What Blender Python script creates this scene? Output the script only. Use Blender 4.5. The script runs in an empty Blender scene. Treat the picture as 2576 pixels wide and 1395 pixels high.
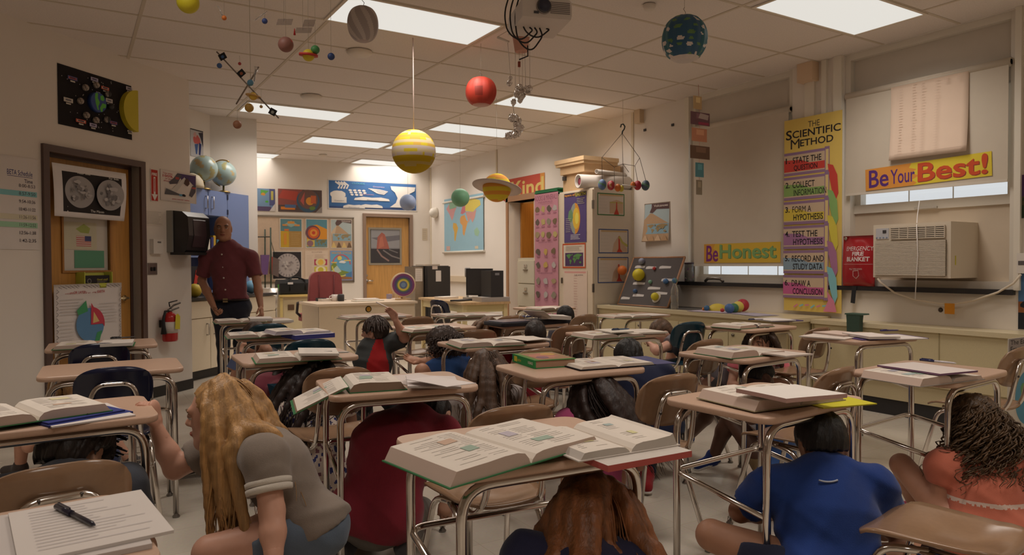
import bpy, bmesh, math, random
import numpy as np
from mathutils import Vector, Matrix
random.seed(7)
rng = np.random.default_rng(7)
SC = bpy.context.scene
COL = SC.collection
# ---------------------------------------------------------------- camera
CAMZ = 1.24
FPX, YAW, PIT, ROL = 1795.1, math.radians(31.765), math.radians(-1.087), math.radians(-.258)
_F = np.array([math.sin(YAW)*math.cos(PIT), math.cos(YAW)*math.cos(PIT), math.sin(PIT)])
_R0 = np.array([math.cos(YAW), -math.sin(YAW), 0.]); _U0 = np.cross(_R0, _F)
_R = math.cos(ROL)*_R0+math.sin(ROL)*_U0; _U = -math.sin(ROL)*_R0+math.cos(ROL)*_U0
cam = bpy.data.cameras.new('camera'); camo = bpy.data.objects.new('camera', cam); COL.objects.link(camo)
camo.matrix_world = Matrix([[_R[0], _U[0], -_F[0], 0], [_R[1], _U[1], -_F[1], 0], [_R[2], _U[2], -_F[2], CAMZ], [0, 0, 0, 1]])
cam.sensor_width = 36; cam.sensor_fit = 'HORIZONTAL'; cam.lens = 36*FPX/2576
cam.clip_start = .05; cam.clip_end = 100
cam.dof.use_dof = True; cam.dof.focus_distance = 2.9; cam.dof.aperture_fstop = 8
SC.camera = camo
# ---------------------------------------------------------------- world, exposure
w = bpy.data.worlds.new('world'); SC.world = w; w.use_nodes = True
w.node_tree.nodes['Background'].inputs[0].default_value = (.93, .97, 1, 1)
w.node_tree.nodes['Background'].inputs[1].default_value = .78      # white overcast sky outside the windows
SC.view_settings.view_transform = 'Standard'; SC.view_settings.look = 'None'
SC.view_settings.exposure = 0; SC.view_settings.gamma = 1; SC.view_settings.use_curve_mapping = False
SC.cycles.use_denoising = True
SC.cycles.max_bounces = 7; SC.cycles.diffuse_bounces = 5; SC.cycles.glossy_bounces = 4
SC.cycles.caustics_reflective = False; SC.cycles.caustics_refractive = False
SC.cycles.sample_clamp_indirect = 4
CEIL = 3.09; XR = 5.9
LAMP_COL = (1, .90, .805)
LAMP_W = 16
# ---------------------------------------------------------------- pixel -> point on a plane of the room
def ray(x, y): return (x-1288)/FPX*_R-(y-697.5)/FPX*_U+_F
_O = np.array([0, 0, CAMZ])
def Zp(x, y, z): d = ray(x, y); return Vector(_O+(z-CAMZ)/d[2]*d)
def Xp(x, y, X=XR): d = ray(x, y); return Vector(_O+X/d[0]*d)
def Yp(x, y, Y): d = ray(x, y); return Vector(_O+Y/d[1]*d)
def Dp(x, y, dep): return Vector(_O+dep*ray(x, y))
def Pp(x, y, P, n): d = ray(x, y); P = np.array(P); n = np.array(n); return Vector(_O+np.dot(P-_O, n)/np.dot(d, n)*d)
# wall frames: origin, direction to the right as seen, normal into the room
_a = math.radians(46); LW = (Vector((1.05, 7.82, 0)), Vector((math.sin(_a), math.cos(_a), 0)), Vector((math.cos(_a), -math.sin(_a), 0)))
_b = math.radians(-3.5); BW = (Vector((5.9, 12.5, 0)), Vector((math.cos(_b), math.sin(_b), 0)), Vector((math.sin(_b), -math.cos(_b), 0)))
def RWx(X): return (Vector((X, 0, 0)), Vector((0, -1, 0)), Vector((-1, 0, 0)))
RW = RWx(XR)
def YWy(Y): return (Vector((0, Y, 0)), Vector((1, 0, 0)), Vector((0, -1, 0)))
def onw(fr, x, y): return Pp(x, y, fr[0], fr[2])
def uz(fr, x, y): p = onw(fr, x, y); return (p-fr[0]).dot(fr[1]), p.z
# ---------------------------------------------------------------- colours and materials
def lin(c):
    m = (c[0]+c[1]+c[2])/3; c = [v*.88+m*.12 for v in c]
    return tuple(((v/255)/12.92 if v/255 <= .04045 else ((v/255+.055)/1.055)**2.4) for v in c)
MATS = {}
def M(name, rough=.6, metal=0., spec=.5, bump=0., bscale=60., var=0., vscale=4., coat=0., stretch=None, sheen=0., trans=0.):
    if name in MATS: return MATS[name]
    m = bpy.data.materials.new(name); m.use_nodes = True; nt = m.node_tree; b = nt.nodes['Principled BSDF']
    a = nt.nodes.new('ShaderNodeAttribute'); a.attribute_name = 'Col'; src = a.outputs['Color']
    b.inputs['Roughness'].default_value = rough; b.inputs['Metallic'].default_value = metal
    b.inputs['Specular IOR Level'].default_value = spec; b.inputs['Coat Weight'].default_value = coat
    b.inputs['Sheen Weight'].default_value = sheen
    if trans: b.inputs['Transmission Weight'].default_value = trans
    co = None
    if var or bump:
        tc = nt.nodes.new('ShaderNodeTexCoord'); mp = nt.nodes.new('ShaderNodeMapping'); nt.links.new(tc.outputs['Object'], mp.inputs[0])
        if stretch: mp.inputs['Scale'].default_value = stretch
        co = mp.outputs[0]
    if var:
        n = nt.nodes.new('ShaderNodeTexNoise'); n.inputs['Scale'].default_value = vscale; n.inputs['Detail'].default_value = 5
        nt.links.new(co, n.inputs['Vector'])
        r = nt.nodes.new('ShaderNodeMapRange'); r.inputs[1].default_value = .25; r.inputs[2].default_value = .75
        r.inputs[3].default_value = 1-var; r.inputs[4].default_value = 1+var; nt.links.new(n.outputs['Fac'], r.inputs[0])
        x = nt.nodes.new('ShaderNodeVectorMath'); x.operation = 'SCALE'; nt.links.new(src, x.inputs[0]); nt.links.new(r.outputs[0], x.inputs['Scale'])
        src = x.outputs[0]
    nt.links.new(src, b.inputs['Base Color'])
    if bump:
        n = nt.nodes.new('ShaderNodeTexNoise'); n.inputs['Scale'].default_value = bscale; n.inputs['Detail'].default_value = 3
        nt.links.new(co, n.inputs['Vector'])
        bp = nt.nodes.new('ShaderNodeBump'); bp.inputs['Strength'].default_value = bump; bp.inputs['Distance'].default_value = .004
        nt.links.new(n.outputs['Fac'], bp.inputs['Height']); nt.links.new(bp.outputs[0], b.inputs['Normal'])
    MATS[name] = m; return m
PAINT = M('wall_paint', .75, var=.03, vscale=1.5, bump=.03, bscale=180)
PAPER = M('printed_paper', .8, spec=.2, var=.02, vscale=9)
MATTE = M('matte_plastic', .55, var=.02)
GLOSS = M('glossy_plastic', .25, spec=.5)
CHROME = M('chrome', .16, metal=1.)
STEEL = M('brushed_steel', .35, metal=1., var=.06, vscale=20)
SHELL = M('seat_shell', .2, spec=.5, var=.04, vscale=60)
LAMI = M('laminate', .32, spec=.45, var=.04, vscale=160)
WOOD = M('varnished_wood', .35, var=.16, vscale=5, stretch=(9, 9, .6), spec=.4)
CLOTH = M('cloth', .9, spec=.15, var=.07, vscale=14, bump=.25, bscale=300, sheen=.15)
SKIN = M('skin', .5, spec=.35, var=.05, vscale=25)
HAIR = M('hair', .45, spec=.4, var=.22, vscale=110, bump=.6, bscale=160, stretch=(1, 1, .07))
RUBBER = M('rubber', .7)
CARD = M('cardboard', .85, spec=.2, var=.04, vscale=20)
FOIL = M('tin_foil', .22, metal=1., bump=1., bscale=70)
def emis(name, c, s):
    m = bpy.data.materials.new(name); m.use_nodes = True; b = m.node_tree.nodes['Principled BSDF']
    b.inputs['Base Color'].default_value = (*c, 1); b.inputs['Emission Color'].default_value = (*c, 1); b.inputs['Emission Strength'].default_value = s
    b.inputs['Base Color'].default_value = (.05, .05, .05, 1); return m
# ---------------------------------------------------------------- mesh builder
class MB:
    def __init__(s): s.v = []; s.f = []; s.c = []; s.sm = []; s.mi = []; s.cur = 0
    def add(s, vs, fs, col, smooth=False):
        o = len(s.v); s.v += [tuple(x) for x in vs]
        one = not (isinstance(col, list))
        for i, f in enumerate(fs):
            s.f.append([o+k for k in f]); s.c.append(col if one else col[i]); s.sm.append(smooth); s.mi.append(s.cur)
        return s
    def box(s, lo, hi, col, R=None, o=None):
        x0, y0, z0 = lo; x1, y1, z1 = hi
        vs = [Vector(p) for p in ((x0, y0, z0), (x1, y0, z0), (x1, y1, z0), (x0, y1, z0), (x0, y0, z1), (x1, y0, z1), (x1, y1, z1), (x0, y1, z1))]
        if R is not None: vs = [R @ p for p in vs]
        if o is not None: vs = [p+o for p in vs]
        return s.add(vs, [(0, 3, 2, 1), (4, 5, 6, 7), (0, 1, 5, 4), (1, 2, 6, 5), (2, 3, 7, 6), (3, 0, 4, 7)], col)
    def fbox(s, fr, u0, z0, u1, z1, n0, n1, col):
        "box in a wall frame: u along the wall, z up, n out of the wall"
        O, U, N = fr
        P = lambda u, z, n: O+U*u+N*n+Vector((0, 0, z))
        vs = [P(u0, z0, n1), P(u1, z0, n1), P(u1, z0, n0), P(u0, z0, n0), P(u0, z1, n1), P(u1, z1, n1), P(u1, z1, n0), P(u0, z1, n0)]
        return s.add(vs, [(0, 3, 2, 1), (4, 5, 6, 7), (0, 1, 5, 4), (1, 2, 6, 5), (2, 3, 7, 6), (3, 0, 4, 7)], col)
    def prism(s, poly, fr3, d, col, smooth=False):
        "poly of (a,b) in frame (O,A,B), extruded by vector d"
        O, A, B = fr3; n = len(poly)
        lo = [O+A*a+B*b for a, b in poly]; hi = [p+d for p in lo]
        fs = [tuple(range(n))[::-1], tuple(range(n, 2*n))]
        s.add(lo+hi, fs, col); o = len(s.v)-2*n
        for i in range(n):
            j = (i+1) % n; s.f.append([o+i, o+j, o+n+j, o+n+i]); s.c.append(col); s.sm.append(smooth); s.mi.append(s.cur)
        return s
    def tube(s, pts, r, col, n=10, closed=False, flat=None, caps=True):
        pts = [Vector(p) for p in pts]; m = len(pts)
        rs = r if isinstance(r, (list, tuple, np.ndarray)) else [r]*m
        up = None; rings = []
        for i, p in enumerate(pts):
            a = pts[(i-1) % m] if (closed or i > 0) else p; b = pts[(i+1) % m] if (closed or i < m-1) else p
            t = (b-a); t = t.normalized() if t.length > 1e-9 else Vector((0, 0, 1))
            if up is None: up = Vector((0, 0, 1)) if abs(t.z) < .9 else Vector((1, 0, 0))
            x = t.cross(up); x = x.normalized() if x.length > 1e-6 else t.orthogonal().normalized()
            y = x.cross(t).normalized(); up = y
            fl = flat if flat else 1.
            rings.append([p+x*(math.cos(2*math.pi*k/n)*rs[i])+y*(math.sin(2*math.pi*k/n)*rs[i]*fl) for k in range(n)])
        vs = [q for rg in rings for q in rg]; fs = []
        for i in range(m if closed else m-1):
            j = (i+1) % m
            for k in range(n): l = (k+1) % n; fs.append((i*n+k, i*n+l, j*n+l, j*n+k))
        s.add(vs, fs, col, True)
        if caps and not closed:
            o = len(s.v)-len(vs)
            for rr in (range(n)[::-1], range((m-1)*n, m*n)):
                s.f.append([o+k for k in rr]); s.c.append(col); s.sm.append(False); s.mi.append(s.cur)
        return s
    def lathe(s, prof, c, col, n=24, axis=Vector((0, 0, 1)), sx=1., cols=None, X=None):
        c = Vector(c); A = axis.normalized(); X = X or A.orthogonal().normalized(); Y = A.cross(X); vs = []; fs = []; cc = []
        for (r, h) in prof:
            for k in range(n):
                t = 2*math.pi*k/n; vs.append(c+A*h+X*(r*math.cos(t)*sx)+Y*(r*math.sin(t)))
        for i in range(len(prof)-1):
            for k in range(n):
                l = (k+1) % n; fs.append((i*n+k, i*n+l, (i+1)*n+l, (i+1)*n+k)); cc.append(cols[i] if cols else col)
        s.add(vs, fs, cc, True)
        o = len(s.v)-len(vs)
        if prof[0][0] > 1e-4: s.f.append([o+k for k in range(n)][::-1]); s.c.append(cols[0] if cols else col); s.sm.append(False); s.mi.append(s.cur)
        if prof[-1][0] > 1e-4: s.f.append([o+(len(prof)-1)*n+k for k in range(n)]); s.c.append(cols[-1] if cols else col); s.sm.append(False); s.mi.append(s.cur)
        return s
    def ball(s, c, r, col, n=20, m=12, fn=None, axis=Vector((0, 0, 1)), X=None):
        "sphere or ellipsoid; fn(theta(lon), v(lat -1..1)) gives a colour"
        rr = r if isinstance(r, (tuple, list)) else (r, r, r); c = Vector(c); vs = []; fs = []; cc = []
        A = axis.normalized(); X = X or (Vector((1, 0, 0)) if abs(A.z) > .99 else A.orthogonal().normalized()); Y = A.cross(X)
        for i in range(m+1):
            p = -math.pi/2+math.pi*i/m
            for k in range(n):
                t = 2*math.pi*k/n
                vs.append(c+X*(rr[0]*math.cos(p)*math.cos(t))+Y*(rr[1]*math.cos(p)*math.sin(t))+A*(rr[2]*math.sin(p)))
        for i in range(m):
            for k in range(n):
                l = (k+1) % n; fs.append((i*n+k, i*n+l, (i+1)*n+l, (i+1)*n+k))
                cc.append(fn(2*math.pi*(k+.5)/n, math.sin(-math.pi/2+math.pi*(i+.5)/m)) if fn else col)
        return s.add(vs, fs, cc, True)
    def build(s, name, mat, parent=None, origin=None, off=None):
        me = bpy.data.meshes.new(name)
        o = Vector((0, 0, 0))
        if parent is not None: o = OFF.get(parent.name, Vector((0, 0, 0)))
        elif origin == 'base':
            a = np.array(s.v); o = Vector(((a[:, 0].min()+a[:, 0].max())/2, (a[:, 1].min()+a[:, 1].max())/2, a[:, 2].min()))
        elif origin is not None: o = Vector(origin)
        me.from_pydata([(x-o.x, y-o.y, z-o.z) for x, y, z in s.v], [], s.f)
        mats = mat if isinstance(mat, (list, tuple)) else [mat]
        for mm in mats: me.materials.append(mm)
        me.polygons.foreach_set('material_index', s.mi); me.polygons.foreach_set('use_smooth', s.sm)
        at = me.color_attributes.new('Col', 'FLOAT_COLOR', 'CORNER')
        arr = np.ones((len(me.loops), 4), dtype=np.float32)
        cl = {}
        k = 0
        for f, c in zip(s.f, s.c):
            if c not in cl: cl[c] = lin(c)
            arr[k:k+len(f), :3] = cl[c]; k += len(f)
        at.data.foreach_set('color', arr.ravel())
        me.validate(); me.update()
        ob = bpy.data.objects.new(name, me); COL.objects.link(ob)
        if parent is not None: ob.parent = parent; OFF[ob.name] = o
        else: ob.location = o; OFF[ob.name] = o
        return ob
OFF = {}
def tag(o, label, cat, group=None):
    o['label'] = label; o['category'] = cat
    if group: o['group'] = group
    return o
def root(name, loc, label, cat, group=None):
    o = bpy.data.objects.new(name, None); o.empty_display_size = .1; COL.objects.link(o); o.location = loc; OFF[o.name] = Vector(loc)
    return tag(o, label, cat, group)
def struct(o): o['kind'] = 'structure'; return o
def copy_tree(o, parent=None):
    c = o.copy(); COL.objects.link(c)
    if parent is not None: c.parent = parent
    for ch in list(o.children): copy_tree(ch, c)
    return c
# ---------------------------------------------------------------- lettering
_TX = {}
def glyphs(t, off=0.):
    off = 0. if 'M' in t else off
    k = (t, off)
    if k not in _TX:
        cu = bpy.data.curves.new('lettering', 'FONT'); cu.body = t; cu.size = 1; cu.offset = off; cu.resolution_u = 3
        ob = bpy.data.objects.new('lettering', cu); COL.objects.link(ob)
        dg = bpy.context.evaluated_depsgraph_get(); me = ob.evaluated_get(dg).to_mesh()
        vs = np.array([v.co[:2] for v in me.vertices]); fs = [tuple(p.vertices) for p in me.polygons]
        ob.evaluated_get(dg).to_mesh_clear(); bpy.data.objects.remove(ob); bpy.data.curves.remove(cu)
        if len(vs) == 0: vs = np.zeros((1, 2))
        lo = vs.min(0); hi = vs.max(0); _TX[k] = ((vs-lo)/np.maximum(hi-lo, 1e-6), fs, (hi-lo))
    return _TX[k]
# ---------------------------------------------------------------- flat printed sheets
class Sheet:
    "drawing on a flat sheet; a,b run 0..1 to the right and up"
    def __init__(s, O, U, V, N, w, h, bg, th=.002, bend=None, border=None, back=None):
        s.O, s.U, s.V, s.N, s.w, s.h, s.k, s.bend = O, U, V, N, w, h, th, bend; s.mb = MB()
        if bend:
            n = 12; vs = []; fs = []
            for i in range(n+1):
                for j in range(n+1): vs.append(s.P(i/n, j/n, 0))
            for i in range(n+1):
                for j in range(n+1): vs.append(s.P(i/n, j/n, th))
            q = (n+1)**2
            for i in range(n):
                for j in range(n):
                    a = i*(n+1)+j; fs.append((a, a+1, a+n+2, a+n+1)); fs.append((q+a, q+a+n+1, q+a+n+2, q+a+1))
            for i in range(n):
                for (a, b) in ((i, i+1), (n*(n+1)+i, n*(n+1)+i+1), (i*(n+1), (i+1)*(n+1)), (i*(n+1)+n, (i+1)*(n+1)+n)): fs.append((a, b, q+b, q+a))
            s.mb.add(vs, fs, bg, True)
        else:
            vs = [s.P(a, b, n) for n in (0, th) for a, b in ((0, 0), (1, 0), (1, 1), (0, 1))]
            s.mb.add(vs, [(0, 3, 2, 1), (4, 5, 6, 7), (0, 1, 5, 4), (1, 2, 6, 5), (2, 3, 7, 6), (3, 0, 4, 7)], bg)
        if border: 
            c, t = border; ta = t/s.w; tb = t/s.h
            for r in ((0, 0, 1, tb), (0, 1-tb, 1, 1), (0, 0, ta, 1), (1-ta, 0, 1, 1)): s.rect(*r, c)
    def P(s, a, b, n):
        x = s.bend(a, b) if s.bend else 0
        return s.O+s.U*(a*s.w)+s.V*(b*s.h)+s.N*(n+x)
    def lift(s): s.k += .00025
    def poly(s, pts, c):
        s.lift()
        if s.bend:      # follow the curl of the sheet
            n = len(pts); ca = sum(a for a, b in pts)/n; cb = sum(b for a, b in pts)/n; s.k += .0006; m = 6
            vs = [s.P(ca, cb, s.k)]+[s.P(ca+(a-ca)*k/m, cb+(b-cb)*k/m, s.k) for k in range(1, m+1) for a, b in pts]; fs = []
            for i in range(n):
                j = (i+1) % n; fs.append((0, 1+i, 1+j))
                for k in range(m-1): fs.append((1+k*n+i, 1+(k+1)*n+i, 1+(k+1)*n+j, 1+k*n+j))
            s.mb.add(vs, fs, c, True); return s
        s.mb.add([s.P(a, b, s.k) for a, b in pts], [tuple(range(len(pts)))], c); return s
    def rect(s, a0, b0, a1, b1, c):
        if s.bend:
            n = 8; s.lift()
            vs = [s.P(a0+(a1-a0)*i/n, b0+(b1-b0)*j/n, s.k) for i in range(n+1) for j in range(n+1)]
            s.mb.add(vs, [(i*(n+1)+j, (i+1)*(n+1)+j, (i+1)*(n+1)+j+1, i*(n+1)+j+1) for i in range(n) for j in range(n)], c, True); return s
        return s.poly([(a0, b0), (a1, b0), (a1, b1), (a0, b1)], c)
    def disc(s, a, b, r, c, n=28, ry=None, a0=0, a1=2*math.pi):
        "r in metres"
        pts = [(a+r*math.cos(a0+(a1-a0)*k/n)/s.w, b+(ry or r)*math.sin(a0+(a1-a0)*k/n)/s.h) for k in range(n if a1-a0 > 6.28 else n+1)]
        return s.poly(pts, c)
    def line(s, pts, t, c):
        s.lift(); vs = []; fs = []
        pts = [(a*s.w, b*s.h) for a, b in pts]
        for i, (x, y) in enumerate(pts):
            x0, y0 = pts[max(0, i-1)]; x1, y1 = pts[min(len(pts)-1, i+1)]; L = math.hypot(x1-x0, y1-y0) or 1; nx, ny = -(y1-y0)/L*t/2, (x1-x0)/L*t/2
            vs += [s.P((x+nx)/s.w, (y+ny)/s.h, s.k), s.P((x-nx)/s.w, (y-ny)/s.h, s.k)]
        fs = [(2*i, 2*i+1, 2*i+3, 2*i+2) for i in range(len(pts)-1)]
        s.mb.add(vs, fs, c); return s
    def blob(s, a, b, ra, rb, c, seed=0, k=14, rough=.25):
        g = random.Random(seed)
        return s.poly([(a+ra*(1+g.uniform(-rough, rough))*math.cos(2*math.pi*i/k), b+rb*(1+g.uniform(-rough, rough))*math.sin(2*math.pi*i/k)) for i in range(k)], c)
    def text(s, t, a0, b0, a1, b1, c, off=.012, shear=0., skew=0.):
        "lettering fitted into the box a0..a1, b0..b1"
        vs, fs, _ = glyphs(t, off); s.lift()
        P = [s.P(a0+(a1-a0)*x+shear*(y*(b1-b0)*s.h)/s.w, b0+(b1-b0)*y+skew*x, s.k) for x, y in vs]
        s.mb.add(P, fs, c); return s
    def lines(s, a0, b0, a1, b1, n, c, t=.004, jit=.25, seed=1):
        g = random.Random(seed)
        for i in range(n):
            b = b1-(b1-b0)*(i+.5)/n; s.rect(a0, b, a0+(a1-a0)*(1-jit*g.random()), b+t/s.h, c)
        return s
    def done(s, name, label, cat, group=None, parent=None, mat=None):
        o = s.mb.build(name, mat or PAPER, parent, 'base')
        if parent is None: tag(o, label, cat, group)
        return o
def sheet(fr, x0, y0, x1, y1, bg, th=.002, gap=.003, **k):
    "sheet pinned to a wall, from its top left and bottom right corners"
    u0, z1 = uz(fr, x0, y0); u1, z0 = uz(fr, x1, y1)
    return Sheet(fr[0]+fr[1]*u0+Vector((0, 0, z0))+fr[2]*gap, fr[1], Vector((0, 0, 1)), fr[2], u1-u0, z1-z0, bg, th, **k)
def arc_pts(pts, r, n=6):
    "round the corners of a polyline"
    pts = [Vector(p) for p in pts]; out = [pts[0]]
    for i in range(1, len(pts)-1):
        a, b, c = pts[i-1], pts[i], pts[i+1]; d0 = (a-b).normalized(); d1 = (c-b).normalized(); q = min(r, (a-b).length*.49, (c-b).length*.49); p0 = b+d0*q; p1 = b+d1*q
        for k in range(n+1): t = k/n; out.append(p0*(1-t)**2+b*2*t*(1-t)+p1*t*t)
    return out+[pts[-1]]
# ================================================================ the setting
WALL = (228, 219, 208); CEILC = (228, 218, 210)
# floor of vinyl tiles
fm = bpy.data.materials.new('vinyl_floor'); fm.use_nodes = True; nt = fm.node_tree; b = nt.nodes['Principled BSDF']
tc = nt.nodes.new('ShaderNodeTexCoord'); br = nt.nodes.new('ShaderNodeTexBrick'); br.offset = 0; br.inputs['Scale'].default_value = 1
br.inputs['Brick Width'].default_value = .305; br.inputs['Row Height'].default_value = .305; br.inputs['Mortar Size'].default_value = .0012
br.inputs['Color1'].default_value = (*lin((222, 211, 194)), 1); br.inputs['Color2'].default_value = (*lin((216, 205, 188)), 1); br.inputs['Mortar'].default_value = (*lin((196, 182, 158)), 1)
nt.links.new(tc.outputs['Object'], br.inputs['Vector'])
nz = nt.nodes.new('ShaderNodeTexNoise'); nz.inputs['Scale'].default_value = 1.3; nz.inputs['Detail'].default_value = 6; nt.links.new(tc.outputs['Object'], nz.inputs['Vector'])
mr = nt.nodes.new('ShaderNodeMapRange'); mr.inputs[1].default_value = .3; mr.inputs[2].default_value = .7; mr.inputs[3].default_value = .16; mr.inputs[4].default_value = .3
nt.links.new(nz.outputs['Fac'], mr.inputs[0]); nt.links.new(mr.outputs[0], b.inputs['Roughness'])
sp = nt.nodes.new('ShaderNodeTexNoise'); sp.inputs['Scale'].default_value = 70; nt.links.new(tc.outputs['Object'], sp.inputs['Vector'])
mx = nt.nodes.new('ShaderNodeMix'); mx.data_type = 'RGBA'; mx.blend_type = 'MULTIPLY'; mx.inputs['Factor'].default_value = .16
nt.links.new(br.outputs['Color'], mx.inputs['A']); nt.links.new(sp.outputs['Color'], mx.inputs['B']); nt.links.new(mx.outputs['Result'], b.inputs['Base Color'])
b.inputs['Specular IOR Level'].default_value = .4
mb = MB(); mb.box((-5, -3, -.1), (7, 14, 0), WALL); struct(mb.build('floor', fm))
# ceiling: tiles and the T-bar grid
cm = M('ceiling_tile', .9, spec=.1, var=.06, vscale=90, bump=.3, bscale=160)
mb = MB(); mb.box((-5, -3, CEIL), (7, 14, CEIL+.08), CEILC); ceil = struct(mb.build('ceiling', cm))
mb = MB(); GX0 = 1.575*1.85; GY0 = 2.563*1.85
for k in range(-7, 3):
    x = GX0+1.2235*k+.0; mb.box((x-.012, -3, CEIL-.004), (x+.012, 14, CEIL+.001), (206, 192, 172))
for k in range(-13, 16):
    y = GY0+.611*k; mb.box((-5, y-.012, CEIL-.0035), (XR, y+.012, CEIL+.001), (206, 192, 172))
mb.build('ceiling_grid', PAINT, ceil)
# left wall (diagonal) with a door opening
def lwbox(mb, u0, z0, u1, z1, n0=-.16, n1=0., c=WALL): mb.fbox(LW, u0, z0, u1, z1, n0, n1, c)
DU0, DU1, DZ = -1.655, -.70, 2.14
mb = MB(); lwbox(mb, -9, 0, DU0, CEIL); lwbox(mb, DU0, DZ, DU1, CEIL); lwbox(mb, DU1, 0, -.02, CEIL)
struct(mb.build('wall_left', PAINT))
mb = MB(); lwbox(mb, -9, 0, DU0-.05, .1, 0, .006, (44, 40, 37)); lwbox(mb, DU1+.05, 0, -.02, .1, 0, .006, (44, 40, 37)); lwbox(mb, -.02, 0, -.014, .1, -.16, .006, (44, 40, 37))
struct(mb.build('baseboard_left', RUBBER))
# recess behind the left wall, and the wall that faces the camera beside it
RC0 = Zp(525, 291, CEIL); RC1 = Zp(648, 298, CEIL); RCY = (RC0.y+RC1.y)/2
RF = (Vector((RC0.x, RCY, 0)), LW[1], LW[2])
mb = MB(); mb.fbox(RF, -3.5, 0, .1, CEIL, -.15, 0, WALL); mb.box((RC0.x-.2, RCY, 0), (RC1.x, RCY+.15, CEIL), WALL); mb.box((RC1.x-.15, RCY+.15, 0), (RC1.x, 13.2, CEIL), WALL)
struct(mb.build('wall_recess', PAINT))
# back wall with its door
def bwu(x, y): return uz(BW, x, y)
b0 = bwu(921, 640)[0]; b1 = bwu(1031, 640)[0]; bz = bwu(975, 546)[1]
mb = MB(); mb.fbox(BW, -5.5, 0, b0, CEIL, -.2, 0, WALL); mb.fbox(BW, b0, bz, b1, CEIL, -.2, 0, WALL); mb.fbox(BW, b1, 0, .3, CEIL, -.2, 0, WALL)
struct(mb.build('wall_back', PAINT))
# right wall with two windows and a doorway
yD0, yD1 = Xp(1350, 600).y, Xp(1281, 600).y; zD = Xp(1281, 508).z
W1a, W1b = Xp(1737, 500).y, Xp(1993, 500).y; W2a, W2b = Xp(2122, 500).y, Xp(2556, 500).y; zS = 1.03
print('windows', W1a, W1b, W2a, W2b, 'door', yD0, yD1, zD)
def rwb(mb, y0, z0, y1, z1, d0=0., d1=.25, c=WALL): mb.box((XR+d0, min(y0, y1), z0), (XR+d1, max(y0, y1), z1), c)
mb = MB()
rwb(mb, 13.3, 0, yD1, CEIL); rwb(mb, yD1, zD, yD0, CEIL); rwb(mb, yD0, 0, W1a, CEIL); rwb(mb, W1a, 0, W1b, zS); rwb(mb, W1b, 0, W2a, CEIL); rwb(mb, W2a, 0, W2b, zS); rwb(mb, W2b, 0, -3, CEIL)
rwb(mb, W1a, CEIL-.005, W1b, CEIL+.05); rwb(mb, W2a, CEIL-.005, W2b, CEIL+.05)
struct(mb.build('wall_right', PAINT))
mb = MB()
for px, z0 in ((1592, 0), (1250, 2.3), (1083.5, 0)):
    y = Xp(px, 400).y; rwb(mb, y-.02, z0, y+.02, CEIL, -.012, .0, (214, 200, 176))
for px0, px1 in ((2100, 2121), (2070, 2082), (1727, 1737)):
    rwb(mb, Xp(px0, 400).y, zS, Xp(px1, 400).y, CEIL-.002, -.03, 0., (228, 220, 204))
rwb(mb, Xp(2556, 400).y, zS, Xp(2572, 400).y, CEIL-.002, -.03, 0., (228, 220, 204))
struct(mb.build('trim_1', PAINT))
# a storage room behind the right doorway so that the opening is not a hole
mb = MB(); mb.box((XR+.25, yD0-.6, 0), (XR+1.4, yD0-.5, 2.6), (190, 150, 90)); mb.box((XR+.25, yD1+.5, 0), (XR+1.4, yD1+.6, 2.6), (190, 150, 90)); mb.box((XR+1.4, yD0-.6, 0), (XR+1.5, yD1+.6, 2.6), (190, 150, 90)); mb.box((XR+.25, yD0-.6, 2.6), (XR+1.5, yD1+.6, 2.7), (190, 150, 90))
struct(mb.build('wall_storage', PAINT))
t = root('storage_fill_lamp', (XR+.8, (yD0+yD1)/2, 2.68), 'bare lamp under the storage room ceiling behind the right doorway', 'lamp')  # unseen lamp, added to brighten the dark doorway and its door leaf
mb = MB(); mb.lathe([(.09, -.03), (.09, .015)], (XR+.8, (yD0+yD1)/2, 2.68), (220, 214, 200), 20); mb.build('fitting', MATTE, t)
l = bpy.data.lights.new('storage_fill_bulb', 'POINT'); l.energy = 9; l.color = (1, .8, .55); l.shadow_soft_size = .06; o = bpy.data.objects.new('storage_fill_bulb', l); COL.objects.link(o); o.parent = t; o.location = (0, 0, -.12)
# walls behind and beside the camera
mb = MB(); mb.box((-5.1, -3.1, 0), (7, -3, CEIL), WALL); struct(mb.build('wall_front', PAINT))
mb = MB(); mb.box((-5.1, -3.1, 0), (-5, 14, CEIL), WALL); struct(mb.build('wall_side', PAINT))
mb = MB(); mb.box((-5, 13.6, 0), (7, 13.7, CEIL), WALL); struct(mb.build('wall_corridor', PAINT))
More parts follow.
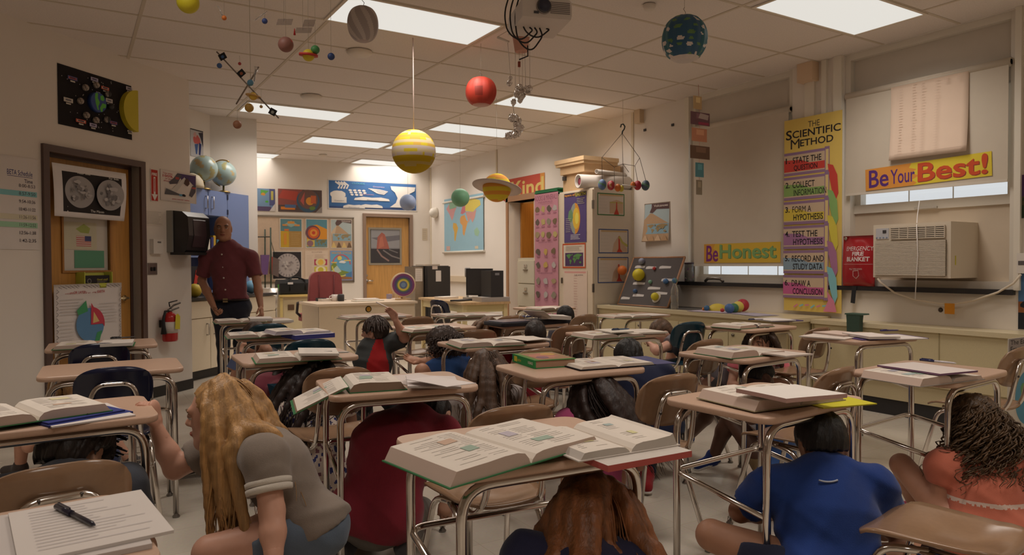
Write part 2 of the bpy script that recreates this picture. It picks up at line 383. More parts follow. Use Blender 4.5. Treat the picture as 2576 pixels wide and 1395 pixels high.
# ---- windows: frame, sashes, glass
gm = bpy.data.materials.new('window_glass'); gm.use_nodes = True; nt = gm.node_tree; nt.nodes.remove(nt.nodes['Principled BSDF'])
tr = nt.nodes.new('ShaderNodeBsdfTransparent'); gl = nt.nodes.new('ShaderNodeBsdfGlossy'); gl.inputs['Roughness'].default_value = .03; ms = nt.nodes.new('ShaderNodeMixShader'); ms.inputs[0].default_value = .06
nt.links.new(tr.outputs[0], ms.inputs[1]); nt.links.new(gl.outputs[0], ms.inputs[2]); nt.links.new(ms.outputs[0], nt.nodes['Material Output'].inputs[0])
FR = (222, 214, 200)
def window(name, ya, yb, bars, z_sash, panel):
    mb = MB(); d0, d1 = .13, .2
    rwb(mb, ya-.001, zS+.005, ya-.05, CEIL-.006, .021, .2, FR); rwb(mb, yb+.05, zS+.005, yb+.001, CEIL-.006, .021, .2, FR)
    rwb(mb, ya-.05, CEIL-.06, yb+.05, CEIL-.006, .02, .2, FR); rwb(mb, ya, zS, yb, zS+.06, .05, .2, FR)
    rwb(mb, ya-.05, z_sash-.075, yb+.05, z_sash, .08, .17, FR); rwb(mb, ya-.05, 2.05, yb+.05, 2.11, d0, d1, FR)
    rwb(mb, ya-.05, z_sash, ya-.10, CEIL-.06, .10, .18, FR); rwb(mb, yb+.10, z_sash, yb+.05, CEIL-.06, .10, .18, FR)
    for t in bars: y = ya+(yb-ya)*t; rwb(mb, y-.004, z_sash, y+.004, 2.05, .165, .171, FR)
    o = struct(mb.build(name, GLOSS))
    mb = MB()
    if panel: rwb(mb, ya-.05, zS+.06, yb+.05, z_sash-.05, .10, .13, (208, 190, 166)); mb.build('filler_panel', PAINT, o)
    mb = MB(); rwb(mb, ya-.05, zS+.06 if not panel else z_sash, yb+.05, CEIL-.06, .172, .176, FR); mb.build('pane', gm, o)
    mb = MB(); rwb(mb, (ya+yb)/2-.09, z_sash-.07, (ya+yb)/2+.09, z_sash-.055, .06, .08, (190, 182, 170)); mb.build('sash_handle', GLOSS, o)
    return o
zs1 = Xp(1880, 690, XR+.16).z; zs2 = Xp(2330, 505, XR+.16).z
window('window_1', W1a, W1b, (.22, .5, .78), zs1, False)
window('window_2', W2a, W2b, (.36, .62), zs2, True)
# dark stone sill under both windows
mb = MB(); y0 = Xp(1709, 712).y; y1 = Xp(2555, 740).y
rwb(mb, y0, zS-.035, y1, zS+.004, -.05, .12, (46, 44, 46)); struct(mb.build('trim_2', GLOSS))
# ---- doors
def door_frame(mb, fr, u0, u1, z, w, n0, n1, c):
    mb.fbox(fr, u0-w, 0, u0, z+w, n0, n1, c); mb.fbox(fr, u1, 0, u1+w, z+w, n0, n1, c); mb.fbox(fr, u0, z, u1, z+w, n0, n1, c)
mb = MB(); door_frame(mb, LW, DU0, DU1, DZ-.005, .055, -.165, .025, (92, 70, 64)); mb.fbox(LW, DU0, 0, DU0+.03, DZ, -.16, -.08, (80, 58, 52)); mb.fbox(LW, DU1-.03, 0, DU1, DZ, -.16, -.08, (80, 58, 52)); mb.fbox(LW, DU0, DZ-.03, DU1, DZ, -.16, -.08, (80, 58, 52))
d1 = struct(mb.build('door_1', GLOSS))
LD = (LW[0]-LW[2]*.09, LW[1], LW[2])
wu0, wz1 = uz(LD, 157, 540); wu1, wz0 = uz(LD, 276, 679); wz1 = 1.86
DW = (196, 138, 62)
mb = MB()
for r in ((DU0+.01, .01, wu0, DZ-.03), (wu1, .01, DU1-.01, DZ-.03), (wu0, .01, wu1, wz0), (wu0, wz1, wu1, DZ-.03)): mb.fbox(LD, r[0], r[1], r[2], r[3], -.045, 0, DW)
leaf = mb.build('door_leaf', WOOD, d1)
mb = MB(); t = .018
for r in ((wu0-t, wz0-t, wu0, wz1+t), (wu1, wz0-t, wu1+t, wz1+t), (wu0, wz0-t, wu1, wz0), (wu0, wz1, wu1, wz1+t)): mb.fbox(LD, r[0], r[1], r[2], r[3], -.05, .012, (172, 116, 52))
mb.build('glazing_bead', WOOD, leaf)
mb = MB(); mb.fbox(LD, wu0, wz0, wu1, wz1, -.026, -.02, (205, 200, 188)); mb.build('pane', M('wired_glass', .2, spec=.6), leaf)
hu, hz = uz(LD, 312, 749); mb = MB(); mb.lathe([(.026, 0), (.026, .008), (.012, .012), (.012, .05)], LD[0]+LD[1]*hu+Vector((0, 0, hz)), (214, 196, 150), axis=LD[2]); mb.tube([LD[0]+LD[1]*hu+Vector((0, 0, hz))+LD[2]*.05, LD[0]+LD[1]*(hu-.11)+Vector((0, 0, hz))+LD[2]*.052], .011, (224, 206, 160)); mb.build('door_handle', STEEL, d1)
# back door
mb = MB(); door_frame(mb, BW, b0, b1, bz, .06, -.2, .02, (150, 124, 106)); d2 = struct(mb.build('door_2', GLOSS))
BD = (BW[0]-BW[2]*.05, BW[1], BW[2]); q0, q3 = bwu(933, 576); q1, q2 = bwu(1008, 661)
mb = MB()
for r in ((b0+.005, .01, q0, bz-.005), (q1, .01, b1-.005, bz-.005), (q0, .01, q1, q2), (q0, q3, q1, bz-.005)): mb.fbox(BD, r[0], r[1], r[2], r[3], -.045, 0, (204, 150, 80))
leaf2 = mb.build('door_leaf', WOOD, d2)
mb = MB(); t = .035
for r in ((q0-t, q2-t, q0, q3+t), (q1, q2-t, q1+t, q3+t), (q0, q2-t, q1, q2), (q0, q3, q1, q3+t)): mb.fbox(BD, r[0], r[1], r[2], r[3], -.05, .012, (150, 140, 122))
mb.build('glazing_bead', GLOSS, leaf2)
mb = MB(); mb.fbox(BD, q0, q2, q1, q3, -.026, -.02, (150, 150, 150)); mb.build('pane', M('wired_glass'), leaf2)
hu, hz = bwu(924, 706); P = BD[0]+BD[1]*hu+Vector((0, 0, hz)); mb = MB(); mb.lathe([(.03, 0), (.03, .01), (.012, .012), (.012, .05)], P, (190, 186, 178), axis=BD[2]); mb.tube([P+BD[2]*.05, P+BD[1]*.11+BD[2]*.05], .012, (200, 196, 188)); mb.lathe([(.02, 0), (.02, .012)], P+Vector((0, 0, .1)), (190, 186, 178), axis=BD[2]); mb.build('door_handle', STEEL, d2)
# right doorway with its door standing open
mb = MB()
for y in (yD1+.04, yD0-.04): rwb(mb, y-.03, 0, y+.03, zD+.09, -.02, .26, (172, 126, 88))
rwb(mb, yD0-.085, zD, yD1+.085, zD+.09, -.02, .26, (172, 126, 88)); d3 = struct(mb.build('door_3', GLOSS))
mb = MB(); mb.box((XR+.2, yD1-.06, .01), (XR+1.1, yD1-.015, zD-.01), (190, 124, 44)); lf = mb.build('door_leaf', WOOD, d3)
mb = MB(); mb.box((XR+.95, yD1-.085, .95), (XR+.98, yD1-.06, 1.08), (190, 186, 178)); mb.build('door_handle', STEEL, lf)
# ---- ceiling lights (troffers)
DIFF = emis('lamp_diffuser', (1., .965, .89), .74)
def troffer(x0, x1, y0, y1, label, watts=LAMP_W, n=[0]):
    t = root('ceiling_light', ((x0+x1)/2, (y0+y1)/2, CEIL-.012), label, 'ceiling light', 'fluorescent ceiling lights')
    mb = MB(); z0, z1 = CEIL-.012, CEIL-.0045; e = .022
    for a, b_, c, d in ((x0-e, x1+e, y0-e, y0), (x0-e, x1+e, y1, y1+e), (x0-e, x0, y0, y1), (x1, x1+e, y0, y1)): mb.box((a, c, z0), (b_, d, z1), (226, 214, 196))
    mb.build('light_frame', PAINT, t)
    mb = MB(); mb.box((x0, y0, CEIL-.009), (x1, y1, CEIL-.005), (240, 240, 230)); mb.build('diffuser', DIFF, t)
    l = bpy.data.lights.new('lamp', 'AREA'); l.shape = 'RECTANGLE'; l.size = (x1-x0)*.96; l.size_y = (y1-y0)*.96; l.energy = watts; l.color = LAMP_COL; l.spread = math.radians(140)
    o = bpy.data.objects.new('lamp', l); COL.objects.link(o); o.parent = t; o.location = (0, 0, -.004)
def tro(pl, pr, label, w=LAMP_W):
    "from the two far corners of the lit panel"
    a = Zp(*pl, CEIL); c = Zp(*pr, CEIL); y1 = (a.y+c.y)/2
    troffer(c.x-1.19, c.x, y1-.55, y1, label, w)
tro((825, 47), (1176, 109), 'bright ceiling light panel nearest the grey paper globe', 17)
tro((1893, 8), (2141, 87), 'bright ceiling light panel nearest the large window', 16)
tro((1241, 259), (1450, 287), 'ceiling light panel behind the hanging foil strings and red paper globe')
tro((1074, 325), (1266, 344), 'ceiling light panel between the foil curl and the striped yellow globe')
tro((605, 279), (849, 302), 'ceiling light panel behind the ball-and-stick mobile')
tro((762, 356), (950, 372), 'ceiling light panel left of the striped yellow globe, second row from back wall')
tro((958, 372), (1140, 385), 'ceiling light panel mostly hidden behind the striped yellow globe')
tro((867, 407), (1035, 420), 'ceiling light panel just above the blue cloud chart', 13)
tro((540, 390), (687, 396), 'ceiling light panel cut off by the corner of the recess wall', 9)
for x, y in ((1.68, 1.1), (-.8, 2.9), (4.2, -.7), (-.8, -.7)): troffer(x, x+1.19, y, y+.55, 'ceiling light panel over the front of the classroom, outside the picture', 17)  # unseen panels added as fill light for the near desks and left wall
# ================================================================ things on the left wall and the door
BLK = (40, 38, 40); WHT = (232, 228, 222); PAP = (226, 216, 204)
# class schedule
s = sheet(LW, -95, 372, 97, 628, (222, 214, 208))
s.text('BETA Schedule', .56, .80, .92, .855, (40, 48, 120), .006, .0); s.rect(.56, .785, .92, .79, (40, 48, 120)); s.text('Time', .8, .725, .92, .765, (60, 56, 80))
tt = ['8:00-8:53', '8:57-9:50', '9:54-10:36', '10:40-11:22', '11:26-11:56', '11:59-12:52', '12:56-1:38', '1:42-2:35']
for i, t in enumerate(tt):
    b = .675-.085*i
    if i in (1, 4, 5): s.rect(0, b-.012, .98, b+.045, {1: (130, 196, 200), 4: (214, 206, 178), 5: (160, 208, 170)}[i])
    s.text(t, .72, b, .955, b+.036, (84, 78, 86), .004)
s.done('class_schedule', 'white printed class schedule with coloured bands on left wall', 'poster')
# phases-of-the-moon chart
s = sheet(LW, 143, 158, 331, 352, (40, 36, 38)); R = random.Random(3)
for i in range(40): a, b = R.uniform(.04, .8), R.uniform(.04, .96); s.disc(a, b, .004, (190, 186, 180), 6)
for (px, py, wd, ht, c, t) in ((613, 500, .12, .06, (90, 96, 150), 1), (895, 515, .1, .06, (180, 176, 208), 2), (1033, 630, .11, .055, (214, 96, 76), 0), (553, 783, .115, .07, (206, 200, 190), 2), (1083, 790, .095, .07, (206, 200, 196), 2), (715, 1055, .13, .055, (214, 96, 76), 0), (872, 1108, .095, .06, (190, 180, 210), 2), (1135, 1077, .105, .055, (110, 100, 160), 1), (1335, 635, .09, .065, (190, 184, 200), 2), (1345, 1187, .075, .03, (214, 208, 196), 2), (930, 690, .055, .03, (214, 206, 196), 2)):
    u, z = uz(LW, 60+px/5.152, 100+py/5.152); a = (u-uz(LW, 143, 158)[0])/s.w; b = (z-uz(LW, 331, 352)[1])/s.h
    s.rect(a-wd/2, b-ht/2, a+wd/2, b+ht/2, c)
    if t < 2: s.rect(a-wd*.4, b-ht*.28, a+wd*.4, b+ht*.28, (200, 90, 80) if t else (220, 190, 170))
    s.rect(a-.03, b-ht*.5-.035, a+.03, b-ht*.5-.012, (206, 200, 190))
    for q in (-.1, .12): s.rect(a-wd*.3, b+ht*q-.004, a+wd*.3, b+ht*q+.006, (70, 66, 90))
chart = s.done('moon_phase_chart', 'black moon phase display board with foam earth and half yellow sun above the door', 'poster')
def lwp(x, y, n=0): u, z = uz(LW, x, y); return LW[0]+LW[1]*u+Vector((0, 0, z))+LW[2]*n
mb = MB(); c = lwp(238, 258); r = .083
mb.lathe([(r, 0), (r, .035), (r*.97, .04)], c+LW[2]*.005, (44, 74, 150), 32, axis=LW[2])
S = Sheet(c-LW[1]*r-Vector((0, 0, r))+LW[2]*.045, LW[1], Vector((0, 0, 1)), LW[2], 2*r, 2*r, (44, 74, 150), .0001); S.mb.v.clear(); S.mb.f.clear(); S.mb.c.clear(); S.mb.sm.clear(); S.mb.mi.clear()
S.poly([(.28, .92), (.45, .97), (.42, .7), (.55, .5), (.45, .28), (.5, .1), (.4, .12), (.3, .4), (.25, .7)], (90, 190, 60)); S.blob(.72, .75, .12, .15, (90, 190, 60), 3); S.poly([(.55, .22), (.72, .5), (.95, .48), (.92, .3), (.75, .25), (.7, .05), (.6, .05)], (90, 190, 60))
mb.add(S.mb.v, S.mb.f, S.mb.c); mb.build('foam_earth', MATTE, chart)
mb = MB(); c = lwp(335.5, 281); rr = .185; zz = Vector((0, 0, 1))
mb.prism([(-rr*.92*math.sin(math.pi*k/18), rr*math.cos(math.pi*k/18)) for k in range(19)], (c+LW[2]*.004, LW[1], zz), LW[2]*.05, (206, 188, 30)); mb.build('foam_sun', MATTE, chart)
for px, py, dk in ((763, 622, 0), (905, 590, 1), (1055, 705, 2), (697, 795, 0), (1090, 868, 3), (775, 978, 0), (900, 1042, 0), (1045, 1035, 2)):
    mb = MB(); mb.ball(lwp(60+px/5.152, 100+py/5.152, .0285), .027, (150, 138, 128), 14, 9, lambda t, v, d=dk: (38, 34, 34) if d == 3 or (d and math.cos(t-.6) > (.3 if d == 1 else -.2)) else ((172, 160, 148) if math.sin(5*t+4*v) > -.2 else (120, 108, 98))); mb.build('moon_ball', MATTE, chart)
# posters hung on the door
def fr_off(fr, d): return (fr[0]+fr[2]*d, fr[1], fr[2])
LP = fr_off(LW, -.015)
s = sheet(LP, 126, 408, 311, 556, (226, 220, 218), bend=lambda a, b: .035*(1-a)*(1-b)*math.sin(3*a+1)+.03*abs(math.sin(2.2*b))*(.5+.5*a))
s.rect(.11, .10, .93, .87, (52, 48, 48))
for a, dd in ((.335, 0), (.735, 1)):
    s.disc(a, .5, .205*s.w*.98, (168, 164, 164), 40, ry=.31*s.h)
    R = random.Random(5+dd)
    for i in range(26): t = R.uniform(0, 6.28); q = R.uniform(0, .8)**.7; s.blob(a+q*.18*math.cos(t), .5+q*.27*math.sin(t), R.uniform(.01, .045), R.uniform(.015, .05), R.choice([(140, 136, 136), (186, 182, 182), (122, 118, 120)]), i, 9)
s.text('Near Side', .25, .835, .42, .865, WHT); s.text('Far Side', .68, .815, .82, .85, WHT); s.text('The Moon', .42, .115, .62, .165, WHT)
s.done('moon_poster', 'white-bordered moon photograph poster drooping on the classroom door', 'poster')
LG = fr_off(LD, -.018)
s = sheet(LG, 160, 556, 243, 628, (206, 200, 172), gap=.0); 
s.poly([(.35, .75), (.6, .95), (.8, .8), (.75, .6), (.5, .62)], (170, 182, 96)); s.rect(.36, .12, .82, .5, (206, 110, 104))
for i in range(5): s.rect(.36, .15+.075*i, .82, .185+.075*i, (222, 206, 196))
s.rect(.62, .31, .82, .5, (80, 84, 130)); s.done('flag_sheet', 'cream paper with a striped flag behind the door glass', 'poster')
s = sheet(LG, 187, 629, 262, 673, (98, 160, 128), gap=.0); s.done('teal_card', 'teal card taped in the door window', 'paper')
s = sheet(LP, 134, 716, 305, 872, (224, 216, 212), bend=lambda a, b: .025*math.sin(3.1*a)*(1-b)+.02*(b > .9)*abs(math.sin(9*a)))
for k in range(15): s.line([(.05+.06*k, .965), (.09+.06*k, .935), (.07+.06*k, .985), (.12+.06*k, .955)], .004, (110, 100, 104))
for k in range(11): s.line([(.02, .07+.08*k), (.045, .10+.08*k), (.02, .13+.08*k)], .004, (110, 100, 104)); s.line([(.98, .07+.08*k), (.955, .10+.08*k), (.98, .13+.08*k)], .004, (110, 100, 104))
s.text('INTERIOR LAYERS OF THE EARTH', .14, .86, .72, .90, (190, 70, 70), .01)
s.lines(.06, .55, .4, .8, 6, (190, 184, 182), .004); s.lines(.62, .4, .93, .72, 7, (196, 190, 188), .004); s.lines(.05, .2, .25, .5, 6, (196, 190, 188), .004)
c = (.47, .40); rr = .14
s.disc(*c, rr, (92, 140, 186), 40); s.poly([(.28, .62), (.42, .76), (.44, .60), (.30, .55)], (74, 160, 104)); s.poly([(.5, .1), (.56, .28), (.64, .3), (.58, .12)], (74, 160, 104))
s.disc(c[0]+.01, c[1]+.015, rr, (206, 66, 84), 20, a0=-.25, a1=1.5); s.poly([c, (c[0]+.20, c[1]+.0), (c[0]+.02, c[1]+.32)], (206, 66, 84)); s.poly([(c[0]+.03, c[1]+.02), (c[0]+.13, c[1]+.04), (c[0]+.05, c[1]+.19)], (226, 190, 120))
s.done('earth_layers_drawing', 'hand-drawn layers of the earth poster low on the classroom door', 'poster')
t = root('magazine_bin', lwp(226, 712), 'yellow-green bin of dark magazines hung on the door above the drawing', 'bin')
mb = MB(); u0, z1 = uz(LD, 190, 684); u1, z0 = uz(LD, 262, 722); mb.fbox(LD, u0, z0, u1, z0+.01, 0, .09, (190, 196, 60)); mb.fbox(LD, u0, z0, u0+.008, z1, 0, .09, (196, 202, 66)); mb.fbox(LD, u1-.008, z0, u1, z1, 0, .09, (196, 202, 66)); mb.fbox(LD, u0, z1-.035, u1, z1, 0, .008, (206, 210, 80)); mb.fbox(LD, u0, z0, u1, z0+.04, .082, .09, (196, 202, 66)); mb.build('tray', MATTE, t)
mb = MB(); mb.fbox(LD, u0+.015, z0+.012, u1-.015, z1-.03, .02, .07, (52, 48, 50)); o = mb.build('magazine', PAPER, None, 'base'); tag(o, 'dark magazines standing in the yellow bin on the door', 'magazine')
S = Sheet(LD[0]+LD[1]*(u0+.015)+Vector((0, 0, z0+.012))+LD[2]*.0705, LD[1], Vector((0, 0, 1)), LD[2], u1-u0-.03, z1-z0-.042, (52, 48, 50), .0005)
S.disc(.2, .5, .022, (130, 124, 116)); S.disc(.2, .5, .015, (52, 48, 50)); S.text('Good used!', .5, .55, .93, .72, (196, 186, 60)); S.lines(.5, .2, .9, .5, 3, (150, 142, 120), .003); S.done('cover_print', '', '', parent=o)
# signs and boxes right of the door
s = sheet(LW, 377.5, 424, 397.5, 507, (226, 216, 210)); s.rect(.06, .015, .94, .985, (198, 60, 48));
s.text('FIRE', .16, .80, .84, .89, WHT, .03); s.rect(.38, .2, .62, .76, WHT); s.poly([(.1, .22), (.5, .02), (.9, .22)], WHT); s.rect(.45, .3, .55, .72, (198, 60, 48)); s.done('fire_sign', 'red FIRE sign with white down arrow beside door', 'sign')
s = sheet(LW, 402, 424, 493, 513, (222, 212, 204), border=((214, 204, 196), .008))
s.text('You miss', .06, .86, .32, .92, (206, 110, 110)); s.text('100%', .06, .76, .33, .84, (206, 90, 96), .02); s.text('of the', .12, .69, .3, .74, (206, 110, 110)); s.text('shots', .08, .62, .27, .67, (206, 110, 110)); s.text('you never take.', .3, .05, .8, .11, (206, 100, 104))
s.poly([(.45, .95), (.98, .95), (.98, .55), (.75, .8), (.6, .7)], (84, 62, 108)); s.poly([(.36, .78), (.46, .95), (.58, .9), (.45, .6), (.25, .55), (.22, .62)], (90, 84, 92)); s.rect(.4, .74, .5, .82, (180, 76, 70)); s.poly([(.88, .6), (.99, .62), (.97, .4), (.86, .2), (.78, .26)], (92, 84, 92)); s.rect(.86, .5, .98, .56, (180, 76, 70)); s.poly([(.12, .2), (.12, .42), (.3, .4), (.65, .85), (.7, .78), (.4, .28)], (202, 196, 190)); s.poly([(.1, .2), (.14, .4), (.5, .27), (.5, .22)], (96, 92, 96)); s.blob(.62, .235, .06, .045, (34, 32, 36), 2); s.rect(.5, .2, .58, .27, (100, 160, 190)); s.blob(.72, .7, .08, .12, (90, 62, 52), 4)
s.done('hockey_poster', 'hockey shot motivation poster right of the FIRE sign', 'poster')
s = sheet(LW, 360, 527, 409, 568, (226, 216, 202), th=.0012); s.lines(.04, .05, .95, .95, 9, (176, 166, 156), .003); s.done('posted_notice', 'small faint printed notice below the hockey poster', 'notice')
t = root('wall_thermostat', lwp(389, 638), 'white thermostat box between the notice and the switch plate', 'thermostat')
mb = MB(); u0, z1 = uz(LW, 376, 601); u1, z0 = uz(LW, 401, 638); mb.fbox(LW, u0, z0, u1, z1, 0, .045, (222, 216, 208)); mb.build('housing', MATTE, t); mb = MB(); mb.fbox(LW, u0+.05, z1-.035, u1-.03, z1-.02, .045, .047, (120, 114, 110)); mb.build('display', MATTE, t)
t = root('light_switch', lwp(383, 690), 'steel two-gang switch plate on left wall', 'switch')
mb = MB(); u0, z1 = uz(LW, 371, 661); u1, z0 = uz(LW, 394, 690); mb.fbox(LW, u0, z0, u1, z1, 0, .008, (150, 142, 140)); mb.build('switch_plate', STEEL, t)
for k in (.35, .68): mb = MB(); u = u0+(u1-u0)*k; z = (z0+z1)/2; mb.fbox(LW, u-.007, z-.02, u+.007, z+.016, .008, .02, (48, 44, 46)); mb.build('toggle', MATTE, t)
# paper towel dispenser
t = root('towel_dispenser', lwp(448, 630), 'black paper towel dispenser with smoked cover at end of left wall', 'dispenser')
u0, z1 = uz(LW, 418, 529); u1 = -.03; z0 = z1-.40
mb = MB(); mb.fbox(LW, u0, z0, u1, z1, 0, .06, (150, 148, 140)); mb.build('back_plate', MATTE, t)
prof = [(.06, 0), (.06, z1-z0), (.16, z1-z0-.01), (.225, z1-z0-.06), (.235, .16), (.20, .02), (.18, 0)]
mb = MB(); mb.prism(prof, (LW[0]+LW[1]*(u0+.02)+Vector((0, 0, z0)), LW[2], Vector((0, 0, 1))), LW[1]*(u1-u0-.02), (46, 44, 46)); mb.build('cover', GLOSS, t)
mb = MB(); mb.prism([(.215, .33), (.229, .31), (.241, .16), (.215, .05), (.2, .05)], (LW[0]+LW[1]*(u0+.09)+Vector((0, 0, z0)), LW[2], Vector((0, 0, 1))), LW[1]*(u1-u0-.15), (66, 52, 58)); mb.build('window', GLOSS, t)
mb = MB(); mb.fbox(LW, u0+.01, z0-.025, u1, z0, .03, .2, (34, 33, 34)); mb.build('tear_bar', MATTE, t)
# fire extinguisher
c = lwp(408, 857, .09); t = root('fire_extinguisher', c, 'red fire extinguisher with yellow tag hung beside the door', 'fire extinguisher'); zt = lwp(404, 787).z; h = zt-c.z; r = .068
mb = MB(); mb.lathe([(r*.9, 0), (r, .015), (r, h*.84), (r*.93, h*.92), (r*.6, h*.99), (.02, h*1.03), (.02, h*1.1)], c, (196, 34, 32), 28); body = mb.build('cylinder', GLOSS, t)
mb = MB(); mb.lathe([(r+.001, h*.3), (r+.001, h*.7)], c, (216, 208, 200), 28, cols=[(216, 208, 200)]); 
o = mb.build('label_band', PAPER, t)
mb = MB(); mb.lathe([(.022, h*1.05), (.024, h*1.13), (.015, h*1.16)], c, (150, 146, 140), 12); hd = c+Vector((0, 0, h*1.15)); mb.tube([hd, hd+LW[1]*.05+Vector((0, 0, .03)), hd+LW[1]*.14+Vector((0, 0, .05))], .009, (120, 116, 112)); mb.tube([hd+Vector((0, 0, -.02)), hd+LW[1]*.12+Vector((0, 0, .005))], .008, (120, 116, 112)); mb.tube([hd+Vector((0, 0, .02)), hd-LW[1]*.01+Vector((0, 0, .06)), hd+LW[1]*.1+Vector((0, 0, .075))], .006, (60, 56, 56)); mb.build('valve', STEEL, t)
mb = MB(); mb.tube([hd-Vector((0, 0, .02)), hd-LW[1]*.06-Vector((0, 0, .02)), hd-LW[1]*.085-Vector((0, 0, .09)), c-LW[1]*.085+Vector((0, 0, h*.6)), c-LW[1]*.085+Vector((0, 0, h*.28))], [.012, .012, .013, .015, .026], (34, 33, 34)); mb.build('hose', RUBBER, t)
mb = MB(); a = c+LW[2]*(r+.012); mb.prism([(-.03, h*.45), (.035, h*.42), (.04, h*.88), (.008, h*.99), (-.02, h*.93)], (a, LW[1], Vector((0, 0, 1))), LW[2]*.002, (222, 206, 60)); mb.build('inspection_tag', PAPER, t)
mb = MB(); mb.fbox(LW, uz(LW, 400, 800)[0], c.z+h*.5, uz(LW, 412, 800)[0], c.z+h*.75, 0, .03, (80, 76, 74)); mb.build('bracket', STEEL, t)
# ================================================================ recess: blue cabinets, globes, counter
def rfp(x, y, n=0): u, z = uz(RF, x, y); return u, z
CF = fr_off(RF, .30)          # front of the wall cabinets
cu1 = uz(CF, 625, 560)[0]; cz1 = uz(CF, 560, 482)[1]; cu_h = uz(CF, 573, 560)[0]; BLU = (112, 134, 186)
t = root('wall_cabinet', CF[0]+CF[1]*cu1+Vector((0, 0, 1.3)), 'blue wall cabinet with two doors over an open book shelf', 'cabinet')
zl = uz(CF, 520, 541)[1]; zb = .92; mb = MB(); u0 = cu_h-.95
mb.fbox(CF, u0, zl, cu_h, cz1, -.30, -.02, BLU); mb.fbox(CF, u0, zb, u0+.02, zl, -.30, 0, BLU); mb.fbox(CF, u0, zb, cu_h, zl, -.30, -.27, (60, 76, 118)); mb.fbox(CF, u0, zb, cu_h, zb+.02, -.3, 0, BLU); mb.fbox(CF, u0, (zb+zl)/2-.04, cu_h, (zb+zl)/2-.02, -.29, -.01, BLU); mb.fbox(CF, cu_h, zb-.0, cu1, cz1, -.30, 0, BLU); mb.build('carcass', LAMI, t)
um = uz(CF, 524, 510)[0]
for i, (a, b) in enumerate(((u0+.005, um-.006), (um+.006, cu_h-.006))):
    mb = MB(); mb.fbox(CF, a, zl+.005, b, cz1-.005, -.02, 0, BLU); dr = mb.build('door', LAMI, t)
    hu = um-.05 if i == 0 else um+.06; zc = (zl+cz1)/2; mb = MB(); mb.tube([CF[0]+CF[1]*hu+CF[2]*n_+Vector((0, 0, zc+dz)) for n_, dz in ((0, .07), (.03, .07), (.03, -.07), (0, -.07))], .006, (206, 200, 196)); mb.build('handle', STEEL, dr)
    if i: 
        for dz in (.09, -.09): mb = MB(); mb.fbox(CF, cu_h-.012, zc+dz-.03, cu_h+.006, zc+dz+.03, -.005, .008, (70, 78, 104)); mb.build('hinge', STEEL, dr)
bk = [(70, 96, 150), (206, 200, 190), (52, 130, 74), (220, 214, 200), (60, 62, 120), (200, 160, 50), (60, 110, 140), (150, 60, 60)]
us = uz(CF, 507, 590)[0]
for i, c in enumerate(bk):
    u = us+.052*i; hh = .22+.05*((i*7) % 3)/2; mb = MB(); mb.fbox(CF, u, (zb+zl)/2-.02, u+.045, (zb+zl)/2-.02+hh*.9, -.24, -.03-.01*(i % 2), c); o = mb.build('shelf_book', PAPER, None, 'base')
    tag(o, ['blue', 'white', 'green', 'cream', 'dark blue', 'mustard', 'teal', 'red'][i]+' book standing on the open shelf under blue cabinet doors', 'book', 'books on the open blue shelf')
# globes on the cabinet
def globe(px, py, rpx, label, az, name='globe'):
    b = CF[0]+CF[1]*uz(CF, px, 470)[0]-CF[2]*.15; dep = (Vector(b)-Vector(_O)).dot(Vector(_F)); c = Dp(px, py, dep); r = rpx*dep/FPX
    t = root(name, (c.x, c.y, cz1), label, 'globe')
    ax = Vector((math.sin(az)*.4, math.cos(az)*.4-.1, .9)).normalized()
    def f(th, v): 
        n = math.sin(2*th+1.3)*math.cos(3*v+th)+.5*math.sin(5*th+4*v); return (176, 172, 120) if n > .75 else ((196, 176, 130) if n < -.95 else (164, 190, 188))
    mb = MB(); mb.ball(c, r, (150, 186, 188), 40, 24, f, axis=ax); mb.build('sphere', GLOSS, t)
    X = (ax.cross(Vector(_F))).normalized(); mb = MB(); mb.tube([c+(ax*math.cos(a)+X*math.sin(a))*(r+.012) for a in np.linspace(-.1, 3.25, 22)], .007, (186, 150, 70), flat=1.); mb.build('meridian_arc', STEEL, t)
    mb = MB(); mb.lathe([(.075, 0), (.08, .008), (.05, .018), (.012, .03), (.012, max(.04, c.z-r-cz1))], (c.x, c.y, cz1), (206, 176, 110), 24); mb.build('base', STEEL, t)
globe(513, 424, 33, 'green-tinted desk globe with brass arc, left one on blue cabinet', .3)
globe(562, 436, 31, 'pale blue desk globe with brass arc, right one on blue cabinet', 2.4)
c = CF[0]+CF[1]*uz(CF, 494, 470)[0]-CF[2]*.06; mb = MB(); mb.lathe([(.13, 0), (.13, .03), (.118, .09), (.08, .14), (.03, .165), (.001, .17)], (c.x, c.y, cz1), (214, 200, 172), 28); tag(mb.build('light_dome', MATTE, None, 'base'), 'small cream dome on the blue cabinet in front of globes', 'dome')
s = sheet(RF, 478, 322, 511, 398, (190, 186, 186)); s.rect(0, .96, 1, 1, (60, 58, 60)); s.blob(.5, .62, .28, .17, (206, 96, 90), 3); s.blob(.35, .8, .12, .1, (210, 160, 150), 2); s.poly([(.3, .45), (.6, .5), (.5, .1), (.4, .1)], (70, 96, 150)); s.poly([(.65, .55), (.85, .5), (.75, .08), (.62, .1)], (56, 60, 110)); s.poly([(.6, .9), (.98, .95), (.98, .4), (.8, .7)], (70, 66, 74)); s.done('red_figure_poster', 'small poster with red shape on the recess wall above the globes', 'poster')
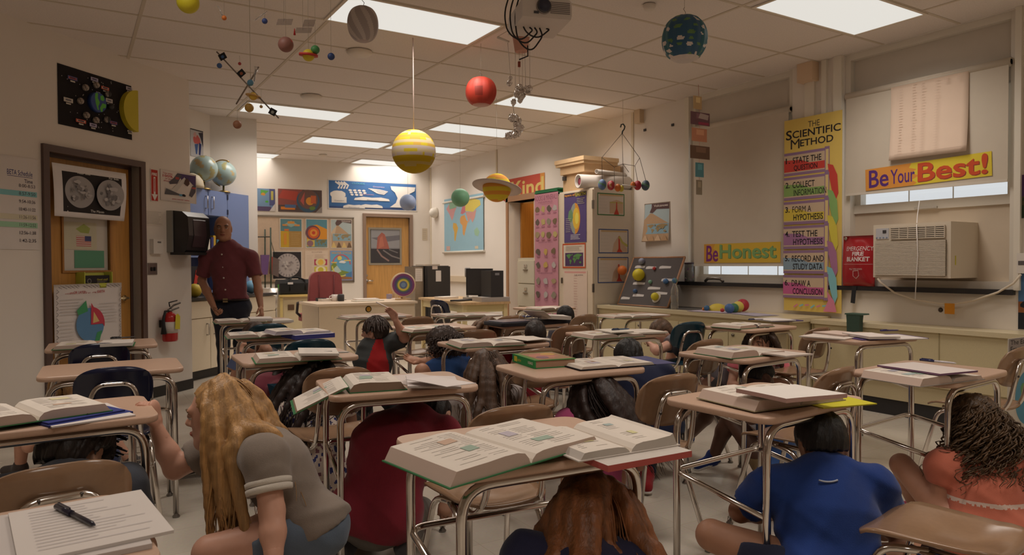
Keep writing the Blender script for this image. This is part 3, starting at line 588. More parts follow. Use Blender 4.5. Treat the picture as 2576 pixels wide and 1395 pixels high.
# base cabinet with counter
BF = fr_off(RF, .60); z_c = .89
t = root('base_cabinet', BF[0]+BF[1]*uz(BF, 549, 918)[0], 'cream base cabinet with drawers and doors below the dark counter', 'cabinet'); u1 = cu1+.12; u0 = u1-1.7; CRM = (226, 212, 186)
mb = MB(); mb.fbox(BF, u0, .1, u1, z_c-.03, -.59, -.02, CRM); mb.build('carcass', LAMI, t); mb = MB(); mb.fbox(BF, u0, 0, u1, .1, -.55, -.05, (40, 38, 38)); mb.build('toe_kick', MATTE, t)
n = 4
for i in range(n):
    a = u0+(u1-u0)*i/n; b = u0+(u1-u0)*(i+1)/n
    mb = MB(); mb.fbox(BF, a+.004, .105, b-.004, .66, -.02, 0, CRM); dr = mb.build('door', LAMI, t)
    hu = (b-.06) if i % 2 == 0 else a+.06; mb = MB(); mb.tube([BF[0]+BF[1]*hu+BF[2]*n_+Vector((0, 0, z)) for n_, z in ((0, .6), (.03, .6), (.03, .48), (0, .48))], .006, (180, 174, 168)); mb.build('handle', STEEL, dr)
    if i % 2 == 0: mb = MB(); mb.fbox(BF, a+.004, .67, u0+(u1-u0)*(i+2)/n-.004, z_c-.04, -.02, 0, CRM); mb.build('drawer', LAMI, t)
mb = MB(); mb.fbox(BF, u0, z_c-.03, u1, z_c, -.6, .025, (48, 47, 48)); tag(mb.build('worktop', GLOSS, None, 'base'), 'dark counter worktop in the recess behind the standing man', 'worktop')
def on_counter(px, dz, n): u = uz(fr_off(BF, -n), px, 700)[0]; p = BF[0]+BF[1]*u-BF[2]*n; return Vector((p.x, p.y, z_c+dz))
mb = MB(); mb.ball(on_counter(489, .075, .12), .075, (206, 180, 40), 20, 12); tag(mb.build('yellow_ball', MATTE, None, 'base'), 'yellow foam ball on the counter left of the man', 'ball')
mb = MB(); c = on_counter(497, 0, .3); mb.prism([(-.14, 0), (.14, 0), (.1, .34), (-.1, .34)], (c, BF[1], Vector((0, -.0, 1))), -BF[2]*.02, (52, 50, 54)); mb.prism([(-.1, .04), (.02, .2), (-.03, .3)], (c+BF[2]*.002, BF[1], Vector((0, 0, 1))), BF[2]*.004, (206, 60, 50)); mb.prism([(-.02, .03), (.1, .06), (.03, .18)], (c+BF[2]*.002, BF[1], Vector((0, 0, 1))), BF[2]*.004, (220, 214, 206)); tag(mb.build('display_card', PAPER, None, 'base'), 'dark display card with red and white shapes on recess counter', 'display')
mb = MB(); mb.ball(on_counter(632, .08, .15), .08, (110, 168, 204), 20, 12); tag(mb.build('blue_ball', MATTE, None, 'base'), 'pale blue foam ball on the counter right of the man', 'ball')

for o in list(COL.objects):
    q = o
    while q.parent: q = q.parent
    if o.type == 'MESH' and q.name.split('.')[0] in ('wall_cabinet', 'base_cabinet', 'worktop'):       # the run of cabinets is scribed to the wall beside it
        oy = OFF[o.name].y
        for v in o.data.vertices: v.co.y = min(v.co.y, RCY-.003-oy)
# ================================================================ back wall
def landmap(s, a0, b0, a1, b1, cs):
    "a rough world map drawn into a box"
    L = dict(na=[(.03, .82), (.12, .92), (.28, .95), (.34, .85), (.27, .72), (.24, .62), (.2, .55), (.17, .6), (.12, .7)], sa=[(.23, .5), (.32, .48), (.37, .38), (.33, .26), (.29, .1), (.26, .12), (.26, .3), (.22, .4)], af=[(.45, .62), (.55, .64), (.6, .52), (.64, .5), (.58, .34), (.54, .2), (.5, .24), (.49, .42), (.43, .48), (.42, .56)], eu=[(.44, .68), (.5, .85), (.56, .88), (.58, .7), (.5, .66)], ru=[(.57, .72), (.57, .9), (.72, .97), (.95, .9), (.97, .8), (.85, .74), (.78, .68)], asia=[(.58, .7), (.78, .68), (.86, .72), (.82, .56), (.76, .46), (.7, .56), (.66, .46), (.62, .58)], au=[(.8, .3), (.88, .36), (.94, .26), (.9, .17), (.82, .2)], gr=[(.36, .92), (.43, .97), (.42, .84), (.38, .8)])
    for k, p in L.items(): s.poly([(a0+(a1-a0)*x, b0+(b1-b0)*y) for x, y in p], cs.get(k, cs['*']))
s = sheet(BW, 640, 473, 692, 531, (110, 140, 180)); s.rect(.0, 0, .75, 1, (116, 150, 186)); s.rect(.72, .25, 1, 1, (88, 92, 140)); s.poly([(.3, .95), (.7, .9), (.5, .75), (.3, .7)], (96, 170, 80)); s.blob(.42, .75, .1, .07, (220, 150, 60), 2); s.blob(.6, .42, .08, .05, (90, 180, 70), 3); s.rect(0, 0, .8, .2, (96, 80, 116)); s.rect(.8, .5, .92, .9, (190, 180, 90)); s.poly([(.72, 0), (1, 0), (1, .35)], (206, 200, 196)); s.done('plate_map_poster', 'blue plate tectonics map partly hidden by the recess corner', 'poster')
s = sheet(BW, 699, 474, 810, 535, (96, 80, 78)); s.poly([(0, .3), (0, 1), (.55, 1), (.5, .3)], (150, 84, 78)); s.poly([(0, .6), (.1, .95), (.45, .9), (.4, .5), (.2, .55)], (186, 78, 66)); s.disc(.68, .5, .2, (70, 96, 120)); s.disc(.68, .58, .17, (120, 90, 84)); s.disc(.72, .5, .07, (226, 150, 60)); s.rect(.06, .1, .38, .22, (222, 130, 50)); s.rect(.15, .18, .4, .32, (86, 110, 150)); s.rect(.74, .4, .86, .75, (206, 104, 66)); s.poly([(.5, .5), (.6, .9), (.58, .3)], (196, 96, 90)); s.blob(.77, .18, .07, .09, (110, 140, 70), 5); s.poly([(.85, 0), (1, .3), (1, 0)], (150, 140, 134)); s.done('red_geology_poster', 'red and orange earth-interior poster left of the blue cloud chart', 'poster')
s = sheet(BW, 824, 450, 1049, 532, (66, 112, 172), border=((216, 210, 202), .018)); s.rect(.02, .04, .98, .1, (62, 84, 136)); CW = (230, 224, 216)
for i in range(4): s.line([(.08+.03*i, .93), (.13+.03*i, .82), (.11+.03*i, .7)], .03, CW)
s.blob(.11, .5, .085, .13, CW, 3, 18, .12); s.rect(.04, .22, .2, .42, CW); R = random.Random(2)
for i in range(11): s.blob(.24+.05*(i % 4)+.01*(i//4), .66-.075*(i//4), .019, .034, CW, i, 12, .15)
for k in range(5): s.line([(.44+.02*k, .74-.03*k), (.56, .72-.035*k), (.66-.01*k, .66-.025*k)], .012, CW)
for p in ((.48, .36, .2), (.47, .11, .13), (.28, .08, .12)): 
    s.poly([(p[0]-p[2], p[1]-.03), (p[0]+p[2], p[1]-.03), (p[0]+p[2]*.95, p[1]+.04), (p[0]+p[2]*.5, p[1]+.09), (p[0], p[1]+.07), (p[0]-p[2]*.5, p[1]+.09), (p[0]-p[2]*.95, p[1]+.04)], CW)
s.poly([(.69, .86), (.98, .86), (.97, .72), (.91, .62), (.92, .4), (.97, .12), (.68, .12), (.75, .28), (.77, .45), (.74, .65), (.7, .74)], CW); s.text('CLOUDS', .26, .87, .4, .93, (96, 170, 190)); s.text('Cumulus', .07, .27, .17, .31, (150, 150, 160)); s.text('Stratus', .22, .065, .34, .095, (150, 150, 160)); s.text('Cirrocumulus', .37, .52, .5, .56, (200, 150, 170)); s.text('Altocumulus', .42, .33, .55, .37, (150, 150, 160)); s.text('Cirrostratus', .49, .79, .62, .84, (190, 170, 200))
s.done('cloud_chart', 'wide blue cloud types chart high on the back wall', 'poster')
# tack board with posters
u0, z1 = bwu(640, 540); u1, z0 = bwu(891, 709); t = root('tack_board', BW[0]+BW[1]*((u0+u1)/2)+Vector((0, 0, z0)), 'beige tack board with grey metal frame on back wall', 'notice board')
mb = MB(); mb.fbox(BW, u0-.8, z0, u1, z1, 0, .012, (214, 188, 162)); mb.build('board', CARD, t); mb = MB(); mb.fbox(BW, u0-.8, z1-.03, u1, z1, 0, .022, (176, 166, 152)); mb.fbox(BW, u0-.8, z0, u1, z0+.03, 0, .022, (176, 166, 152)); mb.fbox(BW, u1-.03, z0, u1, z1, 0, .022, (176, 166, 152)); mb.build('frame', STEEL, t)
BB = fr_off(BW, .014); BRD = ((220, 206, 190), .014)
s = sheet(BB, 703, 548, 761, 624, (96, 140, 150), border=BRD); s.rect(.04, .03, .4, .57, (214, 170, 50)); s.rect(.4, .03, .96, .57, (180, 140, 76)); s.poly([(.2, .8), (.5, .92), (.8, .8), (.5, .7)], (150, 180, 170)); s.rect(.35, .82, .65, .9, (220, 150, 70)); s.rect(.12, .74, .34, .8, (220, 150, 80)); s.rect(.64, .74, .88, .8, (220, 150, 80)); s.rect(.2, .58, .4, .64, (226, 120, 60)); s.rect(.18, .12, .3, .5, (226, 150, 60)); s.lines(.5, .1, .9, .52, 7, (206, 176, 120)); s.done('rock_cycle_poster', 'yellow and teal rock cycle poster, upper left on the tack board', 'poster')
s = sheet(BB, 768, 549, 825, 624, (92, 148, 164), border=BRD); s.poly([(.05, .55), (.2, .75), (.5, .8), (.96, .65), (.96, .3), (.05, .3)], (228, 150, 50)); s.poly([(.05, .3), (.96, .3), (.96, .05), (.05, .05)], (214, 190, 90)); s.disc(.33, .52, .13, (120, 80, 90)); s.disc(.36, .52, .1, (216, 96, 50)); s.disc(.36, .52, .065, (232, 150, 60)); s.disc(.36, .52, .03, (206, 70, 50)); s.rect(.4, .06, .96, .3, (100, 140, 150)); landmap(s, .42, .06, .95, .3, {'*': (130, 124, 80)}); s.disc(.2, .16, .055, (150, 110, 120)); s.done('earth_core_poster', 'orange earth core poster, upper middle on the tack board', 'poster')
def volcano(s):
    s.rect(.03, .03, .97, .97, (176, 190, 190)); s.poly([(.03, .55), (.28, .78), (.36, .78), (.97, .42), (.97, .03), (.03, .03)], (190, 158, 124)); s.poly([(.03, .55), (.28, .78), (.2, .5), (.1, .4)], (210, 186, 156)); s.poly([(.26, .78), (.38, .78), (.55, .9), (.97, .85), (.97, .97), (.3, .97), (.22, .86)], (104, 84, 82)); s.rect(.1, .26, .97, .5, (140, 172, 184)); landmap(s, .12, .26, .96, .5, {'*': (160, 138, 96)})
    for k in range(4): s.poly([(.03+.24*k, .03), (.12+.24*k, .22), (.18+.24*k, .18), (.26+.24*k, .03)], (120, 96, 76) if k % 2 else (222, 190, 120))
    s.text('Volcanoes', .5, .9, .93, .955, (220, 206, 196))
s = sheet(BB, 831, 550, 886, 625, (220, 206, 190)); volcano(s); s.done('volcano_poster', 'volcano poster, upper right on the tack board', 'poster')
s = sheet(BB, 684, 631, 760, 702, (56, 52, 54), border=BRD); s.disc(.52, .5, .205, (180, 170, 168), 36); R = random.Random(8)
for i in range(22): q = R.uniform(0, .9); th = R.uniform(0, 6.28); s.blob(.52+q*.2*math.cos(th), .5+q*.22*math.sin(th), .04, .04, R.choice([(140, 130, 130), (198, 190, 186), (160, 150, 148)]), i, 8)
for i in range(22): th = 6.28*i/22; s.line([(.52+.3*math.cos(th), .5+.32*math.sin(th)), (.52+.38*math.cos(th), .5+.4*math.sin(th))], .012, (130, 124, 124))
s.done('full_moon_poster', 'black full moon poster, lower left on the tack board', 'poster')
s = sheet(BB, 767, 630, 825, 702, (218, 196, 174)); s.text('ECLIPSES', .3, .93, .75, .97, (170, 140, 120)); s.lines(.06, .1, .36, .85, 14, (196, 172, 150)); s.rect(.4, .5, .97, .7, (186, 66, 96)); s.disc(.68, .6, .09, (226, 206, 150), ry=.07); s.disc(.68, .6, .05, (232, 186, 76)); s.rect(.4, .22, .97, .44, (214, 196, 70)); s.disc(.68, .33, .09, (232, 220, 180), ry=.07); s.disc(.68, .33, .05, (206, 190, 60)); s.lines(.42, .72, .9, .88, 4, (196, 172, 150)); s.done('eclipse_sheet', 'beige sheet with pink and yellow ovals, lower middle on the tack board', 'poster')
s = sheet(BB, 830, 630, 887, 704, (104, 168, 206), border=((150, 150, 196), .012)); s.text('WATER CYCLE', .06, .89, .94, .955, (226, 160, 90), .02); s.poly([(.03, .5), (.2, .62), (.45, .35), (.97, .25), (.97, .03), (.03, .03)], (130, 150, 70)); s.poly([(.3, .1), (.97, .3), (.97, .05)], (80, 130, 180)); s.poly([(.03, .3), (.3, .5), (.5, .3), (.2, .2)], (180, 200, 190)); s.poly([(.03, .03), (.97, .03), (.97, .1), (.03, .18)], (160, 110, 70))
s.line([(.5+.4*math.cos(t_), .5+.36*math.sin(t_)) for t_ in np.linspace(.1, 2.9, 16)], .02, (206, 96, 110)); s.line([(.5+.4*math.cos(t_), .5+.36*math.sin(t_)) for t_ in np.linspace(3.2, 5.2, 12)], .02, (222, 206, 90)); s.blob(.55, .62, .14, .05, (226, 226, 226), 2); s.disc(.42, .75, .04, (236, 210, 90)); s.rect(.62, .65, .92, .69, (232, 206, 110)); s.rect(.05, .58, .3, .62, (232, 190, 90)); s.done('water_cycle_poster', 'blue WATER CYCLE poster, lower right on the tack board', 'poster')
# picture in the back door
s = sheet(fr_off(BD, .0), 933, 577, 1008, 660, (128, 126, 130), gap=.0); s.rect(0, .45, 1, 1, (150, 148, 150)); s.poly([(.0, .75), (1, .85), (1, .7), (.4, .62)], (116, 112, 118)); s.poly([(.18, .4), (.22, .78), (.36, .92), (.46, .86), (.56, .6), (.62, .4)], (172, 98, 84)); s.poly([(.24, .42), (.3, .75), (.38, .82), (.44, .5)], (190, 112, 92)); s.rect(0, 0, 1, .42, (70, 66, 68)); s.line([(.2, .4), (.35, .2), (.6, .05)], .03, (150, 120, 112)); s.line([(.4, .38), (.7, .2), (.98, .12)], .025, (130, 122, 120)); s.line([(.6, .4), (.9, .3)], .02, (120, 116, 116)); s.done('eruption_picture', 'grey picture of a red lava plume in the back door window', 'picture')
s = sheet(BW, 1062, 574, 1075, 604, (206, 190, 166)); s.lines(.1, .1, .9, .9, 5, (160, 148, 132)); s.done('door_notice', 'tiny notice between back door and room corner', 'notice')
# broom and dustpan rack on the tack board
def bwp(x, y, n=0): u, z = bwu(x, y); return BW[0]+BW[1]*u+Vector((0, 0, z))+BW[2]*n
t = root('long_dustpan', bwp(664, 700, .12), 'purple long-handled dustpan hanging left on the wall rack', 'dustpan'); mb = MB(); mb.tube([bwp(664, 577, .1), bwp(664, 735, .12)], .012, (42, 60, 44)); mb.build('handle', MATTE, t); mb = MB(); n_ = .1; mb.prism([(bwu(653, 641)[0], bwu(653, 641)[1]), (bwu(674, 641)[0], bwu(674, 641)[1]), (bwu(669, 690)[0], bwu(669, 690)[1]), (bwu(655, 690)[0], bwu(655, 690)[1])], (BW[0]+BW[2]*.06, BW[1], Vector((0, 0, 1))), BW[2]*.1, (112, 76, 138)); mb.build('pan', MATTE, t)
t = root('push_broom', bwp(677, 720, .12), 'dark green broom pole leaning at the wall rack', 'broom'); mb = MB(); mb.tube([bwp(677, 573, .14), bwp(677, 790, .2)], .013, (44, 62, 44)); mb.build('pole', MATTE, t); mb = MB(); mb.tube([bwp(645, 596, .1), bwp(678, 596, .12)], .009, (40, 44, 40)); mb.build('bracket', MATTE, t)
t = root('hand_dustpan', bwp(686, 690, .12), 'red and grey hand dustpan hanging on a cord by the moon poster', 'dustpan'); mb = MB(); mb.tube([bwp(677, 600, .12), bwp(690, 645, .1)], .005, (44, 62, 44)); mb.build('cord', MATTE, t); mb = MB(); mb.prism([bwu(680, 645), bwu(698, 652), bwu(697, 696), bwu(676, 688)], (BW[0]+BW[2]*.1, BW[1], Vector((0, 0, 1))), BW[2]*.05, (110, 92, 88)); mb.build('pan', MATTE, t); mb = MB(); mb.prism([bwu(678, 646), bwu(682, 646), bwu(680, 690), bwu(675, 688)], (BW[0]+BW[2]*.1, BW[1], Vector((0, 0, 1))), BW[2]*.055, (190, 60, 46)); mb.build('edge', MATTE, t)
# ================================================================ right wall far end
s = sheet(RW, 1120, 502, 1219, 632, (146, 188, 206), gap=.02); landmap(s, .03, .12, .97, .97, {'na': (206, 150, 150), 'gr': (190, 180, 190), 'sa': (214, 170, 80), 'af': (220, 160, 90), 'eu': (206, 120, 130), 'ru': (220, 200, 90), 'asia': (206, 150, 140), 'au': (150, 190, 160), '*': (200, 170, 120)}); s.poly([(.14, .93), (.32, .96), (.34, .82), (.15, .8)], (140, 180, 150)); s.rect(.06, .04, .16, .12, (206, 170, 160)); s.rect(.8, .05, .88, .1, (206, 196, 170))
wm = s.done('world_map', 'pull-down world map on the right wall near the back corner', 'map')
for y_, nm in ((501, 'top_rail'), (633, 'bottom_rail')): a = onw(RW, 1117, y_-1 if y_ > 600 else y_+6); b = onw(RW, 1221, y_+1 if y_ > 600 else y_-4); b.z = a.z = (a.z+b.z)/2; mb = MB(); mb.tube([a+RW[2]*.022, b+RW[2]*.022], .02, (220, 214, 200)); o = mb.build(nm, MATTE); o.parent = wm; o.location = -OFF[wm.name]
mb = MB(); c = onw(RW, 1098, 535); mb.lathe([(.10, 0), (.10, .05), (.085, .1), (.05, .13), (.001, .14)], c, (222, 214, 200), 28, axis=RW[2]); tag(mb.build('alarm_dome', MATTE, None, 'base'), 'white round alarm dome near the back corner', 'alarm')
_u0 = uz(RW, 1268, 490)[0]; _u1 = uz(RW, 1371, 470)[0]; zc_ = Xp(1300, 475).z
s = Sheet(RW[0]+RW[1]*_u0+Vector((0, 0, zc_-.16))+RW[2]*.004, RW[1], Vector((0, 0, 1)), RW[2], _u1-_u0, .33, (204, 84, 66)); s.rect(.0, .0, .16, 1, (196, 70, 74)); s.rect(.9, 0, 1, 1, (226, 150, 70)); s.text('Be', .0, .3, .14, .85, (110, 60, 130), .015); s.text('Kind', .2, .1, .98, .85, (226, 196, 110), .02); s.done('be_kind_poster', 'red Be Kind poster with yellow letters above the right doorway', 'poster')
s = sheet(RW, 1622, 513, 1686, 606, (224, 210, 194), bend=lambda a, b: .05*(1-b)**2*(.4+.6*(1-a))); s.rect(.02, .02, .98, .98, (172, 190, 194)); s.poly([(.02, .58), (.24, .74), (.34, .73), (.98, .45), (.98, .02), (.02, .02)], (192, 156, 120)); s.poly([(.22, .76), (.34, .74), (.5, .84), (.98, .82), (.98, .98), (.3, .98), (.3, .88)], (104, 78, 78)); s.rect(.12, .2, .98, .46, (140, 172, 186)); landmap(s, .14, .2, .96, .46, {'*': (166, 140, 96)}); s.text('Volcanoes', .4, .89, .95, .955, (222, 206, 196))
for k in range(4): s.poly([(.02+.24*k, .02), (.12+.24*k, .17), (.18+.24*k, .14), (.26+.24*k, .02)], (190, 150, 110) if k % 2 else (210, 176, 140))
s.done('curled_volcano_poster', 'curling volcano poster on the wall between tall cabinet and window', 'poster')
mb = MB(); u0, z1 = uz(RW, 1606, 276); u1, z0 = uz(RW, 1620, 309); mb.fbox(RW, u0, z0, u1, z1, 0, .07, (214, 190, 156)); tag(mb.build('wall_sensor', MATTE, None, 'base'), 'small beige sensor box high on wall above hook mobile', 'sensor')
for i, (x, y, nm) in enumerate(((1623, 327, 'left'), (1693, 314, 'right'))): mb = MB(); c = onw(RW, x, y); mb.box((-.012, -.018, -.014), (.0, .018, .014), (56, 52, 54), o=c); tag(mb.build('wall_clip', MATTE, None, 'base'), 'tiny dark clip on the wall, %s one of the pair above the volcano poster' % nm, 'clip', 'dark wall clips')
# ================================================================ window wall
YL = (226, 190, 92)
def shade(ya, yb, ztop, zbot, label, X=XR-.015):
    t = root('roller_shade', (X, (ya+yb)/2, zbot), label, 'window shade'); a, b = max(ya, yb), min(ya, yb)
    mb = MB(); mb.box((X-.002, b+.01, zbot), (X+.002, a-.01, ztop), (206, 194, 176)); mb.build('fabric', PAPER, t)
    mb = MB(); mb.tube([(X+.02, b, ztop), (X+.02, a, ztop)], .033, (206, 194, 176), 14); mb.build('roller', PAPER, t)
    mb = MB(); mb.box((X-.008, b+.01, zbot-.02), (X+.008, a-.01, zbot), (214, 204, 188)); mb.build('hem_bar', PAPER, t)
    for y in (a-.02, b): mb = MB(); mb.lathe([(.02, 0), (.02, .02)], (X+.02, y, ztop), (150, 146, 140), 12, axis=Vector((0, 1, 0))); mb.build('roller_bracket', STEEL, t)
    return t
z1t = Xp(1880, 297).z; z1b = Xp(1880, 664).z; z2t = (Xp(2125, 243).z+Xp(2539, 158).z)/2; z2b = (Xp(2147, 492).z+Xp(2544, 456).z)/2+.02
shade(Xp(1747, 500).y, W1b+.02, z1t, z1b, 'beige roller shade half way down the smaller far window')
t2 = shade(Xp(2128, 500).y, Xp(2541, 500).y, z2t, z2b, 'beige roller shade with print-out sheet on the large near window')
def upper(ya, yb, z0, label):
    t = root('upper_shade', (XR+.1, (ya+yb)/2, z0), label, 'window shade'); mb = MB(); mb.box((XR+.075, min(ya, yb)+.055, z0-.12), (XR+.08, max(ya, yb)-.055, CEIL-.03), (206, 196, 182)); mb.build('fabric', PAPER, t)
    mb = MB(); mb.box((XR+.065, min(ya, yb)+.055, z0-.14), (XR+.09, max(ya, yb)-.055, z0-.12), (180, 170, 158)); mb.build('hem_bar', PAPER, t)
upper(W1a, W1b, z1t, 'grey inner shade over the top of the far window'); upper(W2a, W2b, z2t, 'grey inner shade over the top of the large near window')
RS = fr_off(RWx(XR-.015), .003)
s = sheet(RS, 1772, 614, 1964, 660, (226, 186, 60), gap=.002); s.poly([(0, 0), (0, 1), (.16, 1), (.13, .75), (.19, .6), (.14, .4), (.2, .25), (.15, 0)], (222, 160, 60)); s.text('Be', .03, .06, .20, .92, (130, 50, 130), .015, .03); s.text('Honest', .228, .2, .958, .92, (96, 130, 80), .02); s.text('Honest', .22, .22, .95, .95, (130, 178, 110), .02); s.done('be_honest_poster', 'yellow BeHonest poster on the far window shade', 'poster')
s = sheet(RS, 2179, 405, 2497, 463, (226, 200, 60), gap=.002)
u0, za = uz(RS, 2179, 424); u1, zb_ = uz(RS, 2497, 376); ub, zc = uz(RS, 2182, 480); ud, zd = uz(RS, 2499, 434)
bpy.data.objects.remove(s.mb.build('tmp', PAPER))
hh = ((za-zc)+(zb_-zd))/2; tl = math.atan2(zb_-za, u1-u0); Ud = RS[1]*math.cos(tl)+Vector((0, 0, math.sin(tl))); Vd = -RS[1]*math.sin(tl)+Vector((0, 0, math.cos(tl)))
s = Sheet(RS[0]+RS[1]*u0+Vector((0, 0, zc))+RS[2]*.003, Ud, Vd, RS[2], math.hypot(u1-u0, zb_-za), hh, (228, 204, 54))
s.poly([(0, 0), (0, 1), (.40, 1), (.38, .8), (.44, .7), (.4, .55), (.46, .4), (.4, .25), (.44, .1), (.41, 0)], (228, 150, 60)); s.text('Be', .03, .1, .205, .93, (92, 50, 130), .015, .02); s.text('Your', .22, .16, .425, .82, (92, 50, 130), .012, .02); s.text('Best!', .452, .08, .975, .92, (150, 60, 60), .02, .03); s.text('Best!', .447, .11, .97, .95, (214, 80, 44), .02, .03)
s.done('be_your_best_poster', 'tilted orange and yellow BeYourBest! poster on the large window shade', 'poster')
s = sheet(RS, 2243, 215, 2437, 380, (226, 200, 178), gap=.002, bend=lambda a, b: .03*(1-b)**3+.004)
for i, a in enumerate((.12, .3, .42, .6, .72, .88)): s.lines(a, .06 if i < 4 else .88, a+.06, .96, 26 if i < 4 else 4, (214, 186, 166), .003, .4, i)
s.rect(.1, .055, .96, .06, (190, 162, 142)); s.done('printout_sheet', 'large pinkish print-out sheet of names on the near window shade', 'poster')
mb = MB(); mb.tube([Xp(2313, 505, XR-.02), Xp(2308, 540, XR-.12), Xp(2306, 568, XR-.325), Xp(2309, 640, XR-.33), Xp(2305, 700, XR-.33), Xp(2302, 752, XR-.33)], .0035, (226, 220, 214), 6); tag(mb.build('shade_cord', MATTE, None, 'base'), 'white pull cord hanging in front of air conditioner', 'cord')
# scientific method banner
SF = RWx(XR-.045); s = sheet(SF, 1974, 305, 2117, 788, (228, 196, 96), gap=0, th=.004)
s.text('THE', .43, .945, .63, .975, (70, 62, 60), .0); s.text('S', .03, .895, .14, .945, (50, 46, 50), .016); s.text('CIENTIFIC', .15, .9, .98, .938, (50, 46, 50), .016); s.text('M', .12, .845, .28, .895, (50, 46, 50), 0); s.text('ETHOD', .29, .852, .86, .888, (50, 46, 50), .016)
it = [('1.', 'STATE THE', 'QUESTION', (214, 70, 60)), ('2.', 'COLLECT', 'INFORMATION', (140, 176, 96)), ('3.', 'FORM A', 'HYPOTHESIS', (222, 196, 70)), ('4.', 'TEST THE', 'HYPOTHESIS', (168, 116, 160)), ('5.', 'RECORD AND', 'STUDY DATA', (140, 166, 184)), ('6.', 'DRAW A', 'CONCLUSION', (206, 96, 150))]
fl = [(214, 70, 60), (140, 186, 106), (222, 206, 70), (176, 116, 156), (130, 196, 206), (222, 120, 160)]
for i, (n, a, b, c) in enumerate(it):
    y1 = .815-.128*i; y0 = y1-.10
    s.rect(0, y0-.008, .77, y1+.012, (150, 116, 150)); s.rect(0, y0+.006, .77, y1-.002, (206, 180, 150)); s.poly([(0, y0+.012), (0, y1-.025), (.3, y1-.03), (.45, y1-.05), (.72, y0+.05), (.76, y0+.012)], c)
    s.rect(.72, y0-.014, .80, y1+.018, (150, 116, 150)); s.rect(.735, y0, .785, y1+.004, (222, 196, 130))
    s.text(n, .03, y1-.044, .11, y1-.014, (48, 44, 46), .02); s.text(a, .16, y1-.046, .16+.056*len(a), y1-.014, (48, 44, 46), .012); s.text(b, .16+.02, y0+.012, .18+.052*len(b), y0+.044, (48, 44, 46), .012)
    if i < 5:
        yb = y0+.01; s.poly([(.77, y0+.03), (.86, y0+.02), (.93, y0-.03), (.95, y0-.12), (.9, y0-.16), (.84, y0-.1), (.8, y0-.04)], fl[i])
for k in range(7): s.line([(.2+.1*k, .02+.006*(k % 3)), (.27+.1*k, .035)], .014, (130, 196, 206) if k % 2 else (222, 130, 160))
s.poly([(.72, .005), (.8, .06), (.78, .11), (.9, .06), (.94, .005)], (222, 130, 160))
s.done('scientific_method_banner', 'tall yellow SCIENTIFIC METHOD banner between the two windows', 'banner')
mb = MB(); u0, z1 = uz(RW, 2022, 155); u1, z0 = uz(RW, 2060, 203); mb.fbox(RW, u0, z0, u1, CEIL-.002, 0, .1, (222, 190, 156)); tag(mb.build('conduit_box', MATTE, None, 'base'), 'beige conduit box under the ceiling between the windows', 'box')
mb = MB(); mb.fbox(RW, u0+.03, Xp(2040, 300).z, u1-.03, z0, 0, .03, (228, 218, 200)); tag(mb.build('conduit', MATTE, None, 'base'), 'pale vertical conduit running down behind the yellow banner', 'conduit')
# air conditioner
AX = XR-.30; ya = Xp(2197, 620, AX).y; yb = Xp(2392, 620, AX).y; zt = Xp(2197, 566, AX).z; zb = Xp(2197, 697, AX).z; AC = (214, 200, 178)
t = root('air_conditioner', (AX, (ya+yb)/2, zb), 'beige window air conditioner under the large window shade', 'air conditioner')
mb = MB(); mb.box((AX, yb, zb), (XR+.11, ya, zt), AC); mb.build('casing', MATTE, t)
mb = MB(); zg = zt-(zt-zb)*.32; mb.box((AX-.012, yb+.03, zb+.02), (AX-.002, ya-.02, zg), (120, 110, 96))
n = 26
for i in range(n): z = zb+.024+(zg-zb-.03)*i/(n-1); mb.box((AX-.02, yb+.03, z-.0035), (AX-.008, ya-.02, z+.0035), (220, 206, 184))
mb.build('front_grille', MATTE, t)
mb = MB(); yl = ya-(ya-yb)*.25; mb.box((AX-.004, yb+.04, zg+.015), (AX+.001, yl, zt-.025), (80, 72, 62))
for i in range(7): z = zg+.02+(zt-zg-.05)*i/6; mb.box((AX-.014, yb+.04, z-.004), (AX-.004, yl, z+.004), (214, 200, 178), R=None)
for i in range(7): y = yb+.04+(yl-yb-.04)*i/6; mb.box((AX-.016, y-.003, zg+.015), (AX-.003, y+.003, zt-.025), (206, 192, 172))
mb.build('air_vent', MATTE, t)
mb = MB(); mb.box((AX-.005, yl+.02, zg+.02), (AX+.001, ya-.025, zt-.03), (186, 186, 190)); mb.box((AX-.007, yl+.04, zt-.07), (AX-.004, yl+.07, zt-.045), (60, 56, 58))
for i in range(4): mb.box((AX-.008, yl+.03+.028*i, zg+.028), (AX-.004, yl+.042+.028*i, zg+.036), (120, 140, 170))
mb.build('control_panel', MATTE, t)
mb = MB(); mb.box((AX+.06, yb-.0015, zb+.10), (AX+.075, yb, zb+.17), (206, 196, 70)); mb.build('energy_sticker', PAPER, t)
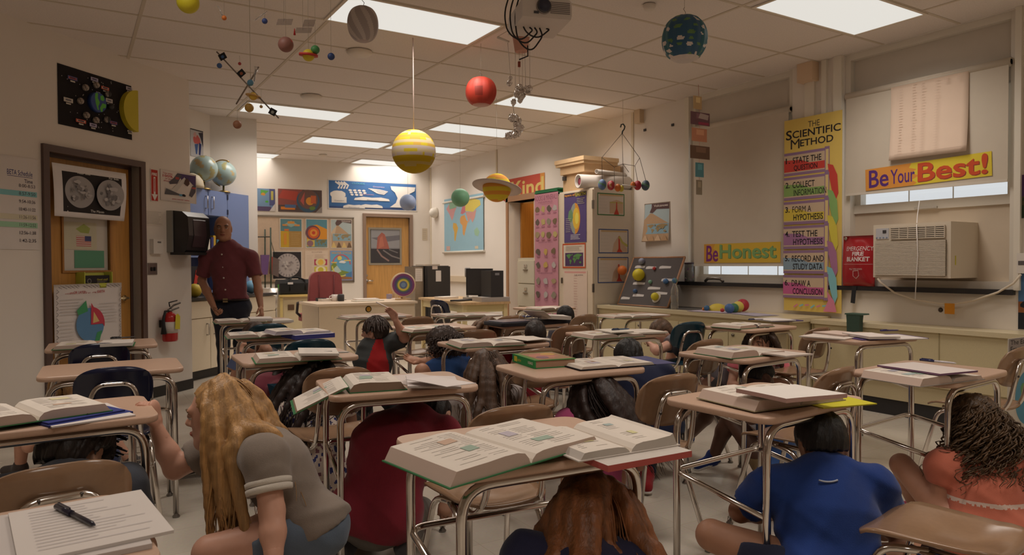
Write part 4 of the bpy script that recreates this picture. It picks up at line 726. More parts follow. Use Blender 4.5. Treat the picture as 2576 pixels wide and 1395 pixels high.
# fire blanket bag on the sill
BX = XR-.04; t = root('fire_blanket_bag', Xp(2160, 720, BX), 'red EMERGENCY FIRE BLANKET pouch on sill left of the air conditioner', 'bag')
u0, z1 = uz(RWx(BX), 2123, 594); u1, z0 = uz(RWx(BX), 2201, 719); s = Sheet(Vector((BX, -u0, zS+.004)), Vector((0, -1, 0)), Vector((0, 0, 1)), Vector((-1, 0, 0)), u1-u0, z1-zS-.004, (176, 26, 34), .012, bend=lambda a, b: .05*max(0, math.sin(math.pi*min(1, max(0, a))))**.6*max(0, math.sin(math.pi*min(1, b*1.15)))**.7+.006*math.sin(9*a+5*b))
def bent(s, t, a0, b0, a1, b1, c, off=.012):
    vs, fs, _ = glyphs(t, off); s.lift(); s.mb.add([s.P(a0+(a1-a0)*x, b0+(b1-b0)*y, s.k+.002) for x, y in vs], fs, c)
for w_, a0, a1, b0, b1 in (('EMERGENCY', .16, 1.0, .70, .785), ('FIRE', .40, .74, .6, .68), ('BLANKET', .2, .9, .49, .58)): bent(s, w_, a0, b0, a1 if a1 < 1 else .99, b1, (226, 206, 204), .03)
s.rect(.08, .43, .97, .437, (216, 150, 150)); bent(s, 'PULL TAPES DOWN', .3, .32, .72, .355, (220, 180, 180), .015); s.line([(.42, .3), (.4, .2), (.49, .15), (.6, .21), (.6, .31), (.42, .3)], .006, (220, 180, 180)); o = s.done('pouch', '', '', parent=t, mat=GLOSS)
mb = MB(); mb.lathe([(.011, 0), (.016, .002), (.011, .005)], s.P(.1, .95, .02), (206, 200, 180), 14, axis=Vector((-1, 0, 0))); mb.build('eyelet', STEEL, t)
mb = MB(); a = Xp(2150, 725, XR-.052); mb.prism([(-.02, 0), (.02, 0), (.005, -.15), (-.035, -.145)], (Vector((XR-.055, a.y, zS)), Vector((0, -1, 0)), Vector((0, 0, 1))), Vector((-.003, 0, 0)), (44, 44, 46)); mb.build('pull_strap', CLOTH, t)
# air-conditioner cable, note, wall box
mb = MB(); mb.tube([Xp(x, y, XR-.06) for x, y in ((2208, 700), (2215, 710), (2250, 735), (2300, 753), (2360, 762), (2400, 764), (2450, 755), (2510, 735), (2550, 712), (2568, 690))], .008, (222, 206, 184), 8); tag(mb.build('power_cable', RUBBER, None, 'base'), 'cream power cable drooping below the air conditioner', 'cable')
s = sheet(RWx(XR-.066), 2377, 762, 2402, 790, (232, 150, 40)); s.done('orange_tag', 'orange paper tag folded over the drooping cable', 'paper')
mb = MB(); c = Xp(2366, 779); mb.lathe([(.02, 0), (.012, .012), (.006, .02)], c, (96, 84, 76), 12, axis=RW[2]); tag(mb.build('wall_hook', STEEL, None, 'base'), 'small dark wall fixing left of the orange tag', 'hook')
mb = MB(); u0, z1 = uz(RW, 2566, 636); u1, z0 = uz(RW, 2600, 687); mb.fbox(RW, u0, z0, u1, z1, 0, .05, (222, 214, 204)); mb.fbox(RW, u0+.01, z0+.06, u0+.05, z0+.09, .05, .052, (90, 84, 84)); tag(mb.build('outlet_box', MATTE, None, 'base'), 'white electrical box at the right edge of the window wall', 'outlet')
for (y0_, y1_, lab, cs) in ((140, 545, 'dark landscape poster at the right edge above the outlet box', [(90, 60, 110), (96, 84, 60), (56, 70, 50)]), (688, 832, 'blue and orange landscape poster at the right edge below the outlet box', [(80, 120, 170), (150, 90, 50), (40, 44, 50)])):
    s = sheet(RW, 2569 if y0_ < 400 else 2563, y0_ if y0_ > 400 else 440, 2640, y1_, cs[0]); s.rect(0, 0, 1, .5, cs[1]); s.rect(0, 0, 1, .3, cs[2]); s.blob(.4, .45, .3, .1, cs[2], 2); s.done('landscape_poster', lab, 'poster')
# string of cards in front of the far window jamb
HX = XR-.25; cards = [((1744, 240), (1765, 276), (222, 190, 140), 'cream card at the top of the hanging card string'), ((1737, 279), (1785, 318), (136, 100, 112), 'mauve picture card, second on the hanging string'), ((1740, 320), (1778, 358), (232, 160, 128), 'salmon card, third on the hanging string'), ((1736, 364), (1785, 402), (136, 108, 92), 'brown card, fourth on the hanging string'), ((1749, 408), (1770, 446), (96, 160, 176), 'teal card, fifth on the hanging string'), ((1751, 452), (1766, 490), (156, 144, 124), 'olive card at the bottom of the string')]
for i, (a, b, c, lab) in enumerate(cards):
    fr = (Vector((0, Yp(1760, 300, 5.3).y, 0)), Vector((1, 0, 0)), Vector((0, -1, 0)))
    s = sheet(fr, a[0], a[1], b[0], b[1], c, .002, gap=0); s.rect(.3, .5, .8, .9, tuple(min(255, int(k*1.2)) for k in c)); 
    if i == 1: s.poly([(.4, .55), (.9, .45), (.95, .85), (.5, .95)], (206, 190, 190)); s.rect(.4, .05, .95, .25, (190, 80, 110))
    s.done('string_card', lab, 'card', 'cards on the hanging string')
mb = MB(); mb.tube([Zp(1756, 222, CEIL-.003) if 0 else Yp(1757, 214, 5.305), Yp(1760, 300, 5.305), Yp(1759, 405, 5.305), Yp(1759, 452, 5.305)], .0025, (214, 150, 140), 6)
p = Yp(1757, 214, 5.305); mb.tube([p, (p.x, p.y, CEIL)], .0025, (214, 150, 140), 6); tag(mb.build('card_string', MATTE, None, 'base'), 'pink string of cards hanging from ceiling by the far window', 'string')
# ================================================================ counter, radiator cover
CT = .75; CX = 5.32; cy1 = 6.66; cy0 = Yp(1998, 803, 4.0).y; cy0 = 4.0; KHK = (212, 196, 152)
t = root('window_counter', (5.6, 5.3, 0), 'long khaki casework counter under the far window', 'counter')
mb = MB(); mb.box((CX+.02, cy0+.02, .11), (XR-.002, cy1, CT-.035), KHK)
mb.build('carcass', LAMI, t)
mb = MB(); mb.box((CX+.08, cy0+.04, 0), (XR-.002, cy1, .11), (44, 42, 42)); mb.build('toe_kick', RUBBER, t)
n = 4
for i in range(n):
    a = cy0+.03+(cy1-cy0-.04)*i/n; b = cy0+.03+(cy1-cy0-.04)*(i+1)/n; mb = MB(); mb.box((CX, a+.004, .12), (CX+.02, b-.004, CT-.11), KHK); dr = mb.build('door', LAMI, t); mb = MB(); mb.lathe([(.014, 0), (.016, .012), (.006, .02)], (CX, b-.06, .56), (120, 110, 96), 12, axis=Vector((-1, 0, 0))); mb.build('knob', STEEL, dr)
mb = MB(); mb.box((CX-.01, cy0, CT-.035), (XR-.002, cy1, CT), (216, 200, 160)); mb.build('counter_top', LAMI, t)
mb = MB(); mb.box((5.45, 4.95, CT), (XR-.02, 6.6, CT+.004), (92, 88, 84)); tag(mb.build('dark_mat', RUBBER, None, 'base'), 'dark mat on the counter under the planet display board', 'mat')
t = root('radiator_cover', (5.76, 1.5, 0), 'long khaki radiator cover below the large window', 'radiator cover')
mb = MB(); mb.box((5.62, -2.6, .28), (XR-.002, cy0-.002, .70), KHK); mb.box((5.60, -2.6, .70), (XR-.002, cy0-.002, .735), (220, 204, 164)); mb.box((5.64, -2.6, .13), (XR-.002, cy0-.002, .28), (196, 180, 140)); mb.build('casing', LAMI, t)
mb = MB(); mb.box((5.655, -2.6, 0), (XR-.002, cy0-.002, .13), (44, 42, 42)); mb.build('toe_kick', RUBBER, t)
mb = MB(); 
for y in (3.98, 2.9, 1.8, .6): mb.box((5.616, y-.004, .28), (5.622, y+.004, .70), (176, 160, 120))
mb.build('seam_strip', LAMI, t)
c = Xp(2155, 838, 5.6); hh = Xp(2155, 791, 5.6).z-c.z
mb = MB(); prof = [(-.055, 0), (.055, 0), (.058, hh*.75), (.062, hh), (-.062, hh), (-.058, hh*.75)]
mb.prism(prof, (c+Vector((-.003, 0, 0)), Vector((0, -1, 0)), Vector((0, 0, 1))), Vector((-.05, 0, 0)), (62, 84, 70)); o = mb.build('lunch_bag', CLOTH, None, 'base'); tag(o, 'dark green cloth bag hung over the front edge of the radiator cover', 'bag')
mb = MB(); mb.prism([(-.075, hh), (.075, hh), (.072, hh+.012), (-.072, hh+.012)], (c+Vector((.06, 0, 0)), Vector((0, -1, 0)), Vector((0, 0, 1))), Vector((-.115, 0, 0)), (74, 100, 84)); o2 = mb.build('rolled_top', CLOTH); o2.parent = o; o2.location = -OFF[o.name]
# things on the counter and sill
def onct(px, py, X, z=CT): p = Xp(px, py, X); return Vector((X, p.y, z))
def dep(p): return (Vector(p)-Vector(_O)).dot(Vector(_F))
def balls(x, y, rpx, X, c, name, label, half=False, mat=None, grp=None):
    p = onct(x, y, X); r = rpx*dep(p)/FPX; mb = MB()
    if half: mb.ball((p.x, p.y, CT+.004), (r, r, r*.75), c, 24, 14); 
    else: mb.ball((p.x, p.y, CT+r+.0045), r, c, 22, 14)
    o = mb.build(name, mat or MATTE, None, 'base'); tag(o, label, 'ball', grp); return o
balls(1805, 770, 24, 5.62, (222, 196, 60), 'foam_dome', 'large yellow half ball on the counter', True)
balls(1868, 770, 16, 5.7, (190, 44, 60), 'foam_ball', 'crimson foam ball at the back of the counter row')
balls(1857, 772, 14, 5.58, (222, 200, 80), 'foam_ball', 'yellow foam ball just in front of the crimson one')
balls(1846, 778, 12, 5.50, (58, 122, 84), 'foam_ball', 'green foam ball in the row on the counter')
balls(1835, 782, 12, 5.42, (62, 104, 168), 'foam_ball', 'blue foam ball nearest in the row on the counter')
balls(1778, 774, 7, 5.5, (52, 104, 150), 'foam_ball', 'small blue foam ball left of the yellow half ball')
balls(1770, 775, 4, 5.5, (222, 130, 50), 'foam_ball', 'tiny orange foam ball beside the small blue one')
balls(1817, 779, 5, 5.47, (196, 50, 56), 'foam_ball', 'tiny red foam ball before the yellow half ball')
def flat(X0, Y0, X1, Y1, rot, c, label, name='paper_sheet', z=CT+.004, th=.003):
    cx, cy = (X0+X1)/2, (Y0+Y1)/2; w_, h_ = abs(X1-X0), abs(Y1-Y0); a = math.radians(rot); s = Sheet(Vector((cx, cy, z))-Vector((math.cos(a), math.sin(a), 0))*w_/2-Vector((-math.sin(a), math.cos(a), 0))*h_/2, Vector((math.cos(a), math.sin(a), 0)), Vector((-math.sin(a), math.cos(a), 0)), Vector((0, 0, 1)), w_, h_, c, th); return s.done(name, label, 'paper')
p = onct(1800, 785, 5.42); flat(5.35, p.y-.25, 5.6, p.y+.3, 8, (186, 172, 190), 'lilac paper sheets spread on the counter before the yellow dome')
p = onct(1890, 790, 5.45); flat(5.34, p.y-.2, 5.6, p.y+.15, -12, (176, 168, 186), 'mauve paper sheet near the right end of the counter')
# planet display board leaning on the wall
q = [onct(1547, 765, 5.45), onct(1681, 772, 5.5)]; zt_ = Xp(1697, 641, 5.72).z
O = Vector((5.50, q[0].y, CT+.005)); U = Vector((0, -1, 0)); L_ = abs(q[0].y-q[1].y); V = Vector((.27, -.0, zt_-CT)).normalized(); N = V.cross(U).normalized(); N = -N if N.x > 0 else N; Hh = (zt_-CT)*1.04
U = (Vector((0, -1, 0))+Vector((0, 0, .0))).normalized()
t = root('planet_board', O+U*L_/2, 'wood-framed grey planet display board leaning on the counter', 'display board')
s = Sheet(O, U, V, N, L_, Hh, (92, 86, 86), .012)
for (px, py, wd) in ((1590, 667, .2), (1622, 669, .2), (1660, 668, .22), (1672, 700, .22), (1597, 711, .24), (1641, 722, .24), (1663, 734, .22), (1602, 742, .22), (1567, 751, .18)):
    a = (px-1547)/138+.0*(765-py); b = (768-py)/126.; a -= .16*b*.9; s.poly([(a-wd/2, b-.03), (a+wd/2, b-.02), (a+wd/2, b+.02), (a-wd*.3, b+.03), (a-wd/2, b+.015)], (206, 200, 198))
s.done('backing', '', '', parent=t)
mb = MB(); fw = .02
for a0, b0_, a1, b1_ in ((0, 0, 1, 0), (0, 1, 1, 1), (0, 0, 0, 1), (1, 0, 1, 1)): mb.tube([O+U*(a0*L_)+V*(b0_*Hh)+N*.006, O+U*(a1*L_)+V*(b1_*Hh)+N*.006], .013, (176, 126, 90), 6)
mb.build('frame', WOOD, t)
for (px, py, r, c) in ((1614, 695, 15.5, (214, 196, 20)), (1571, 683, 12, (222, 112, 36)), (1618, 659, 8, (140, 146, 170)), (1648, 676, 4.5, (190, 50, 50)), (1600, 701, 4, (206, 96, 50)), (1638, 710, 5, (120, 176, 146)), (1600, 733, 5.5, (60, 92, 140)), (1678, 709, 7, (64, 110, 166)), (1652, 748, 10, (214, 200, 30))):
    P_ = Pp(px, py, O+N*.012, N); rr = r*dep(P_)/FPX; mb = MB()
    if px == 1652: mb.lathe([(rr*1.4, .001), (rr*1.4, .006)], P_, (196, 186, 170), 24, axis=N)
    mb.ball(P_+N*rr*.7, rr, c, 18, 12); mb.build('planet_ball', MATTE, t)
# bottle, jar, handle on the sill
c = onct(1697, 770, 5.46); t = root('water_bottle', c, 'clear plastic bottle with a small globe on top beside the planet board', 'bottle'); k = dep(c)/FPX
GLS = M('clear_plastic', .12, spec=.5, trans=.75)
mb = MB(); mb.lathe([(8*k, 0), (9.5*k, 3*k), (9.5*k, 16*k), (8.6*k, 18*k), (9.5*k, 20*k), (9.5*k, 34*k), (8.6*k, 36*k), (9.5*k, 38*k), (9.5*k, 50*k), (4*k, 62*k), (4*k, 66*k)], c, (214, 212, 206), 20); mb.build('body', GLS, t); mb = MB(); mb.ball(c+Vector((0, 0, 72*k)), 7*k, (60, 110, 160), 16, 10, lambda th, v: (96, 140, 110) if math.sin(3*th+2*v) > .5 else (60, 110, 160)); mb.build('globe_topper', MATTE, t)
c = Xp(1734, 708, XR-.01); c.z = zS+.004; k = dep(c)/FPX; t = root('bead_jar', c, 'glass jar of coloured beads on the sill at far window', 'jar'); mb = MB(); mb.lathe([(11*k, 0), (12*k, 2*k), (12*k, 44*k), (11*k, 47*k)], c, (210, 206, 200), 20); mb.build('glass', GLS, t); mb = MB(); R = random.Random(4)
for i in range(70): th, rr, z = R.uniform(0, 6.28), 10.5*k, R.uniform(2, 34)*k; mb.ball(c+Vector((rr*math.cos(th), rr*math.sin(th), z)), 1.9*k, R.choice([(180, 60, 80), (60, 90, 150), (90, 140, 110), (200, 190, 180), (120, 70, 130)]), 8, 5)
o = mb.build('beads', MATTE, t); o['kind'] = 'stuff'; mb = MB(); mb.lathe([(12.3*k, 44*k), (12.3*k, 48*k)], c, (70, 50, 60), 20); mb.build('lid', MATTE, t)
mb = MB(); a = Xp(1774, 711, XR-.02); b = Xp(1819, 712, XR-.02); a.z = b.z = zS+.012; m_ = (a+b)/2+Vector((0, 0, .035)); mb.tube([a, a*.7+m_*.3+Vector((0, 0, .02)), m_, b*.7+m_*.3+Vector((0, 0, .02)), b], .016, (130, 122, 112), 8); tag(mb.build('sill_handle', STEEL, None, 'base'), 'arched grey handle lying on the dark sill of far window', 'handle')
# ================================================================ tall cabinets beside the counter
TX = 5.27; ty0 = 6.69; ty1 = Xp(1405, 600, TX).y; tz = 2.14
t = root('tall_cabinet', ((TX+XR)/2, (ty0+ty1)/2, 0), 'tall cream storage cabinet covered in posters beside counter', 'cabinet')
mb = MB(); mb.box((TX+.02, ty0, 0), (XR-.002, ty1, tz), (222, 210, 192)); mb.build('carcass', LAMI, t)
mb = MB(); mb.box((TX, ty0+.004, .08), (TX+.02, ty1-.004, tz-.02), (224, 206, 180)); dr = mb.build('door', LAMI, t)
mb = MB()
for z in (tz-.2, .95, .3): mb.box((TX-.008, ty0-.006, z-.05), (TX+.02, ty0+.008, z+.05), (150, 140, 130))
mb.build('hinge', STEEL, dr)
mb = MB(); yl = Xp(1415, 705, TX).y; mb.box((TX-.02, yl-.008, Xp(1415, 712, TX).z), (TX, yl+.008, Xp(1415, 698, TX).z), (140, 130, 120)); mb.build('latch', STEEL, dr)
TF = RWx(TX); TS = YWy(ty0)
s = sheet(TF, 1420, 488, 1476, 608, (92, 76, 130)); s.poly([(0, .92), (1, .92), (1, 1), (0, 1)], (70, 60, 80)); s.text('layers of', .03, .925, .5, .985, (226, 150, 60), .03); s.text('EARTH', .52, .92, .97, .99, (196, 186, 60), .03); s.disc(.5, .48, .105, (150, 160, 150), ry=.19); s.disc(.5, .48, .105, (226, 150, 50), 20, ry=.19, a0=-1.57, a1=1.57); s.disc(.55, .48, .07, (232, 190, 60), ry=.13); s.disc(.58, .48, .035, (236, 220, 90), ry=.07); s.blob(.3, .55, .12, .12, (110, 150, 110), 4); s.lines(.3, .05, .75, .16, 4, (190, 184, 200), .008); s.lines(.08, .2, .35, .5, 8, (190, 180, 170), .005); s.lines(.6, .75, .95, .88, 4, (200, 190, 160), .005); s.done('layers_of_earth_poster', 'purple layers of EARTH poster at the top of the tall cabinet door', 'poster')
s = sheet(TF, 1416, 613, 1474, 674, (222, 206, 186), border=((206, 84, 40), .018)); s.rect(.12, .08, .9, .62, (84, 60, 100)); landmap(s, .14, .1, .88, .6, {'*': (96, 150, 80)}); s.lines(.15, .68, .88, .9, 4, (180, 168, 152), .006); s.done('orange_framed_map', 'orange-bordered sheet with a purple world map on tall cabinet door', 'poster')
s = sheet(TF, 1418, 680, 1478, 812, (226, 204, 186)); s.rect(.05, .95, .95, .985, (222, 160, 150)); s.lines(.45, .02, .62, .92, 18, (206, 160, 150), .005); s.text('Lab points', .5, .9, .85, .93, (96, 80, 80)); s.done('checklist_sheet', 'long pale pink checklist at the bottom of tall cabinet door', 'poster')
def draw(x0, y0, x1, y1, c, v, lab):
    s = sheet(TS, x0, y0, x1, y1, (218, 208, 198), border=(c, .012)); s.rect(.08, .88, .95, .95, (206, 176, 130))
    if v == 0: s.poly([(.45, .1), (.45, .6), (.7, .72), (.95, .62), (.95, .1)], (206, 176, 146)); s.rect(.45, .56, .95, .62, (196, 184, 110)); s.poly([(.6, .05), (.68, .3), (.69, .62), (.72, .62), (.73, .3), (.8, .05)], (206, 74, 60))
    else: s.poly([(.45, .05), (.5, .4), (.65, .7), (.95, .2), (.95, .05)], (208, 176, 150)); s.poly([(.6, .05), (.66, .2), (.66, .72), (.7, .72), (.72, .2), (.8, .05)], (206, 70, 54)); 
    if v == 1: s.line([(.68, .7), (.8, .45), (.97, .3)], .03, (196, 190, 100))
    s.lines(.06, .1, .38, .8, 5, (206, 198, 190), .004); s.done('volcano_drawing', lab, 'drawing', 'volcano drawings on the cabinet side')
draw(1502, 484, 1570, 543, (70, 130, 74), 0, 'green-edged volcano cutaway drawing, topmost on the cabinet side'); draw(1505, 575, 1580, 637, (70, 92, 150), 1, 'blue-edged volcano drawing in the middle of the cabinet side'); draw(1503, 646, 1580, 710, (70, 92, 150), 2, 'blue-edged volcano drawing lowest on the cabinet side, partly behind the planet board')
# box, lid, rolled charts on top
by0 = ty0+.05; bx0 = TX+.03; zb1 = Xp(1410, 420, TX).z
t = root('archive_box', (bx0+.25, by0+.38, tz), 'cardboard archive box with lid on top of the tall cabinet', 'box'); mb = MB(); mb.box((bx0+.03, by0+.2, tz), (XR-.06, ty1-.02, zb1), (214, 176, 130)); mb.build('carton', CARD, t); mb = MB(); mb.box((bx0, by0+.15, zb1-.10), (XR-.03, ty1, zb1), (218, 180, 134)); mb.build('lid', CARD, t); mb = MB(); mb.box((bx0-.002, by0+.55, zb1-.17), (bx0+.03, by0+.60, zb1-.12), (60, 54, 46)); mb.build('hand_hole', MATTE, t)
mb = MB(); mb.box((bx0-.03, by0+.12, zb1), (XR-.1, ty1+.06, zb1+.035), (214, 178, 132)); mb.box((bx0-.04, by0+.11, zb1+.035), (XR-.09, ty1+.07, zb1+.085), (220, 184, 138)); tag(mb.build('flat_box', CARD, None, 'base'), 'flat cardboard box lying on the archive box lid', 'box')
def roll(p0, p1, r, c, lab, core=None):
    mb = MB(); ax = (p1-p0); n = 24; L_ = ax.length; A = ax.normalized(); mb.lathe([(r*.82, L_), (r*.82, 0), (r, 0), (r, L_), (r*.82, L_)], p0, c, n, axis=A)
    if core: mb.lathe([(r*.5, .02), (r*.35, .02), (r*.35, .05)], p0, core, 18, axis=A)
    tag(mb.build('rolled_chart', PAPER, None, 'base'), lab, 'rolled chart', 'rolled charts on the tall cabinet')
r0 = .085; roll(Vector((TX-.08, by0+.13, tz+r0+.001)), Vector((XR-.02, by0+.02, tz+r0+.001)), r0, (212, 202, 192), 'wide rolled white chart on the front edge of tall cabinet top', (160, 70, 86)); roll(Vector((TX+.1, by0+.0, tz+2*r0+.03)), Vector((XR-.02, by0+.09, tz+2*r0+.03)), .028, (206, 196, 184), 'thin rolled chart lying on the wide roll')
# second tall cabinet with the minerals chart and green folders
sy1 = Xp(1343, 600, TX).y
t = root('supply_cabinet', ((TX+XR)/2, (ty1+sy1)/2, 0), 'second tall cream cabinet behind the pink minerals chart', 'cabinet'); mb = MB(); mb.box((TX+.01, ty1+.003, 0), (XR-.002, sy1, 2.10), (218, 204, 182)); mb.build('carcass', LAMI, t); mb = MB(); mb.box((TX-.006, ty1+.01, .08), (TX+.01, sy1-.01, 2.08), (222, 206, 182)); mb.build('door', LAMI, t)
for i in range(5): mb = MB(); z = 2.10+.022*i; mb.box((TX+.0+.01*(i % 3), ty1+.02+.02*(i % 2), z), (XR-.25, sy1-.02, z+.02), [(34, 40, 56), (44, 60, 70), (46, 110, 70), (52, 130, 80), (46, 116, 72)][i]); tag(mb.build('folder', PAPER, None, 'base'), ['navy', 'slate', 'green', 'bright green', 'dark green'][i]+' folder in the stack on the minerals cabinet, '+['lowest', 'second', 'third', 'fourth', 'topmost'][i], 'folder', 'folders on the minerals cabinet')
s = sheet(fr_off(TF, .012), 1345, 490, 1405, 800, (206, 140, 156), gap=0); s.text('ROCKS & MINERALS', .03, .945, .97, .985, (150, 86, 110), .02)
R = random.Random(12)
for j, y in enumerate((.875, .77, .665, .53, .42, .29, .18)):
    n = 4 if j < 3 else 3
    for i in range(n):
        a = (i+.5)/n; s.blob(a, y, .09, .026, R.choice([(170, 150, 110), (150, 140, 120), (196, 176, 110), (130, 110, 80), (190, 180, 176), (110, 96, 84), (206, 170, 90)]), i+10*j, 9, .3); s.rect(a-.07, y-.045, a+.07, y-.032, (176, 112, 132))
for y, w_ in ((.93, 'MINERALS'), (.605, 'SEDIMENTARY ROCKS'), (.355, 'IGNEOUS ROCKS')): s.text(w_, .2, y-.006, .8, y+.006, (150, 90, 112))
s.done('minerals_chart', 'long pink rocks and minerals chart on the second tall cabinet', 'poster')
fy0 = Xp(1345, 700, TX-.02).y; fy1 = Xp(1300, 700, TX-.02).y
t = root('file_cabinet', (5.55, (fy0+fy1)/2, 0), 'beige four-drawer file cabinet by right doorway', 'file cabinet'); mb = MB(); fz = Xp(1322, 648, TX-.02).z; mb.box((TX+.0, fy0+.01, 0), (XR-.05, fy1, fz), (206, 196, 172)); mb.build('carcass', MATTE, t)
for i in range(4):
    z0 = .04+(fz-.07)*i/4; z1 = .04+(fz-.07)*(i+1)/4-.012; mb = MB(); mb.box((TX-.018, fy0+.02, z0), (TX+.0, fy1-.015, z1), (210, 200, 176)); dr = mb.build('drawer', MATTE, t); ym = (fy0+fy1)/2; mb = MB(); mb.box((TX-.026, ym-.03, z1-.09), (TX-.018, ym+.03, z1-.05), (222, 216, 206)); mb.box((TX-.032, ym-.05, z1-.13), (TX-.018, ym+.05, z1-.115), (170, 160, 144)); mb.build('label_holder', STEEL, dr)
# ================================================================ back of the room: furniture
def rbox(mb, c, hx, hy, z0, z1, rot, col):
    R = Matrix.Rotation(rot, 3, 'Z'); mb.box((-hx, -hy, z0), (hx, hy, z1), col, R=R, o=Vector((c[0], c[1], 0))); return mb
# teacher's desk
dx0, dx1, dy0, dy1 = 2.60, 3.95, 8.78, 9.62; TD = .75; CRD = (226, 206, 176)
t = root('teacher_desk', ((dx0+dx1)/2, (dy0+dy1)/2, 0), 'cream teacher desk with oval lock plate in front of red chair', 'desk')
mb = MB(); mb.box((dx0+.03, dy0+.03, .03), (dx1-.03, dy0+.06, TD-.03), CRD); mb.box((dx0+.03, dy0+.05, .03), (dx0+.06, dy1-.03, TD-.03), (206, 186, 156)); mb.box((dx1-.06, dy0+.05, .03), (dx1-.03, dy1-.03, TD-.03), (206, 186, 156)); mb.build('body', LAMI, t)
for a, b in ((dx0+.06, dx0+.45), (dx1-.45, dx1-.06)):
    mb = MB(); mb.box((a, dy0+.06, .05), (b, dy1-.05, TD-.03), (206, 186, 156)); pd = mb.build('pedestal', LAMI, t)
    for k in range(3): mb = MB(); mb.box((a+.01, dy1-.05, .07+.21*k), (b-.01, dy1-.03, .26+.21*k), (214, 194, 164)); mb.build('drawer', LAMI, pd)
mb = MB(); mb.box((dx0, dy0, TD-.03), (dx1, dy1, TD), (230, 208, 180)); mb.build('desk_top', LAMI, t)
P = Yp(927, 777, dy0+.028); mb = MB(); mb.lathe([(.001, .006), (.03, .006), (.036, .004), (.042, .0)], P, (60, 54, 40), 24, axis=Vector((0, -1, 0)), sx=1., cols=[(200, 150, 60), (60, 54, 40), (60, 54, 40)]); mb.build('lock_plate', STEEL, t)
for x, y in ((dx0+.06, dy0+.06), (dx1-.06, dy0+.06), (dx0+.06, dy1-.06), (dx1-.06, dy1-.06)): mb = MB(); mb.lathe([(.018, 0), (.018, .05)], (x, y, 0), (80, 76, 72), 12); mb.build('foot', MATTE, t)
def onT(px, py, z=TD): p = Zp(px, py, z); return p
def itemb(name, px, py, hx, hy, h, rot, c, label, cat, mat=PAPER, z=TD):
    p = onT(px, py, z) if z == TD else onTab(px, py); p.y = min(p.y, dy1-hy-.02) if z == TD else p.y; mb = rbox(MB(), p, hx, hy, z, z+h, math.radians(rot), c); return tag(mb.build(name, mat, None, 'base'), label, cat)
itemb('stapler', 779, 753, .03, .07, .045, 30, (44, 46, 52), 'black stapler at the left end of the teacher desk', 'stapler', GLOSS)
itemb('book_stack', 812, 755, .12, .09, .035, 5, (206, 196, 186), 'low stack of white papers behind the mug on teacher desk', 'papers')
p = onT(842, 757); t = root('coffee_mug', p, 'white patterned mug on the teacher desk', 'mug'); mb = MB(); mb.lathe([(.035, 0), (.042, .01), (.042, .09), (.037, .09), (.035, .015)], p, (216, 204, 196), 20); mb.build('cup', GLOSS, t); mb = MB(); mb.tube([p+Vector((-.04, 0, .075)), p+Vector((-.07, 0, .065)), p+Vector((-.07, 0, .035)), p+Vector((-.04, 0, .02))], .006, (216, 204, 196), 8); mb.build('handle', GLOSS, t)
p = onT(858, 757); mb = MB(); mb.lathe([(.04, 0), (.043, .01), (.043, .085), (.03, .095), (.001, .097)], p, (44, 42, 44), 20); tag(mb.build('pencil_cup', MATTE, None, 'base'), 'black cup right of the white mug on the teacher desk', 'cup')
itemb('paper_stack', 905, 752, .16, .11, .02, -4, (216, 208, 200), 'loose white papers in the middle of the teacher desk', 'papers'); itemb('open_magazine', 925, 757, .2, .09, .012, 4, (196, 190, 176), 'open greenish magazine near the front edge of teacher desk', 'magazine'); itemb('paper_pad', 1005, 752, .1, .08, .012, -8, (222, 210, 200), 'white pad of paper at the right end of teacher desk', 'papers')
itemb('photo_cube', 977, 751, .028, .03, .07, 20, (150, 140, 160), 'small lilac box beside the wooden block on teacher desk', 'box'); itemb('wood_block', 987, 750, .03, .03, .085, 10, (206, 170, 126), 'small wooden block left of the rainbow disc', 'block', WOOD)
# layered rainbow disc model
c = Yp(1014, 716, 9.2); rx = 31*dep(c)/FPX; t = root('rainbow_disc', (c.x, c.y, TD), 'round rainbow-ringed foam disc standing on the teacher desk', 'model')
rings = [(1., (206, 180, 146)), (.9, (126, 56, 110)), (.74, (84, 66, 120)), (.56, (92, 130, 70)), (.47, (206, 186, 70)), (.32, (90, 104, 140)), (.19, (110, 140, 176))]
prof = [(.001, .032)]; cols = []
for i in range(len(rings)-1, -1, -1): prof.append((rx*rings[i][0], .032)); cols.append(rings[i][1])
prof += [(rx, -.02), (.001, -.02)]; cols += [(196, 170, 136), (196, 170, 136)]
D = (Vector(_O)-c); D.z = 0; D = (D.normalized()+Vector((.15, 0, 0))).normalized(); mb = MB(); mb.lathe(prof, c, (0, 0, 0), 40, axis=D, cols=cols); mb.build('disc', MATTE, t)
mb = MB(); mb.box((-.1, -.05, TD), (.1, .05, TD+.02), (190, 160, 120), o=Vector((c.x, c.y, 0))); mb.box((-.02, -.04, TD), (.02, .04, max(TD+.03, c.z-rx+.01)), (190, 160, 120), o=Vector((c.x, c.y, 0))); mb.build('stand', CARD, t)
